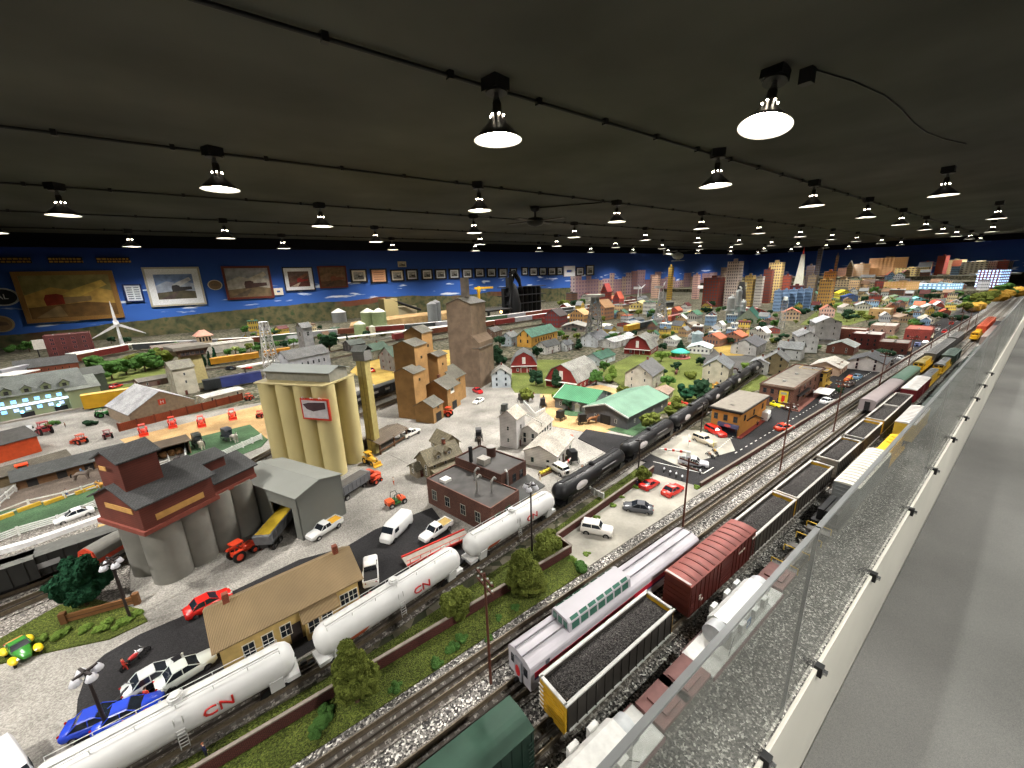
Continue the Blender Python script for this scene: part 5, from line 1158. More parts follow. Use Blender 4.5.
# horse and buggy
HJ=[(-.028,0,.036,.011,.010),(-.006,0,.037,.011,.010),(.016,0,.036,.010,.0095),(.026,0,.045,.007,.006),(.033,0,.054,.0055,.005),(.040,0,.051,.0045,.0042),(.046,0,.047,.003,.003)]
HE=[(i,i+1) for i in range(6)]
for sx_ in (0,1):
    for s in (-1,1):
        n=len(HJ)
        if sx_==0: HJ+=[(-.029,s*.006,.028,.0062),(-.026,s*.006,.020,.0042),(-.032,s*.006,.012,.0026),(-.030,s*.006,.001,.0024)]; HE+=[(0,n),(n,n+1),(n+1,n+2),(n+2,n+3)]
        else: HJ+=[(.018,s*.006,.027,.0050),(.019,s*.006,.014,.0028),(.019,s*.006,.001,.0024)]; HE+=[(2,n),(n,n+1),(n+1,n+2)]
HM=skinned(HJ,HE,'horse_body')
def horse(p,rz,label,col,k=.95):
    t=T('horse',label,'horse',(p[0],p[1],0),rz); t.scale=(k,)*3; me=HM.copy(); me.materials.clear(); me.materials.append(C(col,.7)); o=bpy.data.objects.new('body',me); COL.objects.link(o); o.parent=t
    MB().tube([(-.037,0,.040),(-.042,0,.034),(-.043,0,.020)],.0022,C((40,28,22),.9)).obj('tail',t)
    MB().prism([(.018,.048),(.024,.056),(.031,.062),(.030,.056),(.022,.046)],-.0016,.0016,C((40,28,22),.9)).obj('mane',t)
    for s in (-1,1): MB().cyl((.033,s*.003,.058),(.0325,s*.0035,.064),.0016,C(col,.7),.0004,n=6).obj('ear',t)
    return t
def buggy(px,py,rz,label,col=(38,38,42),hc=None,hl=None,k=1.,open_=False):
    p=at(px,py); t=T('horse_buggy',label,'carriage',(p.x,p.y,0),rz); t.scale=(k,)*3; m=C(col,.45)
    MB().box(-.028,.018,-.016,.016,.018,.026,m).obj('box',t)
    b=MB(); b.prism([(-.028,.026),(-.026,.060),(.012,.060),(.018,.052),(.012,.046),(.010,.026)] if not open_ else [(-.028,.026),(-.028,.034),(.016,.034),(.018,.026)],-.015,.015,m); b.obj('hood' if not open_ else 'sideboards',t)
    if not open_: MB().box(.0125,.0135,-.012,.012,.034,.048,M_glass).obj('front_window',t)
    for x,r in ((-.02,.015),(.016,.012)):
        for s in (-1,1):
            b=MB(); b.lathe([(r*.86,-.001),(r,-.001),(r,.001),(r*.86,.001),(r*.86,-.001)],M_black,(x,s*.019,r),18,'y')
            for q in range(4): a=q*PI/4; b.cyl((x-math.cos(a)*r*.9,s*.019,r-math.sin(a)*r*.9),(x+math.cos(a)*r*.9,s*.019,r+math.sin(a)*r*.9),.0006,M_black,n=4)
            b.obj('wheel',t)
    if hc:
        for s in (-1,1): MB().tube([(.018,s*.009,.02),(.075,s*.010,.028)],.0007,M_black).obj('shaft',t)
        d=Vector((math.cos(rz),math.sin(rz)))*.058*k; horse((p.x+d.x,p.y+d.y),rz,hl,hc,.85*k)
    return t
buggy(523,402,-.1,'black covered buggy on the gravel by the blue-white house',(50,48,46),(120,72,46),'brown horse pulling the black buggy by the blue-white house')
buggy(505,413,.6,'dark covered buggy behind the white grain shop tower',(60,62,58))
buggy(479,440,-2.1,'black covered buggy before the old tan farmhouse',(40,40,42),(60,48,40),'dark horse standing behind the black buggy by the tan farmhouse')
buggy(543,407,.8,'black wagon beside the white picket fence near the green roofs',(36,36,38),(46,40,38),'black horse beside the white picket fence')
buggy(583,424,-.5,'dark covered carriage on the sandy ground before the green sheds',(34,34,36),(150,100,60),'tan horse near the dark covered carriage')
buggy(561,420,.2,'black open carriage beside the privy',(36,34,34))
buggy(572,462,1.2,'tall black carriage waiting at the level crossing gate',(28,28,30),(56,48,44),'dark horse at the level crossing')
buggy(603,416,-2.6,'brown wagon outside the green-roofed shed door',(90,60,44),(110,70,50),'brown horse outside the green-roofed shed',1.,True)
buggy(199,446,-1.35,'dark green covered buggy on the green patch',(44,52,48),(206,196,180),'white horse on the green patch in front of the dark green buggy',1.15)
buggy(229,440,-1.2,'black covered buggy with a pale top on the green patch',(52,56,66),(200,190,180),'pale horse in front of the black buggy on the green patch',1.15)
p=at(84,480); horse(p,-.3,'grey horse carrying a rider in blue inside the riding pen',(120,108,100),.9); person(0,0,'rider in blue on the grey horse in the riding pen',(90,150,200),(80,90,110),'sit',-.3,.034,z=.034,world=(p.x,p.y,0))
horse(at(106,489),2.8,'tan horse or pony at the riding pen fence',(206,150,70),.7); horse(at(178,462),1.,'dark foal inside the small white pen',(60,50,50),.6); horse(at(176,454),2,'brown calf-like foal at the back of the small white pen',(150,90,60),.55)
horse(at(676,375),.4,'brown horse on the lawn beside the grey-roofed house',(90,50,36),.8); horse(at(734,372),2.4,'dark brown horse by the grey side road',(80,46,36),.8)
# ================================================================ buildings
GY=(128,128,126); 
def window(t,x,y,z,w,h,rz=0,frame=(226,224,216),glass=None,lit=None,name='window'):
    """window standing in a wall; local +x along the wall, -y outwards"""
    key=('W',round(w,4),round(h,4),frame,lit)
    if key not in _WM:
        b=MB(); fm=C(frame,.6); g=EM(lit[0],lit[1]) if lit else M_glass
        b.box(-w/2,w/2,-.0006,.0005,0,h,g); f=.0016 if w>.012 else .001
        b.box(-w/2-f,w/2+f,-.0016,.0004,-f,0,fm); b.box(-w/2-f,w/2+f,-.0016,.0004,h,h+f,fm)
        for s in (-1,1): b.box(min(s*w/2,s*(w/2+f)),max(s*w/2,s*(w/2+f)),-.0016,.0004,0,h,fm)
        b.box(-w/2,w/2,-.0012,0,h/2-f*.35,h/2+f*.35,fm)
        if w>.018: b.box(-f*.35,f*.35,-.0012,0,0,h,fm)
        _WM[key]=b.mesh('window')
    o=bpy.data.objects.new(name,_WM[key]); COL.objects.link(o); o.parent=t; o.location=(x,y,z); o.rotation_euler=(0,0,rz); return o
_WM={}
def side_windows(t,L,W,rows,side,n,w,h,frame=(226,224,216),margin=.16,skip=(),**k):
    """rows: list of sill heights; side 0:-y 1:+x 2:+y 3:-x"""
    le=L if side in(0,2) else W
    for z in rows:
        for i in range(n):
            if i in skip: continue
            u=(-.5+margin+(1-2*margin)*(i/(n-1) if n>1 else .5))*le
            if side==0: window(t,u,-W/2,z,w,h,0,frame,**k)
            elif side==2: window(t,-u,W/2,z,w,h,PI,frame,**k)
            elif side==1: window(t,L/2,u,z,w,h,PI/2,frame,**k)
            else: window(t,-L/2,-u,z,w,h,-PI/2,frame,**k)
def gable_roof(t,L,W,H,rise,m,ov=.008,th=.003,kind='gable',name='roof',M=None,x0=None,x1=None):
    b=MB(); a=x0 if x0 is not None else -L/2; c=x1 if x1 is not None else L/2; hw=W/2
    if kind=='gambrel': pr=[(-hw-ov*.6,H-.004),(-hw*.62,H+rise*.66),(0,H+rise),(hw*.62,H+rise*.66),(hw+ov*.6,H-.004)]
    elif kind=='flatgable': pr=[(-hw-ov,H),(0,H+rise),(hw+ov,H)]
    else: s=rise/hw; pr=[(-hw-ov,H-ov*s),(0,H+rise),(hw+ov,H-ov*s)]
    up=[(y,z+th) for y,z in pr]
    b.prism(pr+up[::-1],a-ov,c+ov,m,M=M,axis='x'); return b.obj(name,t)
def gable_walls(L,W,H,rise,m,kind='gable',z0=0):
    b=MB(); hw=W/2; pr=[(-hw,z0),(-hw,H)]+([(-hw*.62,H+rise*.64),(0,H+rise-.001),(hw*.62,H+rise*.64)] if kind=='gambrel' else [(0,H+rise-.001)])+[(hw,H),(hw,z0)]
    b.prism(pr,-L/2,L/2,m,axis='x'); return b
def house(px,py,rz,L,W,H,rise,wall,roof,label,cat='house',kind='gable',nl=3,nw=2,rows=None,frame=(226,224,216),door=True,chimney=True,porch=None,dormer=0,name='house',world=None,det=True,wallm=None,roofkind='shingle',win=None,z=0,sides=(0,1,2,3)):
    p=world or at(px,py); t=T(name,label,cat,(p[0],p[1],z),rz); m=wallm or PLANK(wall); rm=ROOF(roof,roofkind)
    gable_walls(L,W,H,rise,m,kind).obj('walls',t); gable_roof(t,L,W,H,rise,rm,kind=kind)
    w,h=win or (.011,.02); rows=rows or ([.018] if H<.07 else [.016,H*.58])
    if det:
        for sd in sides:
            if sd in(0,2): side_windows(t,L,W,rows,sd,nl,w,h,frame)
            else: side_windows(t,L,W,rows+([H+.004] if rise>.045 and kind!='gambrel' and nw<3 else []),sd,nw,w,h,frame,.26)
        if door: b=MB(); b.box(-L*.1-.008,-L*.1+.008,-W/2-.0016,-W/2,0,.034,C((90,50,40),.6)); b.obj('door',t)
    if chimney: b=MB(); b.box(L*.18-.006,L*.18+.006,-.006,.006,H+rise*.5,H+rise+.02,BRICK((120,66,50),sc=2)); b.box(L*.18-.007,L*.18+.007,-.007,.007,H+rise+.02,H+rise+.023,C((90,88,84),.8)); b.obj('chimney',t)
    if porch:
        side,d,pl=porch; ph=min(H*.55,.045); s=-1 if side==0 else 1
        q=bpy.data.objects.new('porch',None)
        b=MB(); 
        if side in(0,2):
            b.prism([(s*W/2,ph+.008),(s*(W/2+d),ph),(s*(W/2+d),ph+.003),(s*W/2,ph+.011)],-pl/2,pl/2,rm,axis='x'); b.box(-pl/2,pl/2,min(s*W/2,s*(W/2+d)),max(s*W/2,s*(W/2+d)),0,.005,C((150,140,126),.8))
            for i in range(4): x=-pl/2+.003+i*(pl-.006)/3; b.cyl((x,s*(W/2+d-.003),.005),(x,s*(W/2+d-.003),ph),.0016,M_white,n=6)
        else:
            s=1 if side==1 else -1
            b.prism([(s*L/2,ph+.008),(s*(L/2+d),ph),(s*(L/2+d),ph+.003),(s*L/2,ph+.011)],-pl/2,pl/2,rm); b.box(min(s*L/2,s*(L/2+d)),max(s*L/2,s*(L/2+d)),-pl/2,pl/2,0,.005,C((150,140,126),.8))
            for i in range(4): y=-pl/2+.003+i*(pl-.006)/3; b.cyl((s*(L/2+d-.003),y,.005),(s*(L/2+d-.003),y,ph),.0016,M_white,n=6)
        b.obj('porch',t); bpy.data.objects.remove(q)
    for k in range(dormer):
        x=(-.5+(k+1)/(dormer+1))*L; dz=H+rise*.25; y=-W/2*.72; b=MB(); dw=.014
        b.prism([(x-dw,dz-.01),(x-dw,dz+.014),(x,dz+.026),(x+dw,dz+.014),(x+dw,dz-.01)],y-.004,-W*.05,m); b.prism([(x-dw-.003,dz+.012),(x,dz+.026),(x+dw+.003,dz+.012),(x+dw+.003,dz+.015),(x,dz+.029),(x-dw-.003,dz+.015)],y-.007,-W*.05,rm)
        o=b.obj('dormer',t); window(o,x,y-.0045,dz-.004,.012,.014,0,frame)
    return t
def block(px,py,rz,L,W,H,wall,roofc,label,cat='building',nl=4,nw=3,rows=None,frame=(60,54,50),store=None,name='building',world=None,brick=True,cornice=None,det=True,vents=2,win=None,lit=None,parapet=.008,sides=(0,1,2,3),z=0):
    p=world or at(px,py); t=T(name,label,cat,(p[0],p[1],z),rz); m=BRICK(wall) if brick else C(wall,.8,0,.12,20)
    b=MB(); b.box(-L/2,L/2,-W/2,W/2,0,H,m)
    for (a0,a1,b0,b1) in ((-L/2,L/2,-W/2,-W/2+.004),(-L/2,L/2,W/2-.004,W/2),(-L/2,-L/2+.004,-W/2+.004,W/2-.004),(L/2-.004,L/2,-W/2+.004,W/2-.004)): b.box(a0,a1,b0,b1,H,H+parapet,m)
    b.obj('walls',t); MB().box(-L/2+.004,L/2-.004,-W/2+.004,W/2-.004,H,H+.002,C(roofc,.85,0,.2,30)).obj('roof',t)
    if cornice: b=MB(); b.box(-L/2-.005,L/2+.005,-W/2-.005,-W/2,H-.004,H+.004,C(cornice,.7)); b.box(-L/2-.005,-L/2,-W/2,W/2+.005,H-.004,H+.004,C(cornice,.7)); b.box(L/2,L/2+.005,-W/2,W/2+.005,H-.004,H+.004,C(cornice,.7)); b.obj('cornice',t)
    w,h=win or (.012,.022); rows=rows if rows is not None else ([.04,.08] if H>.11 else [.03] )
    if det:
        for sd in sides: side_windows(t,L,W,[r for r in rows if r+h<H],sd,nl if sd in(0,2) else nw,w,h,frame,lit=lit)
    if store is not None:
        b=MB(); b.box(-L*.42,L*.42,-W/2-.0015,-W/2,.004,.032,M_glass); b.box(-L*.44,L*.44,-W/2-.003,-W/2,.032,.037,C(store,.6)); b.box(-.008,.008,-W/2-.0025,-W/2,0,.032,C(store,.6)); b.obj('shopfront',t)
        b=MB(); b.prism([(-W/2,.040),(-W/2-.018,.033),(-W/2-.018,.035),(-W/2,.043)],-L*.4,L*.4,C(store,.6),axis='x'); b.obj('awning',t)
    for k in range(vents): MB().box(-L*.3+k*L*.35-.008,-L*.3+k*L*.35+.008,-.008,.008,H,H+.012,C((150,150,148),.5)).obj('roof_vent',t)
    return t
def by(a,b): return ang(at(*a),at(*b))
TR=-.02   # direction of the main line
# ---- depot
zr=.135; A=at(206,610,zr); B=at(347,547,zr); rz=ang(A,B); L=(B-A).length; c=(A+B)/2
t=T('depot','railway depot with a broad tan ribbed roof beside the white tank cars','station',(c.x,c.y,0),rz); wm=C((206,176,110),.7); rm=ROOF((140,118,84),'ribbed',4.)
gable_walls(L*.96,.135,.088,.04,wm).obj('walls',t); gable_roof(t,L,.15,.088,.045,rm,ov=.006)
for k in (-.38,.40): MB().box(L*k-.006,L*k+.006,-.006,.006,.115,.155,BRICK((140,76,56),sc=2)).obj('chimney',t)
b=MB(); b.prism([(-.135*.5-.03,.058),(-.0675,.085),(-.0675,.088),(-.135*.5-.03,.061)],L*.02,L*.30,rm,axis='x'); b.obj('bay_roof',t); b=MB(); b.box(L*.04,L*.28,-.0675-.02,-.0675,0,.062,wm); b.obj('bay',t)
for u in (-.32,-.2,-.08,.36,.43): window(t,L*u,-.0675,.03,.02,.03,0,(230,226,214))
for u in (.1,.2): window(t,L*u,-.0875,.022,.022,.03,0,(230,226,214))
MB().box(-L*.02-.012,-L*.02+.012,-.0690,-.0675,0,.05,C((60,52,50),.5)).obj('door',t)
window(t,-L*.48,0,.03,.02,.03,-PI/2,(230,226,214))
# ---- red grain elevator on concrete silos
S=[at(p[0],p[1]-3) for p in ((175,577),(200,566),(224,549),(246,533))]; rz=ang(S[0],S[3]); c=(S[0]+S[3])/2; Ls=(S[3]-S[0]).length
t=T('grain_elevator','brown-red grain elevator with dark grey roofs on round concrete silos','grain elevator',(c.x,c.y,0),rz); cm=C((128,126,118),.85,0,.15,14); r=.047
for i in range(4):
    for yy in (0,.096): MB().cyl((-Ls/2+i*Ls/3,yy,0),(-Ls/2+i*Ls/3,yy,.185),r*.98,cm,n=36).obj('silo',t)
rb=PLANK((104,50,38),sc=1.2); rf=ROOF((86,86,86)); x0=-Ls/2-.055; x1=-Ls/2+.125; yc=.048
b=MB(); b.box(x0-.006,x1+.006,yc-.105,yc+.105,.180,.192,C((130,66,54),.7)); b.box(x1,Ls/2+.05,yc-.085,yc+.085,.180,.192,C((130,66,54),.7)); b.obj('sill_band',t)
b=MB(); b.prism([(yc-.098,.192),(yc-.098,.262),(yc,.305),(yc+.098,.262),(yc+.098,.192)],x0,x1,rb,axis='x'); b.obj('head_house',t)
b=MB(); b.prism([(yc-.108,.258),(yc,.306),(yc+.108,.258),(yc+.108,.262),(yc,.310),(yc-.108,.262)],x0-.010,x1+.008,rf,axis='x'); b.obj('main_roof',t)
b=MB(); b.box(x0+.01,x0+.095,yc-.045,yc+.055,.262,.375,rb); b.prism([(yc-.045,.375),(yc+.005,.398),(yc+.055,.375)],x0+.01,x0+.095,rb,axis='x'); b.obj('cupola',t)
b=MB(); b.prism([(yc-.054,.370),(yc+.005,.398),(yc+.064,.370),(yc+.064,.374),(yc+.005,.402),(yc-.054,.374)],x0+.002,x0+.103,rf,axis='x'); b.obj('cupola_roof',t)
b=MB(); b.prism([(yc-.08,.192),(yc-.08,.225),(yc,.258),(yc+.08,.225),(yc+.08,.192)],x1,Ls/2+.05,rb,axis='x'); b.obj('gallery',t)
b=MB(); b.prism([(yc-.090,.220),(yc,.259),(yc+.090,.220),(yc+.090,.224),(yc,.263),(yc-.090,.224)],x1+.008,Ls/2+.058,rf,axis='x'); b.obj('gallery_roof',t)
b=MB(); b.box(.0,.10,yc-.04,yc+.05,.235,.285,rb); b.prism([(yc-.05,.278),(yc+.005,.296),(yc+.058,.278),(yc+.058,.282),(yc+.005,.300),(yc-.05,.282)],-.006,.106,rf,axis='x'); b.obj('monitor',t)
sg=C((196,150,84),.6)
for (a_,b_,f) in ((x0+.03,x1-.03,0),): 
    o=MB().box(a_,b_,yc-.0995,yc-.098,.205,.222,sg).obj('sign_board',t); 
o=MB().box(x0-.0015,x0,yc-.07,yc+.05,.235,.250,sg).obj('sign_board',t)
MB().box(x0-.001,x0,yc-.01,yc+.02,.350,.362,sg).obj('sign_board',t)
# ---- grey dumping shed
zr=.16; A=at(295,497,zr); Bq=at(340,473,zr); Dq=at(228,468,zr); rz=ang(A,Bq); n=Vector((math.cos(rz+PI/2),math.sin(rz+PI/2),0)); L=(Bq-A).length; W=.32
c=(A+Bq)/2+n*W/2; t=T('dumping_shed','tall plain grey unloading shed with an open doorway holding the grain trailer','shed',(c.x,c.y,0),rz); gm=C((112,114,108),.7,0,.06,10)
b=MB(); b.box(-L/2,L/2,W/2-.004,W/2,0,.155,gm); b.box(L/2-.004,L/2,-W/2,W/2,0,.155,gm); b.box(-L/2,L/2,-W/2,-W/2+.004,0,.155,gm); b.box(-L/2,-L/2+.004,-W/2,-W/2+.03,0,.155,gm); b.box(-L/2,-L/2+.004,-W/2+.14,W/2,0,.155,gm); b.box(-L/2,-L/2+.004,-W/2+.03,-W/2+.14,.11,.155,gm); b.prism([(-L/2,.155),(0,.175),(L/2,.155)],-W/2,-W/2+.004,gm); b.prism([(-L/2,.155),(0,.175),(L/2,.155)],W/2-.004,W/2,gm); b.obj('walls',t)
b=MB(); b.prism([(-L/2-.005,.153),(0,.175),(L/2+.005,.153),(L/2+.005,.156),(0,.179),(-L/2-.005,.156)],-W/2-.005,W/2+.005,C((128,130,124),.7,0,.06,10)); b.obj('roof',t)
# ---- cream silos
c0=at(286,467); c1_=at(337,473); rz=ang(c0,c1_); Ls=(c1_-c0).length; c=(c0+c1_)/2
t=T('silo_block','block of tall cream cylindrical grain silos with a grey roofed gallery on top','silo',(c.x,c.y,0),rz); sm_=C((196,182,130),.6,0,.06,6); r=.062; HS=.40
nS=4; r=Ls/6*.97
for i in range(nS):
    for yy in (.0,.125): MB().cyl((-Ls/2+i*Ls/(nS-1),yy,0),(-Ls/2+i*Ls/(nS-1),yy,HS),r,sm_,n=40).obj('silo',t)
MB().prism([(-Ls/2-.035,-r),(Ls/2+.035,-r),(Ls/2+r,-.02),(Ls/2+r,.14),(Ls/2+.03,.125+r),(-Ls/2-.03,.125+r),(-Ls/2-r,.14),(-Ls/2-r,-.02)],HS,HS+.006,C((186,172,124),.6),axis='z').obj('deck',t)
gw=C((140,138,126),.7); b=MB(); b.box(-Ls/2-.02,Ls/2+.03,.01,.12,HS+.006,HS+.045,gw); b.prism([(.01,HS+.045),(.065,HS+.06),(.12,HS+.045)],-Ls/2-.02,Ls/2+.03,gw,axis='x'); b.obj('gallery',t)
b=MB(); b.prism([(.0,HS+.043),(.065,HS+.062),(.13,HS+.043),(.13,HS+.046),(.065,HS+.066),(.0,HS+.046)],-Ls/2-.028,Ls/2+.038,ROOF((142,148,144),'ribbed',2)); b2=MB(); b2.prism([(.0,HS+.043),(.065,HS+.062),(.13,HS+.043),(.13,HS+.046),(.065,HS+.066),(.0,HS+.046)],-Ls/2-.028,Ls/2+.038,C((142,148,144),.6,0,.08,8),axis='x'); b2.obj('gallery_roof',t)
bb=T('x',None,None); bpy.data.objects.remove(bb)
BX=.065
o=MB().box(BX,BX+.135,-r-.012,-r-.006,HS-.135,HS-.045,C((196,56,36),.5)).obj('billboard',t)
MB().box(BX+.008,BX+.127,-r-.0135,-r-.012,HS-.127,HS-.053,C((196,190,192),.5)).obj('poster_face',o)
b=MB(); b.add([(BX+.012,-r-.0145,HS-.070),(BX+.04,-r-.0145,HS-.062),(BX+.12,-r-.0145,HS-.058),(BX+.12,-r-.0145,HS-.085),(BX+.06,-r-.0145,HS-.098),(BX+.03,-r-.0145,HS-.090)],[tuple(range(6))],C((70,50,54),.6)); b.obj('poster_picture',o)
for k in range(3): MB().tube([(BX+.025+k*.04,-r-.012,HS-.045),(BX+.025+k*.04,-r-.022,HS-.036)],.0012,M_white).blob((BX+.025+k*.04,-r-.024,HS-.038),.004,M_white,1,0).obj('sign_lamp',o)
# leg tower
p=at(375,452); t=T('leg_tower','tall slim cream bucket-elevator leg right of the cream silos','tower',(p.x,p.y,0),rz); b=MB(); b.box(-.022,.022,-.02,.02,0,.47,C((168,154,96),.7)); b.box(.0,.004,-.0215,-.02,.01,.46,C((140,126,76),.7)); b.obj('leg',t)
MB().box(-.03,.03,-.028,.028,.455,.50,PLANK((112,110,106))).obj('head_box',t); gable_roof(t,.06,.056,.50,.02,ROOF((126,130,124)),ov=.006)
# ---- tan stepped elevator
def yellow():
    p=at(438,406); rz=by((425,432),(480,395)); t=T('wooden_elevator','tan wooden grain elevator with stepped towers and grey roofs','grain elevator',(p.x,p.y,0),rz); m=PLANK((160,122,74),sc=1.0); rm=ROOF((128,124,112))
    for (x,y,l,w,h,r_,nmm) in ((-.10,.10,.13,.15,.42,.03,'rear_tower'),(-.20,.05,.12,.13,.28,.03,'left_tower'),(.03,.12,.12,.13,.48,.035,'tall_tower'),(.05,.02,.11,.10,.33,.02,'front_tower'),(-.02,-.05,.16,.17,.15,.05,'front_wing'),(.15,.0,.16,.18,.17,.06,'right_wing'),(-.24,-.09,.11,.12,.10,.035,'garage')):
        b=MB(); b.prism([(y-w/2,0),(y-w/2,h),(y,h+r_),(y+w/2,h),(y+w/2,0)],x-l/2,x+l/2,m,axis='x'); o=b.obj(nmm,t)
        s=r_/(w/2); b=MB(); b.prism([(y-w/2-.008,h-.008*s),(y,h+r_),(y+w/2+.008,h-.008*s),(y+w/2+.008,h-.008*s+.003),(y,h+r_+.003),(y-w/2-.008,h-.008*s+.003)],x-l/2-.007,x+l/2+.007,rm,axis='x'); b.obj('roof',o)
        window(o,x,y-w/2,h*.8,.014,.014,0,(110,84,54))
    for (x,y) in ((-.24,-.15),(-.02,-.135)): MB().box(x-.028,x+.028,y-.0015,y-.0005,0,.055,M_dark).obj('doorway',t)
    o=MB().box(-.06,-.015,-.1365,-.135,.11,.15,C((226,224,218),.6)).obj('sign_board',t); MB().box(-.054,-.022,-.1378,-.1365,.125,.145,C((60,70,66),.6)).obj('sign_picture',o)
    MB().box(-.02,-.004,-.04,-.024,.17,.215,BRICK((110,66,46),sc=2)).obj('chimney',t)
yellow()
# ---- tall brown tower
p=(at(487,380)+at(470,392))/2; zt=hgt(at(487,381),290); t=T('wooden_elevator','very tall narrow grey-brown grain tower standing above everything in mid picture','grain elevator',(p.x,p.y+.12,0),.55); m=PLANK((120,102,84),sc=.8)
gable_walls(.24,.20,.62,.04,m).obj('walls',t); gable_roof(t,.24,.20,.62,.04,ROOF((140,136,126)),kind='gable')
b=MB(); b.prism([(-.1,0),(-.1,.34),(-.04,.40),(-.04,0)],-.125,.125,m,M=None,axis='x'); o=b.obj('lean_to',t); o.location=(0,-.05,0)
b=MB(); b.box(-.13,.13,-.16,-.10,.30,.303,ROOF((140,136,126))); o=b.obj('lean_to_roof',t); o.rotation_euler=(.0,0,0)
MB().box(.10,.17,-.04,.04,0,.14,m).obj('shed',t)
MB().box(-.03,.03,-.02,.02,.66,.80,PLANK((120,110,100))).obj('vent_tower',t)
# ---- other wooden things of centre
def at3(px,py,H): return at(px,py,H)
house(440,470,by((405,470),(470,445)),.16,.10,.07,.045,(134,124,98),(132,122,96),'weathered old tan farmhouse with several gables and junk on the porch',porch=(0,.03,.15),dormer=2,nl=3)
t=house(446,455,by((405,470),(470,445))+PI/2,.11,.08,.075,.04,(140,128,100),(136,126,100),'cross wing of the weathered farmhouse with a pale balcony',chimney=False,det=True,door=False,name='farmhouse_wing')
house(420,474,by((405,470),(470,445)),.06,.06,.04,.02,(140,130,110),(126,118,98),'small lean-to shed at the left end of the weathered farmhouse',cat='shed',chimney=False,nl=1,nw=1,name='shed')
t=T('open_shed','low open shed with a rusty grey-brown roof before the cream leg tower','shed',at(385,445),by((372,452),(410,430))); 
b=MB(); b.prism([(-.07,.055),(0,.075),(.07,.055),(.07,.058),(0,.078),(-.07,.058)],-.11,.11,ROOF((104,92,78),'ribbed',3),axis='x'); b.obj('roof',t)
for x in (-.1,0,.1):
    for y in (-.06,.06): MB().box(x-.003,x+.003,y-.003,y+.003,0,.062,M_wood).obj('post',t)
MB().box(-.1,.1,.055,.06,0,.055,PLANK((92,78,62))).obj('back_wall',t); MB().box(-.1,.1,-.062,-.058,.015,.022,M_wood).obj('rail',t)
# ---- brick factory
A=at(437,520,.10); Bq=at(492,536,0); p=at(480,503); rz=by((492,536),(541,500)); 
def factory():
    q=at(492,537); n=Vector((math.cos(rz+PI/2),math.sin(rz+PI/2),0)); u=Vector((math.cos(rz),math.sin(rz),0)); c=q+u*.14+n*.16
    t=T('brick_factory','dark brown brick factory with a cluttered flat grey roof beside the tank cars','factory',(c.x,c.y,0),rz); m=BRICK((86,56,46)); rm=C((84,82,80),.9,0,.2,20)
    b=MB(); b.box(-.14,.0,-.16,.16,0,.095,m); b.box(.0,.14,-.08,.16,0,.125,m)
    for (x0,x1,y0,y1,h) in ((-.14,0,-.16,.16,.095),(0,.14,-.08,.16,.125)):
        for bx in ((x0,x1,y0,y0+.004),(x0,x1,y1-.004,y1),(x0,x0+.004,y0,y1),(x1-.004,x1,y0,y1)): b.box(bx[0],bx[1],bx[2],bx[3],h,h+.008,m)
    b.obj('walls',t); b=MB(); b.box(-.136,-.004,-.156,.156,.095,.098,rm); b.box(.004,.136,-.076,.156,.125,.128,rm); b.obj('roof',t)
    b=MB(); b.prism([(-.08,.07),(-.16,.048),(-.16,.051),(-.08,.073)],.0,.15,C((70,70,68),.8),axis='x'); b.obj('loading_canopy',t); MB().box(0,.14,-.155,-.08,0,.012,C((190,170,110),.8)).obj('loading_dock',t)
    for x in (.03,.07,.11): window(t,x,-.08,.078,.016,.028,0,(60,60,56))
    for x in (-.11,-.06): window(t,x,-.16,.035,.022,.034,0,(70,110,84))
    for y in (-.10,-.03,.05,.12): window(t,-.14,y,.03,.022,.036,-PI/2,(150,150,138))
    for y in (0.,.05,.11): window(t,.14,y,.07,.016,.028,PI/2,(60,60,56))
    b=MB(); b.cyl((.10,.06,.128),(.10,.06,.165),.018,C((76,50,42),.8),n=20); b.cyl((.10,.06,.165),(.10,.06,.168),.019,C((150,146,140),.7),n=20); o=b.obj('roof_tank',t)
    for s in ((-.01,-.01),(.01,-.01),(.01,.01),(-.01,.01)): MB().cyl((.10+s[0],.06+s[1],.126),(.10+s[0],.06+s[1],.132),.002,M_dark,n=6).obj('tank_leg',o)
    MB().box(.02,.055,.02,.06,.128,.150,C((150,146,138),.6)).obj('air_unit',t); MB().box(.01,.02,.08,.09,.128,.19,M_dark).obj('flue',t)
    for (x,y,h) in ((-.09,-.05,.05),(-.06,-.09,.04),(-.03,.02,.03)): MB().tube([(x,y,.098),(x,y,.098+h),(x+.014,y,.098+h+.008),(x+.022,y,.098+h)],.004,C((176,174,170),.4,.7),10).obj('vent_pipe',t)
    MB().box(-.12,-.09,.08,.11,.098,.108,M_white).obj('skylight',t); MB().tube([(.03,-.083,.02),(.03,-.083,.13),(.035,-.07,.136)],.0035,C((176,174,170),.4,.7),8).obj('downpipe',t)
factory()
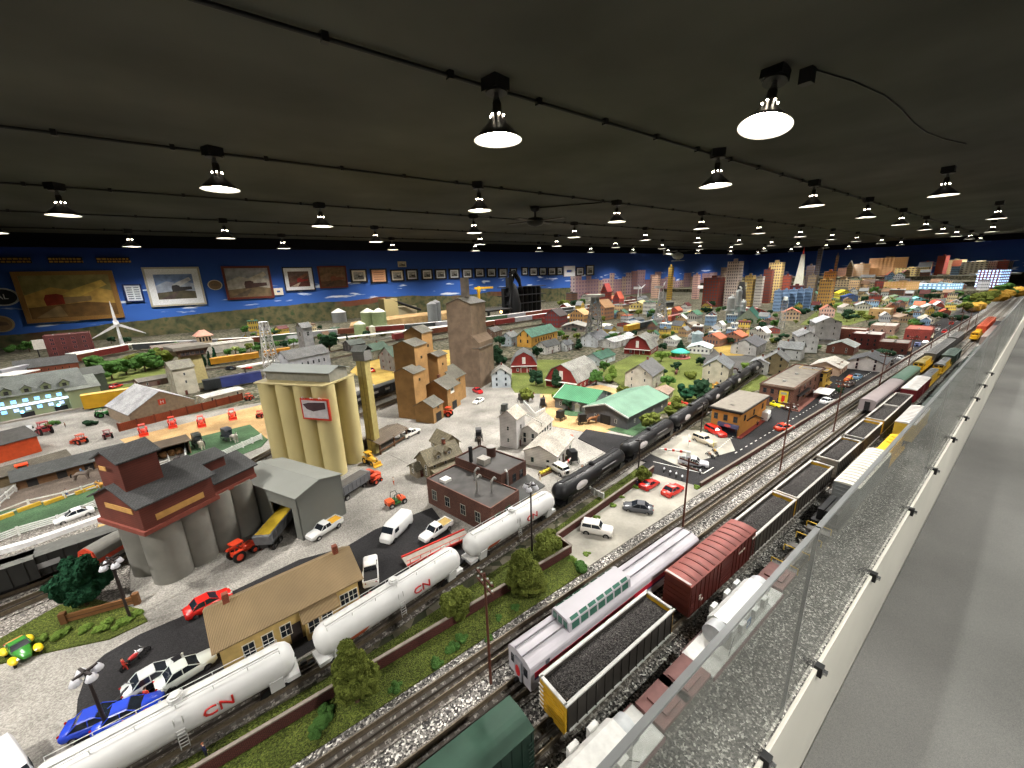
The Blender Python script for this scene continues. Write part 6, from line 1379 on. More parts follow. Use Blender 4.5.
# ---- white grain shop
rz=by((528,480),(560,455))+.15
c=at(549,457); t=house(0,0,rz,.21,.15,.065,.035,(216,212,204),(206,198,184),'white low shop with pale roofs and an awning left of the crossing',cat='shop',world=(c.x,c.y,0),frame=(40,80,60),nl=4,chimney=False,name='grain_shop')
o=MB().box(-.05,.03,-.075,-.055,.040,.043,C((150,146,138),.6)).obj('awning',t); 
c=at(537,438); house(0,0,rz,.20,.09,.075,.03,(210,206,200),(200,192,178),'long white wing of the grain shop with small dark roof vents',cat='shop',world=(c.x,c.y,0),frame=(50,70,64),nl=5,chimney=False,name='grain_shop_wing')
c=at(513,444); t=house(0,0,rz,.095,.09,.155,.035,(206,202,200),(206,196,180),'white grain shop tower with red letters on its side',cat='shop',world=(c.x,c.y,0),nl=1,nw=1,rows=[.03,.09],chimney=False,name='shop_tower'); text('HO',.03,C((190,60,50),.6),t,(.015,-.0408,.12),(PI/2,0,0),'lettering',.0005)
MB().tube([(.02,-.02,.17),(.05,-.06,.14),(.08,-.12,.10),(.08,-.12,.07)],.003,C((190,186,178),.5),8).obj('grain_spout',t)
# porches, privy, fence
house(578,412,.4,.03,.03,.05,.012,(210,208,200),(180,176,168),'small white privy on the round green mound',cat='outhouse',nl=0,nw=0,det=False,chimney=False,name='privy')
# ---- green roofed sheds
def shed2(a,b_,W,H,rise,z,label,wall,roof,extra=False):
    A=at(*a,z);Bq=at(*b_,z); r_=ang(A,Bq); L=(Bq-A).length; n=Vector((math.cos(r_+PI/2),math.sin(r_+PI/2),0)); c=(A+Bq)/2+n*W/2
    t=house(0,0,r_,L,W,H,rise,wall,roof,label,cat='shed',world=(c.x,c.y,0),nl=4,nw=2,rows=[.025],chimney=False,name='metal_roofed_shed',wallm=C(wall,.7),roofkind='ribbed'); 
    b=MB(); b.box(-L/2-.004,-L/2-.001,-.03,.03,0,.055,M_dark); b.obj('wide_door',t); b=MB(); s=rise/(W/2)
    b.prism([(-W/2-.01,H-.01*s-.004),(0,H+rise-.004),(W/2+.01,H-.01*s-.004),(W/2+.01,H-.01*s+.004),(0,H+rise+.004),(-W/2-.01,H-.01*s+.004)],-L/2-.011,-L/2-.008,C((214,216,212),.6),axis='x'); b.obj('bargeboard',t); return t
shed2((628,417),(668,397),.27,.075,.045,.075,'grey shed with a light green metal roof nearest the black tank cars',(92,92,96),(100,132,112))
shed2((555,397),(592,404),.26,.07,.05,.07,'grey shed with a bright green metal roof behind the first green-roofed one',(104,106,108),(62,120,84))
# ---- orange corner building and brown brick one, set out from their three visible ground corners
def blk3(A,N,B,H,wall,roofc,label,**k):
    A=at(*A);N=at(*N);B=at(*B); rz=ang(N,B); L=(B-N).length; u=Vector((math.cos(rz),math.sin(rz),0)); n=Vector((-u.y,u.x,0)); W=max(.05,(A-N).dot(n)); c=N+u*L/2+n*W/2
    t=block(0,0,rz,L,W,H,wall,roofc,label,world=(c.x,c.y,0),**k); return t,L,W,rz
t,L,W,rz=blk3((719,425),(738,438),(764,419),.125,(190,132,62),(118,112,102),'orange brick two-storey corner building with a dark overhanging cornice',brick=False,nl=3,nw=3,rows=[.075],cornice=(44,40,38),vents=1,cat='shop',win=(.016,.028),sides=(0,1,2,3))
MB().box(-L/2-.012,L/2+.012,-W/2-.012,W/2+.012,.128,.134,C((48,44,42),.7)).obj('overhang',t); MB().box(-L/2-.008,L/2+.008,-W/2-.008,W/2+.008,.134,.137,C((116,110,100),.8)).obj('top_sheet',t)
MB().box(-L/2-.0015,-L/2,-W*.45,W*.2,.004,.042,M_glass).obj('shopfront',t); o=MB().box(-L/2-.014,-L/2,-W*.48,W*.22,.046,.064,C((84,90,124),.6)).obj('sign_band',t); n=18
MB().add([(-L/2-.0145,-W*.13+.016*math.cos(2*PI*i/n),.055+.007*math.sin(2*PI*i/n)) for i in range(n)],[tuple(range(n))],C((206,100,96),.5)).obj('emblem',o)
MB().box(-L/2-.02,L/2+.03,-W/2-.02,-W/2-.0005,0,.009,C((150,70,60),.8)).obj('brick_pavement',t)
b=MB(); b.tube([(.0,-W/2-.008,.072),(L*.42,-W/2-.008,.01)],.003,M_dark); b.tube([(-L*.3,-W/2-.008,.072),(.0,-W/2-.008,.072)],.003,M_dark); b.obj('fire_stair',t)
t,L,W,rz=blk3((757,404),(791,410),(822,386),.125,(104,68,54),(126,120,110),'brown brick building with a yellow and red billboard on its end wall',nl=5,nw=4,rows=[.03,.08],cornice=(120,100,84),vents=2,cat='shop',win=(.016,.026))
o=MB().box(-L/2-.003,-L/2,-W*.36,-W*.36+.045,.035,.105,C((214,188,56),.5)).obj('billboard',t); MB().box(-L/2-.004,-L/2-.003,-W*.36+.014,-W*.36+.031,.040,.078,C((190,40,36),.5)).obj('billboard_picture',o); MB().box(-L/2-.004,-L/2-.003,-W*.36+.008,-W*.36+.037,.085,.098,C((150,160,150),.5)).obj('billboard_lettering',o)
b=MB(); b.tube([(-L*.3,-W/2-.012,.07),(-L*.05,-W/2-.012,.02)],.003,M_dark); b.box(-L*.4,-L*.05,-W/2-.02,-W/2,.068,.071,M_dark); b.obj('fire_escape',t)
MB().box(-L/2-.03,L/2+.02,-W/2-.045,-W/2-.0005,0,.009,C((128,84,74),.8)).obj('brick_pavement',t)
# next shops on the main street
def street(px,py,L,W,H,wall,roof,label,brick=True,**k): 
    return block(px,py,rz,L,W,H,wall,roof,label,brick=brick,cat='shop',**k)
street(812,386,.12,.16,.12,(196,160,72),(150,140,124),'narrow yellow shop next to the brown brick building',False,store=(196,160,60),nl=3,rows=[.055,.085],cornice=(80,60,40))
t=house(828,372,rz,.28,.18,.065,.04,(206,176,150),(214,208,196),'long shop with a pale roof and two small red dormers on the main street',cat='shop',dormer=2,nl=4,chimney=False,frame=(150,60,54),name='shop',roofkind='ribbed')
t=T('market_awning','flat white market awning over orange stalls on the main street','awning',at(823,398),rz); MB().box(-.08,.08,-.04,.04,.045,.048,M_white).obj('canopy',t)
for x in (-.076,.076):
    for y in (-.036,.036): MB().cyl((x,y,0),(x,y,.045),.0016,M_steel,n=6).obj('post',t)
t=T('market_stall','row of orange and red goods tables below the pale roof with red dormers','stall',at(848,380),rz); 
for k in range(5): MB().box(-.09+k*.036,-.062+k*.036,-.012,.012,.0,.022,C([(220,110,40),(200,50,40),(226,170,50),(226,120,44),(206,70,40)][k],.6)).obj('table',t)
house(868,368,rz,.30,.22,.07,.05,(196,190,186),(96,98,102),'low hall with a dark grey hipped-looking roof beyond the red dormer shop',cat='hall',nl=5,name='hall',frame=(120,70,60))
house(842,352,rz,.26,.2,.07,.045,(110,64,50),(150,156,150),'brown gabled building with a grey-green roof beside the red van',cat='shop',nl=4,name='shop',chimney=False)
block(866,347,rz,.30,.22,.14,(100,44,40),(150,140,136),'deep red brick building with a flat grey roof in the middle of town',nl=4,nw=4,vents=3,name='brick_building',cat='building')
block(850,343,rz,.2,.24,.15,(122,70,56),(140,130,120),'brown theatre-like building with framed brick panels next to the deep red one',nl=3,nw=3,vents=1,name='brick_building')
block(893,352,rz,.26,.2,.10,(110,60,50),(120,112,106),'dark brick shop row below the long grey roofs',nl=5,store=(120,90,60),name='brick_building',cat='shop')
block(884,332,rz,.4,.22,.09,(126,100,86),(168,164,156),'low building with long pale grey roofs behind the deep red one',nl=6,vents=4,name='brick_building')
block(918,338,rz,.42,.20,.11,(128,50,42),(150,90,76),'bright brick-red building before the row of street cars',nl=6,nw=3,vents=1,store=(190,186,160),name='brick_building',cat='shop')
block(880,318,rz,.36,.24,.14,(186,150,100),(180,168,140),'tan flat-roofed building left of the bright brick-red one',False,brick=False,nl=4,vents=2,name='brick_building') if False else block(880,318,rz,.36,.24,.14,(186,150,100),(180,168,140),'tan flat-roofed building left of the bright brick-red one',brick=False,nl=4,vents=2,name='tan_building')
# ---- tall white house group
rw=.5
house(822,342,rw,.26,.22,.22,.06,(206,206,206),(186,188,190),'tallest white house with a pale grey roof in mid town',nl=3,nw=2,rows=[.03,.10,.16],porch=(3,.03,.15))
house(803,350,rw,.28,.16,.15,.05,(214,214,212),(176,178,180),'long white house left of the tallest one, stepping down the slope',nl=4,rows=[.03,.09])
house(790,358,rw+1.2,.18,.15,.10,.05,(176,178,176),(166,170,170),'white house with a steep pale roof beside the black tank train curve',nl=2)
house(775,372,.25,.20,.15,.11,.06,(150,136,104),(150,152,150),'khaki house with a steep grey roof right beside the black tank train',nl=2,frame=(90,84,66))
house(760,372,.2,.17,.12,.09,.03,(222,222,220),(182,186,188),'small white two-storey house beside the light green tree at the tank train',nl=3,rows=[.016,.055])
house(748,352,.15,.36,.22,.09,.06,(186,184,180),(104,104,108),'big house with a dark grey roof behind the small white two-storey one',nl=4,porch=(1,.04,.16))
house(717,380,.3,.24,.17,.12,.06,(196,190,172),(138,142,144),'cream farmhouse with a blue-grey roof on the lawn',nl=3,porch=(1,.05,.12))
house(644,385,.3,.28,.19,.11,.07,(190,184,172),(112,112,112),'cream farmhouse with a dark grey roof and a side porch below the red barn',nl=3,porch=(1,.06,.13))
house(662,398,.3,.14,.10,.05,.02,(196,186,170),(176,150,130),'low pinkish-roofed porch building before the dark-roofed cream farmhouse',nl=2,chimney=False)
# ---- barns
def barn(px,py,rz,L,W,H,rise,label,roof=(172,170,162)):
    t=house(px,py,rz,L,W,H,rise,(128,36,32),roof,label,cat='barn',kind='gambrel',nl=5,nw=2,rows=[.016],chimney=False,name='barn',wallm=PLANK((128,36,32),True),door=False,win=(.018,.022))
    b=MB(); b.box(-L/2-.002,-L/2,-.028,.028,0,.05,C((222,220,214),.6)); b.box(-L/2-.003,-L/2-.002,-.024,.024,.003,.046,C((120,36,32),.6)); b.obj('barn_door',t)
    b=MB(); b.box(-L/2-.002,-L/2,-.014,.014,H+.01,H+rise*.6,C((222,220,214),.6)); b.obj('loft_door',t); b=MB(); b.box(-L/2-.02,-L/2,-W/2,W/2,H-.01,H-.006,C((226,222,216),.6)); b.obj('white_band',t)
barn(573,383,.28,.36,.26,.06,.12,'large red barn with a pale grey gambrel roof behind the green-roofed sheds')
barn(641,352,.35,.30,.26,.06,.13,'red barn with white doors and a pale roof at the top of the lawn')
barn(524,370,.9,.22,.22,.07,.11,'dark red barn with a grey roof behind the blue-white house',(120,122,122))
house(502,385,.9,.16,.14,.10,.05,(176,184,190),(176,174,166),'blue-white house with a light roof left of the dark red barn',nl=2,frame=(60,60,66))
house(548,352,.2,.26,.15,.08,.05,(206,204,198),(92,94,92),'white house with a dark roof below the yellow depot',nl=3)
house(566,350,.2,.14,.10,.07,.04,(196,198,198),(120,124,128),'small white house between two dark trees below the yellow depot',nl=2)
house(595,345,.2,.30,.2,.10,.06,(196,200,204),(124,126,130),'white farmhouse with a grey roof and black chimney beside the lattice mast',nl=4,porch=(0,.04,.2))
house(600,362,.2,.28,.16,.06,.045,(196,206,206),(70,120,98),'white cottage with a green roof beside the large red barn',nl=3)
house(616,345,.15,.44,.2,.07,.03,(190,190,186),(222,224,222),'long low building with a white roof behind the second red barn',nl=4,chimney=False,cat='barn',name='long_shed')
# ---- yellow depot
c=at(538,343); t=house(0,0,.32,.62,.20,.12,.08,(186,140,60),(96,146,124),'long yellow railway depot with a sea-green roof',cat='station',world=(c.x,c.y,0),nl=8,nw=2,rows=[.05],frame=(90,60,40),chimney=False,win=(.016,.035),name='depot')
# ---- left part
house(305,368,.4,.42,.22,.13,.07,(176,178,184),(124,124,122),'grey station building with a small square tower behind the cream silos',cat='station',nl=6,rows=[.05],frame=(70,70,76),name='station',win=(.012,.03),chimney=False)
t=house(308,352,.4,.12,.12,.30,.05,(168,168,170),(126,126,124),'square grey clock-less tower rising behind the grey station roof',cat='tower',nl=1,nw=1,rows=[.20],name='station_tower',chimney=False,win=(.03,.05))
# cnh dealer barn
A=at(139,431); Bq=at(204,414); rd=ang(A,Bq); n=Vector((-math.sin(rd),math.cos(rd),0)); c=(A+Bq)/2+n*.3; t=house(0,0,rd+PI/2,.40,(Bq-A).length,.085,.10,(150,132,110),(214,214,216),'tan farm dealer hall with a big white roof and a red badge on its gable',cat='hall',world=(c.x,c.y,0),nl=0,nw=0,det=False,chimney=False,name='dealer_hall',wallm=C((156,138,116),.7))
b=MB(); b.box(-.2020,-.20,-.018,.018,.10,.135,C((206,70,44),.5)); b.obj('badge',t); text('H',.028,C((230,226,220),.5),t,(-.2025,0,.117),(PI/2,0,-PI/2),'emblem',.0004)
a=at(120,432); b_=at(243,400); L=(b_-a).length
t=T('plank_fence','long red-brown plank fence in front of the farm dealer','fence',((a.x+b_.x)/2,(a.y+b_.y)/2,0),ang(a,b_)); MB().box(-L/2,L/2,-.002,.002,0,.05,PLANK((150,70,40),True)).obj('boards',t)
for k in range(9): MB().box(-L/2+k*L/8-.003,-L/2+k*L/8+.003,-.005,.005,0,.054,C((120,56,34),.7)).obj('post',t)
house(222,402,.42,.24,.13,.07,.01,(206,198,176),(222,220,214),'low cream annex with a white roof right of the dealer hall',cat='shed',nl=2,chimney=False,name='annex')
house(186,393,.35,.14,.13,.21,.05,(196,190,172),(160,156,140),'cream watch house with three small windows and a grey roof behind the dealer hall',nl=1,nw=2,rows=[.09,.15],chimney=False)
c=at(196,382); t=T('control_tower','tan control tower with a wide glass cab and a flat grey roof','tower',(c.x,c.y,0),.3); MB().box(-.075,.075,-.07,.07,0,.24,C((186,172,120),.7),tx=.01,ty=.01).obj('shaft',t)
MB().box(-.09,.09,-.085,.085,.24,.30,C((110,84,72),.5),tx=-.025,ty=-.025).obj('cab',t); MB().box(-.13,.13,-.125,.125,.30,.325,C((128,122,112),.7)).obj('roof',t)
for s in range(5): window(t,-.066+s*.033,-.1,.252,.024,.032,0,(120,96,84))
house(160,383,.35,.30,.16,.05,.02,(120,100,90),(126,118,108),'low brown shed behind the white-roofed dealer hall',cat='shed',nl=2,chimney=False,name='shed')
# green fronted building with blue lights
c=at(20,425); t=T('depot_building','pale green long building with dormers and glowing blue-white windows at the left edge','building',(c.x,c.y+.35,0),.22); m=C((140,152,118),.7,0,.06,8); rm=ROOF((120,126,120))
c2=at(-28,432); t.location=(c2.x-.05,c2.y+.25,0); t.rotation_euler=(0,0,.33)
gable_walls(1.0,.36,.16,.10,m).obj('walls',t); gable_roof(t,1.0,.36,.16,.10,rm)
blue=((120,190,255),2.2)
for z in (.055,.112):
    for i in range(19): window(t,-.44+i*.05,-.18,z,.022,.020,0,(200,206,210),lit=blue if (z>.1 or i%3==2) else ((200,220,255),.9))
MB().box(-.48,.40,-.19,-.18,.088,.100,EM((214,228,255),2.2)).obj('light_strip',t)
for k in range(5):
    x=.40-k*.085; b=MB(); b.prism([(x-.022,.17),(x-.022,.195),(x,.215),(x+.022,.195),(x+.022,.17)],-.17,-.06,m); b.prism([(x-.028,.19),(x,.214),(x+.028,.19),(x+.028,.194),(x,.219),(x-.028,.194)],-.175,-.06,rm); o=b.obj('dormer',t); window(o,x,-.1705,.172,.018,.020,0,(100,110,90))
for k in range(4): MB().box(-.1+k*.15-.03,-.1+k*.15+.03,-.1815,-.18,0,.042,M_dark).obj('loading_door',t)
b=MB(); b.box(-.5,.5,-.22,-.18,0,.012,C((150,140,128),.8)); b.obj('loading_dock',t)
for k in range(3): o=MB().blob((.02+k*.16,-.195,.052),.010,EM((120,190,255),6.),1,0).obj('wall_lamp',t)
c=at(76,410); house(0,0,.33,.16,.26,.14,.07,(150,160,128),(150,156,146),'pale green gabled end wing right of the glowing building',cat='building',world=(c.x+.02,c.y+.15,0),nl=0,det=False,chimney=False,name='end_wing',wallm=m)
c=at(84,395); house(0,0,.3,.24,.16,.15,.05,(84,90,78),(84,88,80),'dark green-grey shed behind the pale green wing',cat='shed',world=(c.x,c.y+.1,0),nl=0,det=False,chimney=False,name='shed',wallm=C((74,82,70),.8))
house(50,372,.2,.42,.18,.08,.07,(126,66,44),(86,86,84),'long brown-red barn with a dark grey roof behind the glowing building',cat='barn',nl=7,nw=2,rows=[.03],chimney=False,frame=(196,110,60),name='long_barn')
c=at(4,425); t=T('orange_barn','bright orange low barn cut by the left edge of the photo','barn',at(-12,462),.6); b=gable_walls(.3,.2,.09,.04,C((206,80,36),.6)); b.obj('walls',t); gable_roof(t,.3,.2,.09,.04,ROOF((90,88,84)))
block(74,355,.15,.40,.30,.27,(78,34,32),(96,60,54),'dark red multi-storey hotel block by the painted hills at the left',nl=4,nw=3,rows=[.04,.10,.16,.21],frame=(176,90,84),name='hotel_block',win=(.034,.034),brick=True); 
c=at(49,356); t=T('billboard_sign','blank white billboard on the side of the dark red hotel','sign',(c.x,c.y-.05,0),.1); MB().box(-.09,.09,-.01,.01,.10,.22,C((206,200,190),.6)).obj('panel',t); MB().box(-.07,-.06,-.01,.01,0,.10,M_dark).obj('post',t); MB().box(.06,.07,-.01,.01,0,.10,M_dark).obj('post',t)
house(205,350,.2,.34,.2,.05,.02,(150,96,70),(170,150,130),'low brick-red roofed shop behind the watch house',nl=3,chimney=False)
house(174,351,.2,.42,.22,.07,.03,(140,80,60),(150,136,124),'wide brown building with a flat roof in the far left',nl=3,chimney=False)
c=at(206,348); t=T('pagoda','small pavilion tower with a pink hipped roof by the painted hills','pavilion',(c.x,c.y,0),.2); MB().box(-.07,.07,-.07,.07,0,.17,C((206,190,160),.7)).obj('tower_body',t)
MB().box(-.10,.10,-.10,.10,.17,.24,C((206,150,130),.7),tx=.07,ty=.07).obj('roof',t)
for k in range(4): window(t,-.052+k*.035,-.07,.10,.018,.05,0,(150,110,90))
house(230,350,.2,.5,.22,.10,.02,(206,200,190),(214,208,196),'low white warehouse beside the pink-roofed pavilion',nl=0,det=False,chimney=False,cat='warehouse',name='warehouse')
c=at(248,472)
house(35,475,.45,.22,.10,.05,.025,(120,104,76),(120,112,96),'khaki boulder-coloured hut at the corner of the riding pen',nl=1,chimney=False,det=False,cat='hut',name='hut')
t=T('stable','long low stable with a dark grey roof along the riding pen','stable',at(75,471),by((48,478),(100,464))); gable_walls(.34,.12,.045,.02,PLANK((120,86,56))).obj('walls',t); gable_roof(t,.34,.13,.045,.028,ROOF((92,94,92)),ov=.01)
for k in range(4): MB().box(-.14+k*.085,-.11+k*.085,-.0615,-.06,0,.034,M_dark).obj('stall_door',t)
t=T('open_barn','small open-fronted brown stable behind the little white pen','stable',at(172,456),.2); b=MB(); m=PLANK((98,78,58)); b.box(-.07,.07,.045,.05,0,.07,m); b.box(-.07,-.066,-.05,.05,0,.07,m); b.box(.066,.07,-.05,.05,0,.07,m); b.obj('walls',t); MB().box(-.08,.08,-.065,.06,.07,.074,PLANK((84,70,54))).obj('roof',t)
for k in range(3): MB().blob((-.03+k*.03,0,.018),.018,C((150,110,70),.9),2,.15,k).obj('straw_bale',t)
# mid left small houses
for i,(px,py,L,W,H,r_,wc,rc,lab) in enumerate([(398,368,.24,.2,.14,.08,(120,116,112),(96,118,100),'grey three-storey house with a green roof and dark red windows left of the tan elevator'),
 (375,358,.26,.18,.10,.06,(110,112,104),(96,122,104),'dark grey house with a green roof behind the cream leg tower'),(415,350,.3,.2,.09,.06,(150,160,150),(96,126,108),'house with a wide green roof above the tan elevator'),
 (355,350,.2,.16,.08,.05,(100,96,96),(96,104,96),'small dark house with a grey-green roof behind the grey station'),(510,345,.18,.14,.11,.05,(150,160,166),(150,152,150),'narrow blue-grey house just right of the very tall brown tower'),
 (493,338,.24,.16,.1,.05,(100,76,62),(126,122,116),'brown workshop behind the very tall brown tower'),(462,322,.4,.3,.1,.05,(70,60,56),(50,50,52),'black-roofed works hall left of the blast furnace')]):
    house(px,py,.3+.1*(i%3),L,W,H,r_,wc,rc,lab,nl=3,rows=[.02,H*.55],frame=(120,50,44) if i==0 else (200,196,188))
# grain bins (pale green)
def bins(px,py,r,h,label,col=(150,166,120),cone=(206,210,190)):
    p=at(px,py); t=T('storage_bin',label,'silo',(p.x,p.y,0)); MB().cyl((0,0,0),(0,0,h),r,C(col,.6),n=24).obj('bin_wall',t); MB().cyl((0,0,h),(0,0,h+r*.55),r*1.04,C(cone,.6),r*.1,n=24).obj('cone_roof',t)
bins(370,332,.11,.32,'pale green bin with a white cone roof, the left of the far pair'); bins(381,332,.11,.32,'pale green bin with a white cone roof, the right of the far pair'); bins(361,336,.085,.18,'small grey-green bin in front of the far pale green pair'); bins(373,336,.045,.14,'narrow cream bin between the far pale green bins',(206,200,170))
bins(433,322,.09,.34,'slim grey twin silo at the far sand heap, left one',(130,134,136),(150,150,150)); bins(437,321,.09,.36,'slim grey twin silo at the far sand heap, right one',(130,134,136),(150,150,150)); bins(697,344,.06,.12,'short blue-grey round bin in mid town',(150,170,176),(160,176,180)); bins(340,322,.14,.2,'grey hopper with a white top by the painted hills',(120,122,120),(220,220,214))
t=T('sand_quarry','long tan sand embankment in front of the painted hills','embankment',(0,0,0)); b=MB(); pts=[at(345,335),at(400,325),at(450,319),at(470,316)]; 
tl=[Vector((p.x,p.y)) for p in pts]; pp=spline([tuple(v) for v in tl],.3); rings=[]
for p in pp: rings.append([(p.x,p.y,0),(p.x+.1,p.y+.05,.12),(p.x+.25,p.y+.5,.14),(p.x+.3,p.y+.8,0)])
b.loft(rings,M_sand,False); b.obj('embankment_body',t)
c=at(398,316); t=T('conveyor','black inclined conveyor on the tan quarry works','conveyor',(c.x,c.y,0),.1); b=MB(); b.cyl((-.25,0,.42),(.55,-.1,.1),.03,M_dark,n=4); b.obj('belt',t); MB().box(-.32,.0,-.05,.25,0,.4,C((186,170,120),.7)).obj('plant_tower',t); MB().box(.0,.5,.0,.3,0,.2,C((170,160,130),.7)).obj('plant_shed',t)
# blast furnace
c=at(520,313); t=T('blast_furnace','black blast furnace with pipes and towers rising in front of the blue wall','steel works',(c.x,c.y,0),.2); bk=C((20,21,24),.6)
for x in range(5): MB().cyl((.15+x*.16,.1,0),(.15+x*.16,.1,.50),.075,bk,n=20).blob((.15+x*.16,.1,.5),.075,bk,2,0).obj('stove',t)
MB().lathe([(.17,0),(.19,.2),(.13,.5),(.09,.62),(.05,.66),(0,.66)],bk,(-.25,0,0),20).obj('furnace',t); MB().box(-.42,-.34,-.08,.02,0,.78,bk).obj('lift_tower',t)
b=MB(); b.tube([(-.25,0,.66),(-.3,0,.86),(-.15,0,.9),(.0,0,.74),(.05,0,.5)],.035,bk,10); b.tube([(-.2,.05,.62),(-.1,.05,.84),(.1,.05,.6)],.028,bk,10); b.tube([(-.48,-.1,.0),(-.3,-.05,.7)],.03,bk,6); b.obj('gas_pipe',t); MB().box(-.5,-.42,.0,.08,0,.55,bk).obj('chimney',t)
for z in (.2,.38,.56): MB().box(-.5,.9,-.06,.2,z,z+.015,bk).obj('platform',t)
c=at(448,322); t=T('furnace_shed','dark open works hall with a glowing lamp left of the blast furnace','factory',(at(507,316).x-.25,at(507,316).y,0),.2); MB().box(-.45,.25,-.2,.2,.14,.17,M_dark).obj('roof',t)
for x in (-.4,.2): MB().box(x-.02,x+.02,-.18,-.14,0,.14,M_dark).obj('post',t)
MB().blob((-.1,-.21,.12),.03,EM((255,190,120),6.),1,0).obj('works_lamp',t)
c=at(466,322); 
def crane(): 
    c=at(480,316); t=T('tower_crane','yellow construction crane behind the very tall brown tower','crane',(c.x,c.y,0),.0); y=C((206,160,40),.5); b=MB(); b.box(-.02,.02,-.02,.02,0,.62,y); b.obj('mast',t); MB().box(-.1,.36,-.015,.015,.56,.60,y).obj('jib',t); MB().box(-.03,.03,-.03,.03,.50,.56,y).obj('cab',t)
crane()
# mast, turbine
def lattice(px,py,py1,w0,w1,label,name='lattice_mast',col=(214,214,214),n=7):
    p=at(px,py); H=hgt(p,py1); t=T(name,label,'mast',(p.x,p.y,0),.4); m=C(col,.5); b=MB(); d=[]
    for s in ((-1,-1),(1,-1),(1,1),(-1,1)): b.cyl((s[0]*w0,s[1]*w0,0),(s[0]*w1,s[1]*w1,H),w0*.09,m,n=5)
    b.obj('corner_post',t); b=MB()
    for k in range(n):
        z0,z1=H*k/n,H*(k+1)/n; a=w0+(w1-w0)*k/n; c=w0+(w1-w0)*(k+1)/n
        for s in ((-1,-1,1,-1),(1,-1,1,1),(1,1,-1,1),(-1,1,-1,-1)):
            b.cyl((s[0]*a,s[1]*a,z0),(s[2]*c,s[3]*c,z1),w0*.05,m,n=4); b.cyl((s[2]*a,s[3]*a,z0),(s[0]*c,s[1]*c,z1),w0*.05,m,n=4); b.cyl((s[0]*c,s[1]*c,z1),(s[2]*c,s[3]*c,z1),w0*.05,m,n=4)
    b.obj('bracing',t); return t,H
lattice(277,392,322,.05,.02,'white lattice mast behind the cream silos')
t,H=lattice(594,342,297,.09,.03,'grey lattice tower behind the white farmhouse with black chimney',col=(130,130,128)); MB().box(-.09,.09,-.09,.09,H,H+.03,C((176,172,168),.6)).obj('platform',t)
t,H=lattice(660,328,292,.10,.02,'grey lattice power pylon in mid town',col=(140,138,134)); 
for z in (.6,.8): MB().box(-.16,.16,-.008,.008,H*z,H*z+.012,C((140,138,134),.6)).obj('cross_arm',t)
t,H=lattice(781,330,300,.03,.03,'slim grey floodlight mast in mid town',col=(150,150,146)); MB().box(-.08,.08,-.02,.02,H,H+.04,C((190,196,190),.5)).obj('lamp_rack',t)
def turbine(px,py,hub,label,bl,rot,rz=0.):
    p=at(px,py); H=hgt(p,hub); t=T('wind_turbine',label,'wind turbine',(p.x,p.y,0),rz); m=C((226,226,228),.4); MB().cyl((0,0,0),(0,0,H),.05*H/1.0+.01,m,.025*H,n=18).obj('tower_pole',t)
    MB().box(-.03*bl*3,.03*bl*3,-.05,.16,H-.035,H+.035,m).obj('nacelle',t); o=MB().blob((0,-.09,H),.05*max(bl*2,.5),m,2,0).obj('hub',t)
    for k in range(3):
        a=rot+k*2*PI/3; d=Vector((math.cos(a),0,math.sin(a))); e=Vector((-math.sin(a),0,math.cos(a))); q=Vector((0,-.1,H)); b=MB()
        R=[]
        for u,wd in ((.04,.03),(.15,.055),(.4,.045),(.75,.028),(1.,.008)):
            c=q+d*(u*bl); w_=e*wd*bl*2.; R.append([tuple(c-w_*.4+Vector((0,-.006,0))),tuple(c+w_*.6+Vector((0,-.002,0))),tuple(c+w_*.6+Vector((0,.006,0))),tuple(c-w_*.4+Vector((0,.006,0)))])
        b.loft(R,m,False); b.obj('blade',t)
turbine(124,350,324,'large white wind turbine before the painted hills at the left',.30,1.58,.15)
turbine(638,300,288,'small white wind turbine far off, left of the three',.2,.5); turbine(659,300,287,'small white wind turbine far off, middle of the three',.2,.9); turbine(703,303,287,'small white wind turbine far off, right of the three',.22,.5)
# ---- fences
def rail_fence(pts,label,h=.026,rails=3,col=(226,226,222),gap=.05,z=0,name='rail_fence',world=False):
    P=[(Vector(p) if world else Vector(at(*p)[:2])) for p in pts]; o=P[0]; t=T(name,label,'fence',(o.x,o.y,0)); m=C(col,.5); b=MB(); pb=0
    for a,c in zip(P,P[1:]):
        d=c-a; L=d.length; an=math.atan2(d.y,d.x); M=Matrix.Translation((a.x-o.x,a.y-o.y,0))@Matrix.Rotation(an,4,'Z')
        for k in range(rails): zz=h*(.35+.6*k/(max(1,rails-1))); b.box(0,L,-.0012,.0012,zz-.0022,zz+.0022,m,M)
        n=max(1,int(L/gap)); n=min(n,24)
        for k in range(n+1): q=a+d*k/n; MB().box(-.0028,.0028,-.0028,.0028,0,h*1.08,m).obj('post',t,(q.x-o.x,q.y-o.y,0),an)
    b.obj('rails',t); return t
rail_fence([(-20,552),(20,536),(60,524),(115,501)],'long white rail fence between the green strip and the dark train, left part',.034,4)
rail_fence([(115,501),(160,484),(200,468),(262,440)],'long white rail fence running behind the red elevator to the cream silos, right part',.034,4)
rail_fence([(0,507),(17,492),(25,484),(57,477),(108,465)],'white fence along the back of the riding pen',.032,2)
rail_fence([(0,519),(30,507),(65,499),(100,488)],'white fence along the front of the riding pen',.03,2)
rail_fence([(156,474),(152,457),(186,446),(187,465),(160,476)],'small square white pen beside the red elevator roof',.03,3)
rail_fence([(150,462),(168,456),(170,463),(155,468)],'inner white hurdle of the small square pen',.02,2)
rail_fence([(524,405),(535,418),(545,412)],'white picket fence behind the white grain shop',.03,5,gap=.02,name='picket_fence')
rail_fence([(590,493),(603,500)],'short white board fence on the bank by the first black tank car',.026,5,gap=.02,name='board_fence')
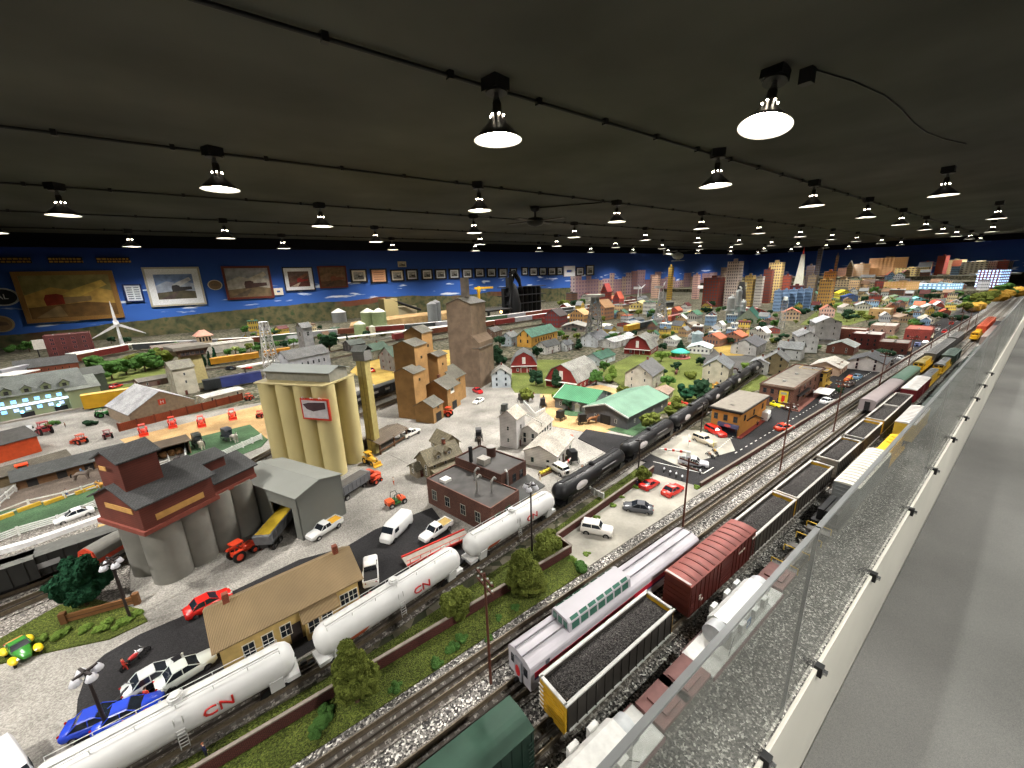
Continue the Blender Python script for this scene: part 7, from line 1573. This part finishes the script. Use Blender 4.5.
# brown wooden fence left, billboards
a=at(66,624);b_=at(138,604); L=(b_-a).length; t=T('timber_barrier','low brown timber barrier on the grass by the round dark tree','fence',((a.x+b_.x)/2,(a.y+b_.y)/2,0),ang(a,b_)); b=MB(); b.box(-L/2,L/2,-.003,.003,.006,.026,C((126,86,50),.8)); b.box(-L/2,L/2,-.0036,-.003,.015,.017,C((90,60,36),.8)); b.obj('plank',t)
for s in (-1,1): MB().box(s*L/2-.006,s*L/2+.006,-.006,.006,0,.034,C((110,74,42),.8)).obj('post',t)
# white low walls beyond fence (straw crates)
for i,(px,py) in enumerate([(8,571),(22,566),(34,562),(52,553),(62,548),(80,540),(92,535),(104,529)]):
    p=at(px,py,.0); tag(MB().blob((0,0,.008),.014,C((196,166,110),.9),2,.5,i,(1.3,.8,.7)).obj('rubble_heap',None,(p.x,p.y,0)),'small straw-coloured rubble heap beside the long dark train, %s from the left'%ORD[i],'rubble')
ribw=MB(); 
pw=Path([tuple(at(*p)[:2]) for p in ((-20,560),(30,546),(70,532),(115,516))],.05); ribbon(ribw,pw.p,(-.012,.012),0,.02,C((222,222,222),.6)); tag(ribw.obj('white_kerb'),'broad white kerb running between the white fence and the rubble heaps','kerb')
for i,(px,py) in enumerate([(2,520),(30,509),(56,502),(86,492)]):
    p=at(px,py); tag(MB().box(-.03,.03,-.006,.006,0,.016,C((206,166,50),.7)).obj('straw_bale',None,(p.x,p.y,0),.5),'yellow straw bale along the front of the riding pen fence, %s from the left'%ORD[i],'straw bale')
# ---- poles
def pole(px,py,top,label,arms=2):
    p=at(px,py); H=hgt(p,top); t=T('utility_pole',label,'utility pole',(p.x,p.y,0),TR); m=M_pole; MB().cyl((0,0,0),(0,0,H),.0032,m,.0022,n=8).obj('post',t)
    for k in range(arms):
        o=MB().box(-.002,.002,-.028,.028,H-.012-k*.018,H-.008-k*.018,m).obj('cross_arm',t)
        for s in (-1,-.45,.45,1): MB().blob((0,s*.024,H-.005-k*.018),.0022,C((176,186,176),.2),1,0).obj('insulator',o)
PL=[(491,685,573),(681,545,458),(779.7,471.6,402),(833,432.7,380),(878,391,352),(907,370.6,336),(929,355,324),(946,344,317),(957.5,336,312),(966.6,332,308),(975,325,304)]
for i,(a_,b_,c_) in enumerate(PL): pole(a_,b_,c_,'thin dark brown utility pole between the two tracks, %s from the camera'%ORD[i])
def street_lamp(px,py,top,label,heads=4):
    p=at(px,py); H=hgt(p,top); t=T('street_lamp',label,'street lamp',(p.x,p.y,0),.6); m=C((46,38,36),.5); MB().cyl((0,0,0),(0,0,H),.0034,m,.0024,n=8).obj('post',t); MB().box(-.017,.017,-.002,.002,H-.004,H,m).box(-.002,.002,-.017,.017,H-.004,H,m).obj('cross_arm',t)
    for k in range(heads): a=k*PI/2; MB().lathe([(0,.012),(.005,.011),(.009,.002),(.008,0),(0,0)],C((214,214,220),.3),(.015*math.cos(a),.015*math.sin(a),H-.014),12).obj('lamp_head',t)
street_lamp(532,552,484,'dark street lamp with four pale heads beside the white tank car at the factory')
street_lamp(131,620,561,'dark street lamp with white heads beside the dark green round tree'); street_lamp(125,600,558,'plain dark pole just behind the four-headed lamp at the left',0)
street_lamp(110,733,671,'slim street lamp standing over the blue car in the car park'); street_lamp(638,476,440,'dark lamp post at the car park corner by the crossing',0); street_lamp(700,440,403,'thin dark lamp post beside the black tank cars near the orange corner building',0)
# ---- crossing gear
def gate(px,py,rz,label):
    p=at(px,py); t=T('crossing_gate',label,'crossing gate',(p.x,p.y,0),rz); MB().box(-.008,.008,-.006,.006,0,.03,C((206,206,202),.5)).obj('mechanism',t); b=MB(); b.prism([(0,.022),(.12,.030),(.12,.034),(0,.032)],-.002,.002,M_white); b.obj('arm',t)
    for k in range(3): MB().box(.025+k*.032,.036+k*.032,-.0024,.0024,.024+k*.002,.034+k*.001,C((200,50,40),.5)).obj('red_band',t)
gate(565,470,.35,'white crossing gate arm on the far side of the black tank cars'); gate(688,458,2.2,'white crossing gate arm on the near side by the street corner')
p=at(713,449); t=T('crossing_sign','yellow square railway crossing sign on a short post','sign',(p.x,p.y,0),.4); MB().cyl((0,0,0),(0,0,.03),.0012,C((206,190,60),.5),n=6).obj('post',t); M=Matrix.Translation((0,0,.038))@Matrix.Rotation(PI/4,4,'Y'); MB().box(-.008,.008,-.001,.001,-.008,.008,C((226,206,40),.5),M).obj('plate',t); 
p=at(688,448); t=T('crossbuck','white and red crossing signal by the gate','crossing signal',(p.x,p.y,0),.6); MB().cyl((0,0,0),(0,0,.06),.0016,M_white,n=6).obj('post',t)
for s in (-1,1): MB().box(-.016,.016,-.001,.001,-.0025,.0025,M_white,Matrix.Translation((0,0,.055))@Matrix.Rotation(s*PI/4,4,'Y')).obj('blade',t)
MB().blob((0,-.004,.035),.005,C((206,60,40),.3),1,0).obj('signal_lens',t)
p=at(590,485); tag(MB().box(-.02,.02,-.012,.012,0,.01,C((206,80,40),.6)).obj('orange_box',None,(p.x-.12,p.y+.06,0),.3),'small orange box beside the first black tank car','box')
for i,(px,py,c_) in enumerate([(566,458,(206,190,80)),(560,459,(110,170,200)),(571,437,(200,80,60))]):
    p=at(px,py); tag(MB().box(-.014,.014,-.008,.008,0,.008,C(c_,.6)).obj('crate',None,(p.x,p.y,0),.5),'%s crate on the concrete before the white shop'%['yellow','light blue','red'][i],'crate')
c=at(545,474); t=T('planter','planter bed of yellow flowers before the white shop','planter',(c.x,c.y,0),rz); MB().box(-.03,.03,-.012,.012,0,.01,M_wood).obj('trough',t); b=MB(); [b.blob((-.024+k*.008,0,.014),.009,leafmat((176,160,60)),1,.4,k) for k in range(7)]; b.obj('flowers',t)
c=at(583,418); t=T('garden_mound','round green garden mound with the privy on it','garden',(at(575,412).x,at(575,412).y,0)); b=MB(); b.lathe([(0,.006),(.06,.006),(.085,.003),(.09,0)],M_dkgrass,n=24); b.obj('mound',t)
for i,(px,py) in enumerate([(670,405),(676,407),(681,403),(687,405),(662,408)]):
    p=at(px,py); tag(MB().box(-.02,.02,-.010,.010,0,.012,C((200,60,44),.6)).obj('picnic_table',None,(p.x,p.y,0),.4+i*.2),'red picnic table or cart by the black tank cars, %s from the left'%ORD[i],'table')
# carousel
p=at(680,358); t=T('carousel','round fairground ride with a turquoise top and pink sides','carousel',(p.x,p.y,0)); MB().cyl((0,0,0),(0,0,.012),.09,C((206,120,120),.6),n=20).obj('base',t); MB().lathe([(0,.095),(.03,.088),(.085,.062),(.085,.055),(0,.055)],C((70,190,170),.5),n=20).obj('canopy',t)
for k in range(8): a=k*PI/4; MB().cyl((.075*math.cos(a),.075*math.sin(a),.01),(.075*math.cos(a),.075*math.sin(a),.056),.004,C((226,150,150),.5),n=6).obj('pole',t)
# helicopter
d=ray(678,256); k=8.2/d.y; p=Vector((d.x*k,d.y*k,d.z*k+CAMH)); t=T('model_helicopter','grey model helicopter hanging in front of the blue wall','helicopter',tuple(p),-.3); m=C((176,180,176),.4)
MB().blob((0,0,0),.16,m,2,0,0,(1.5,.7,.75)).obj('fuselage',t); MB().cyl((-.1,0,.03),(-.62,0,.08),.05,m,.015,n=10).obj('tail_boom',t); MB().box(-.65,-.58,-.01,.01,.04,.2,m).obj('tail_fin',t); MB().cyl((0,0,.1),(0,0,.17),.015,M_dark,n=8).obj('mast',t)
for q in range(2): MB().box(-.55,.55,-.02,.02,.165,.172,C((120,120,116),.5),Matrix.Rotation(q*PI/2+.3,4,'Z')).obj('rotor_blade',t)
for s in (-1,1): MB().tube([(-.2,s*.09,-.16),(.22,s*.09,-.16)],.01,m).tube([(0,s*.09,-.16),(0,s*.05,-.08)],.008,m).obj('skid',t)
MB().cyl((0,0,.17),(0,0,ZC-p.z),.002,M_dark,n=4).obj('hanging_wire',t)
def farat(px,py):
    for lo,hi,z in ((0,14.4,0.),(14.6,16.9,.12),(17.1,18.9,.24),(19.1,21.4,.36)):
        p=at(px,py,z)
        if lo<=p.x<=hi and 0<p.y<9.: return p
    w=ray(px,py)
    for xt,z in ((21.,.36),(18.6,.24),(16.6,.12),(14.,0.)):
        p=Vector((xt,xt*w.y/w.x,z))
        if .95<p.y<8.9: return p
    return Vector((20.5,max(1.2,min(8.7,20.5*w.y/w.x)),.36))
# ================================================================ far districts: each block placed by ground point, width and height
LAST=[None]; FP=[]
def _fp():
    bpy.context.view_layer.update()
    for o in list(bpy.data.objects):
        if o.parent is None and o.get('category') not in (None,'ceiling lamp','picture','person','railway track','fence','conduit','guard panel','clip','sign','plaque','card','poster'):
            ms=[c for c in o.children if c.type=='MESH']+([o] if o.type=='MESH' else [])
            X_=[];Y_=[]
            for c in ms:
                for v in c.bound_box: q=c.matrix_world@Vector(v); X_.append(q.x); Y_.append(q.y)
            if X_:
                r_=max(max(X_)-min(X_),max(Y_)-min(Y_))/2
                if r_<.7: FP.append(((max(X_)+min(X_))/2,(max(Y_)+min(Y_))/2,r_*.9))
_fp()
def free(q,r_):
    if not(.9<q.y<9.1-r_ and q.x<21.8-r_): return False
    for s_ in (14.5,17.,19.):
        if abs(q.x-s_)<r_: return False
    if abs(q.z-(0 if q.x<14.5 else .12 if q.x<17 else .24 if q.x<19 else .36))>.01: return False
    return all((q.x-a)**2+(q.y-b)**2>(r_+c)**2 for a,b,c in FP)
def tower(px,by_,w,ty,wall,label,kind='facade',glass=(70,70,80),sx=None,rz=.15,depthk=.8,roof=None,cat='building',lit=None,name='city_building',gable=False):
    p=farat(px,by_); D=depth(p); W=w*D/F*.9; rad=W/2*1.05; u=Vector((p.x,p.y,0)).normalized(); ok=False
    for sc_ in (1.,.8,.62):
        for o_ in (0,.15,-.15,.3,-.3,.5,-.5,.75,-.75,1.):
            q=p+u*o_
            if free(q,rad*sc_): ok=True; break
        if ok: break
    if not ok and cat=='building' and px>850:
        for o_ in (.6,.9,1.2,1.6,2.,-.6,-1.,-1.5,2.5):
            q=Vector((p.x,min(8.4,max(1.3,p.y+o_)),p.z))
            if free(q,rad*.6): ok=True; sc_=.6; break
    if ok: p=q; D=depth(p); W=W*sc_
    elif cat=='house': LAST[0]=None; return None
    FP.append((p.x,p.y,rad*(sc_ if ok else 1.))); H=max(.03,hgt(p,ty)-p.z); t=T(name,label,cat,(p.x,p.y,p.z),rz); LAST[0]=t; s=W/2*.93; d=W*depthk/2
    m=WINM(wall,glass,1/max(.02,W/7) if sx is None else sx,1/max(.025,H/max(2,int(H/.06))),.5,.5,lit)
    if gable:
        b=MB(); b.prism([(-d,0),(-d,H*.62),(0,H),(d,H*.62),(d,0)],-s,s,m,axis='x'); b.obj('walls',t); b=MB(); b.prism([(-d*1.1,H*.60),(0,H),(d*1.1,H*.60),(d*1.1,H*.64),(0,H*1.04),(-d*1.1,H*.64)],-s*1.05,s*1.05,C(roof or (130,130,128),.7),axis='x'); b.obj('roof',t)
    else:
        MB().box(-s,s,-d,d,0,H,m).obj('walls',t); b=MB(); b.box(-s*1.02,s*1.02,-d*1.02,d*1.02,H,H+.012,C(roof or tuple(k*.85 for k in wall),.7)); b.box(-s*.3,s*.1,-d*.3,d*.3,H+.012,H+.03+H*.04,C(tuple(k*.8 for k in wall),.7)); b.obj('roof',t)
    return t
big=[(731,306,15,262,(196,180,170),'white high-rise with rows of windows, the tallest block left of the spire'),(772,302,15,263,(206,180,120),'pale yellow high-rise left of the tapering white spire'),
(765,303,10,270,(120,60,44),'rust-red block behind the pale yellow high-rise'),(747,306,10,276,(196,166,96),'ochre block between the two tallest high-rises'),(757,306,8,277,(206,200,190),'small white block beside the ochre one'),
(712,306,20,278,(118,56,42),'wide rust-brown block left of the white high-rise'),(722,306,7,278,(206,196,170),'narrow cream tower attached to the rust-brown block'),(669,300,5,267,(196,160,60),'slim golden tower in front of the painted skyline'),
(806,298,8,266,(64,50,44),'brown slab tower behind the tapering spire'),(813,297,5,249,(44,34,33),'dark brown tower, the highest near the spire'),(830,300,3,256,(120,100,90),'thin dark chimney-like tower right of the brown slabs'),
(823,306,14,280,(196,150,80),'tan office block with wide window bands below the spire'),(826,300,12,272,(206,140,70),'orange block behind the tan office block'),(757,306,7,284,(160,70,60),'pinkish red block low in the skyline'),
(784,302,9,276,(150,70,50),'red-brown block right of the pale yellow high-rise'),(809,302,9,276,(120,104,80),'olive brown block under the spire'),(794,307,14,286,(120,44,40),'small crimson block before the blue rowhouses'),
(740,308,8,283,(206,196,150),'little cream block left of the pinkish one'),(695,299,7,275,(190,150,140),'pink block by the golden tower'),(655,298,8,276,(196,160,140),'faded pink block left of the golden tower')]
for a in big: tower(*a)
c=farat(796,302); H=hgt(c,250)-c.z; t=T('spire_tower','tall tapering white tower with a red tip in the city','tower',(c.x,c.y,c.z),.2); MB().box(-.13,.13,-.13,.13,0,H*.92,C((190,190,176),.5),tx=.10,ty=.10).obj('shaft',t); MB().cyl((0,0,H*.9),(0,0,H*1.06),.02,C((206,50,44),.5),.002,n=8).obj('tip',t)
c=at(703,306)
for i in range(5): tower(776+i*7.5,311-i*.6,8,291-i*.5,(130,160,196),'light blue rowhouse in the terrace below the spire, %s from the left'%ORD[i],glass=(60,70,90),rz=.2)
p=at(734,318); 
for i,(px,py,r,h) in enumerate([(729,322,.055,.36),(736,321,.045,.46),(741,320,.05,.28)]):
    c=at(px,py); t=T('refinery_column','silver refinery vessel in the chemical works, %s from the left'%ORD[i],'tank',(c.x,c.y,0)); MB().cyl((0,0,0),(0,0,h),r,C((186,190,190),.35,.6),n=18).blob((0,0,h),r,C((186,190,190),.35,.6),2,0,0,(1,1,.6)).obj('vessel',t); MB().tube([(r*1.2,0,0),(r*1.2,0,h*1.1),(0,0,h*1.15)],.012,C((206,206,200),.4)).obj('pipe',t); MB().box(-r*1.4,r*1.4,-r*1.4,r*1.4,h*.5,h*.52,C((150,150,148),.5)).obj('platform',t)
c=at(739,310); t=T('coal_tower','black pointed coal tower behind the silver vessels','tower',(c.x,c.y,0),.2); MB().box(-.10,.10,-.10,.10,0,.35,M_dark,tx=.03,ty=.03).box(-.07,.07,-.07,.07,.35,.55,M_dark,tx=.03,ty=.03).obj('tower_body',t)
c=at(749,322); t=T('green_hall','hall with a steep dark green roof in mid town','hall',(c.x,c.y,0),.3); gable_walls(.5,.3,.06,.16,C((150,160,140),.7)).obj('walls',t); gable_roof(t,.5,.3,.06,.16,C((40,100,84),.6))
mid=[(714,345,22,333,(150,110,90),(186,104,70),'long terracotta-roofed row in mid town, left half'),(735,343,22,331,(150,110,90),(186,104,70),'long terracotta-roofed row in mid town, right half'),(756,337,14,327,(206,206,200),(224,226,224),'white-roofed shed beside the terracotta row'),
(770,338,18,326,(130,60,50),(150,150,146),'red-walled house with a grey roof beside the floodlight mast'),(700,352,28,343,(206,206,200),(206,222,224),'pale turquoise tent-roofed hall beyond the carousel'),(650,352,18,340,(140,110,84),(150,126,100),'small brown house behind the pylon foot'),
(638,348,14,336,(150,120,90),(130,100,80),'brown gabled house right of the second red barn'),(672,345,16,336,(196,196,190),(190,196,190),'white-roofed shed left of the turquoise hall'),(690,330,20,322,(140,120,100),(150,140,124),'taupe long shed in mid distance'),
(755,318,22,308,(120,54,50),(130,60,56),'maroon-roofed house in front of the rowhouses'),(790,320,20,308,(206,180,150),(196,120,96),'pink-roofed villa right of the maroon house'),(768,331,16,318,(110,96,80),(96,60,54),'dark red roofed house by the thin floodlight mast'),
(826,317,16,305,(196,160,150),(206,130,110),'salmon-roofed house behind the tallest white house'),(845,313,14,304,(206,200,190),(190,180,170),'pale cottage right of the salmon-roofed house'),(862,310,16,302,(190,186,180),(160,166,170),'grey cottage among the far trees'),
(850,301,20,294,(60,80,120),(50,90,160),'long building with a bright blue roof far in town'),(842,298,14,290,(206,196,60),(226,206,40),'bright yellow-roofed building far in town'),(872,300,14,293,(120,40,40),(110,36,36),'dark crimson building right of the blue-roofed one'),
(895,302,20,295,(150,150,120),(120,140,110),'long sage-roofed building in the far town'),(916,304,18,297,(120,190,200),(130,200,206),'turquoise-roofed long building in the far town'),(914,313,8,306,(190,226,230),(200,236,236),'small icy white tent in the far town'),
(889,315,10,303,(160,100,70),(140,90,70),'narrow brown building behind the tan one'),(928,312,16,304,(176,170,160),(170,166,158),'low grey warehouse in the far town'),(943,318,10,309,(150,80,60),(196,90,60),'orange-red roofed house near the far end of the street'),
(935,308,10,300,(190,90,70),(206,70,44),'red pointed-roof cottage in the far town'),(954,309,14,300,(150,146,140),(120,120,120),'grey gabled house beside the far thicket'),(902,322,16,314,(176,150,120),(150,130,110),'beige shop behind the bright brick-red building'),
(925,323,14,315,(200,190,170),(214,206,190),'cream cottage near the row of street cars'),(575,330,30,322,(120,110,106),(150,148,140),'grey engine shed by the long trains'),(630,330,26,321,(120,50,44),(160,162,160),'red engine house with a grey roof right of the trains'),
(603,315,18,300,(150,110,80),(170,130,90),'tan stepped warehouse before the painted skyline'),(580,318,30,309,(180,140,90),(206,170,120),'tan long roof beyond the freight trains'),(556,321,20,309,(110,44,40),(70,60,58),'red-sided works shed right of the blast furnace'),
(640,312,22,301,(196,176,110),(206,190,130),'straw-coloured long roofs behind the red engine house'),(618,310,10,292,(150,60,54),(170,80,60),'brick red pointed block in the far left city'),(606,306,10,284,(150,60,50),(150,60,54),'tall brick red building at the edge of the painted skyline')]
for px,py,w_,ty,wc,rc,lab in mid: tower(px,py,w_,ty,wc,lab,gable=True,roof=rc,name='town_building',rz=.1+.25*((px*7)%3))
# far right city
far=[(885,277,26,258,(196,150,110),'long theatre-like building with a cream framed sign front',(206,190,160)),(925,272,8,262,(180,60,40),'red-orange building in the far city',None),(910,276,22,268,(200,180,120),'sandy long hall in the far city',None),
(952,276,14,260,(206,196,150),'cream-yellow block in the far city',None),(975,278,26,262,(206,200,176),'long white hotel in the far city, right side',None),(990,288,20,270,(110,60,64),'purple-brown block with lit windows at the far right',None),
(962,293,14,283,(170,44,34),'scarlet block in front of the purple one',None),(1010,282,22,262,(190,180,180),'grey-white block at the far right edge',None),(1012,296,20,284,(176,170,130),'cream lit building above the far thicket',None),
(900,290,24,282,(190,150,90),'ochre long building behind the green roofs',None),(870,283,30,276,(196,130,90),'orange row of shops under the cream framed sign',None),(850,287,22,280,(206,186,150),'beige row left of the orange shops',None),
(940,290,28,284,(150,190,206),'glowing blue-white long hall in the far city',None),(930,284,16,277,(196,196,206),'pale hall beside the glowing one',None),(905,284,16,276,(206,206,200),'white flat hall in the far city',None),
(860,274,12,264,(206,190,170),'small cream tower block left of the theatre-like building',None),(845,278,16,268,(150,110,90),'brown block left of the small cream tower block',None),(1022,275,14,256,(150,60,50),'brick red block at the extreme right edge',None)]
for i,(px,py,w_,ty,wc,lab,rf) in enumerate(far):
    lit=((170,210,255),2.2) if 'glowing' in lab or 'lit' in lab else (((255,190,120),.5) if i%3==0 else None)
    tower(px,py,w_,ty,wc,lab,roof=rf,lit=lit,glass=(190,220,255) if lit and i%3 else (90,80,80),rz=1.2)

# low-rise filler of the far town: rows of small houses
g=random.Random(12); WN=['white','cream','tan','pale grey','brick red','yellow','sky blue','brown']; WC=[(206,204,198),(206,190,150),(176,146,106),(176,178,180),(140,60,48),(206,176,80),(130,160,190),(110,78,60)]
RN=['grey','dark grey','green','terracotta','white','maroon','brown']; RCc=[(136,138,138),(84,86,88),(66,110,86),(186,100,70),(214,214,210),(96,40,38),(120,92,70)]
used={}
def filler(n,x0,x1,y0,y1,where,wr=(10,17)):
    k=0; tries=0; pts=[]
    while k<n and tries<4000:
        tries+=1; px=g.uniform(x0,x1); py=g.uniform(y0(px) if callable(y0) else y0,y1(px) if callable(y1) else y1)
        if any(abs(px-a)<9 and abs(py-b)<4.5 for a,b in pts): continue
        q0=farat(px,py)
        pts.append((px,py)); a=g.randrange(8); r=g.randrange(7); 
        w_=g.uniform(*wr); key=(WN[a],RN[r],where); q=used.get(key,0)+1
        lab='small %s house with a %s roof %s'%(WN[a],RN[r],where)+('' if q==1 else ', %s such'%ORD[q-1])
        tower(px,py,w_,py-g.uniform(6,10),WC[a],lab,gable=g.random()<.75,roof=RCc[r],name='town_house',cat='house',rz=g.choice([.1,.4,1.6]),depthk=.7); 
        if LAST[0] is not None: k+=1; used[key]=q
filler(44,600,765,310,342,'left of the rowhouses')
filler(34,770,905,284,312,'behind the rowhouses',(8,14))
filler(30,880,955,288,324,'before the thicket',(7,12))
filler(26,850,1015,268,290,'under the far right skyline',(8,14))
filler(12,560,650,300,312,'before the painted skyline',(8,14))
filler(9,230,345,330,345,'beyond the orchard',(8,14))
filler(8,10,60,345,356,'at the far left near the hills',(10,16))
tower(40,362,44,357,(200,200,196),'long white platform roof behind the brown-red barn at the far left',gable=False,roof=(222,222,220),name='platform_roof',cat='platform')
for i,(a_,b_,wd,lab) in enumerate([((72,360),(135,349),.07,'long white station platform beside the wind turbine'),((0,385),(28,378),.12,'white snow-bright platform at the far left edge'),((240,375),(296,364),.05,'white trackside platform left of the grey station'),((335,344),(428,333),.06,'long white platform roof right of the grey station'),((428,333),(505,324),.10,'pale platform roofs left of the yellow depot'),((560,322),(640,312),.16,'long pale platform roofs right of the yellow depot')]):
    A=at(*a_);Bq=at(*b_); L=(Bq-A).length; c=(A+Bq)/2; t=T('platform_roof',lab,'platform',(c.x,c.y,0),ang(A,Bq)); MB().box(-L/2,L/2,-wd,wd,.07,.078,C((222,220,214),.6)).obj('canopy',t)
    n=max(2,int(L/.3)); 
    for k in range(min(n,14)): MB().cyl((-L/2+.05+k*(L-.1)/(min(n,14)-1 or 1),0,0),(-L/2+.05+k*(L-.1)/(min(n,14)-1 or 1),0,.07),.006,M_steel,n=6).obj('column',t)
    MB().box(-L/2,L/2,-wd*.6,wd*.6,0,.012,C((170,168,160),.8)).obj('platform_slab',t)

# small trees squeezed between the far houses
def fartrees(n,x0,x1,y0,y1,where,hh=(5,9)):
    k=0; tr=0
    while k<n and tr<3000:
        tr+=1; px,py=g.uniform(x0,x1),g.uniform(y0,y1); p=farat(px,py); h=g.uniform(*hh)*depth(p)/F
        if not free(p,h*.34): continue
        FP.append((p.x,p.y,h*.4)); c=g.choice(['dark','dark','green','olive']); kd=g.choice(['round','bush','round']); k+=1
        tree(px,py,h,'small %s %s %s, plant %d'%(nm[c],'tree' if kd=='round' else 'bush',where,k),c,kd,0,1.2,world=p,z=p.z,group='far trees '+where)
fartrees(46,560,760,305,345,'among the mid-distance roofs'); fartrees(40,765,900,288,345,'around the tallest white house and beyond')
fartrees(40,880,965,288,330,'among the far town roofs'); fartrees(12,240,345,330,350,'below the painted hills'); fartrees(10,10,100,345,362,'at the far left near the hills')
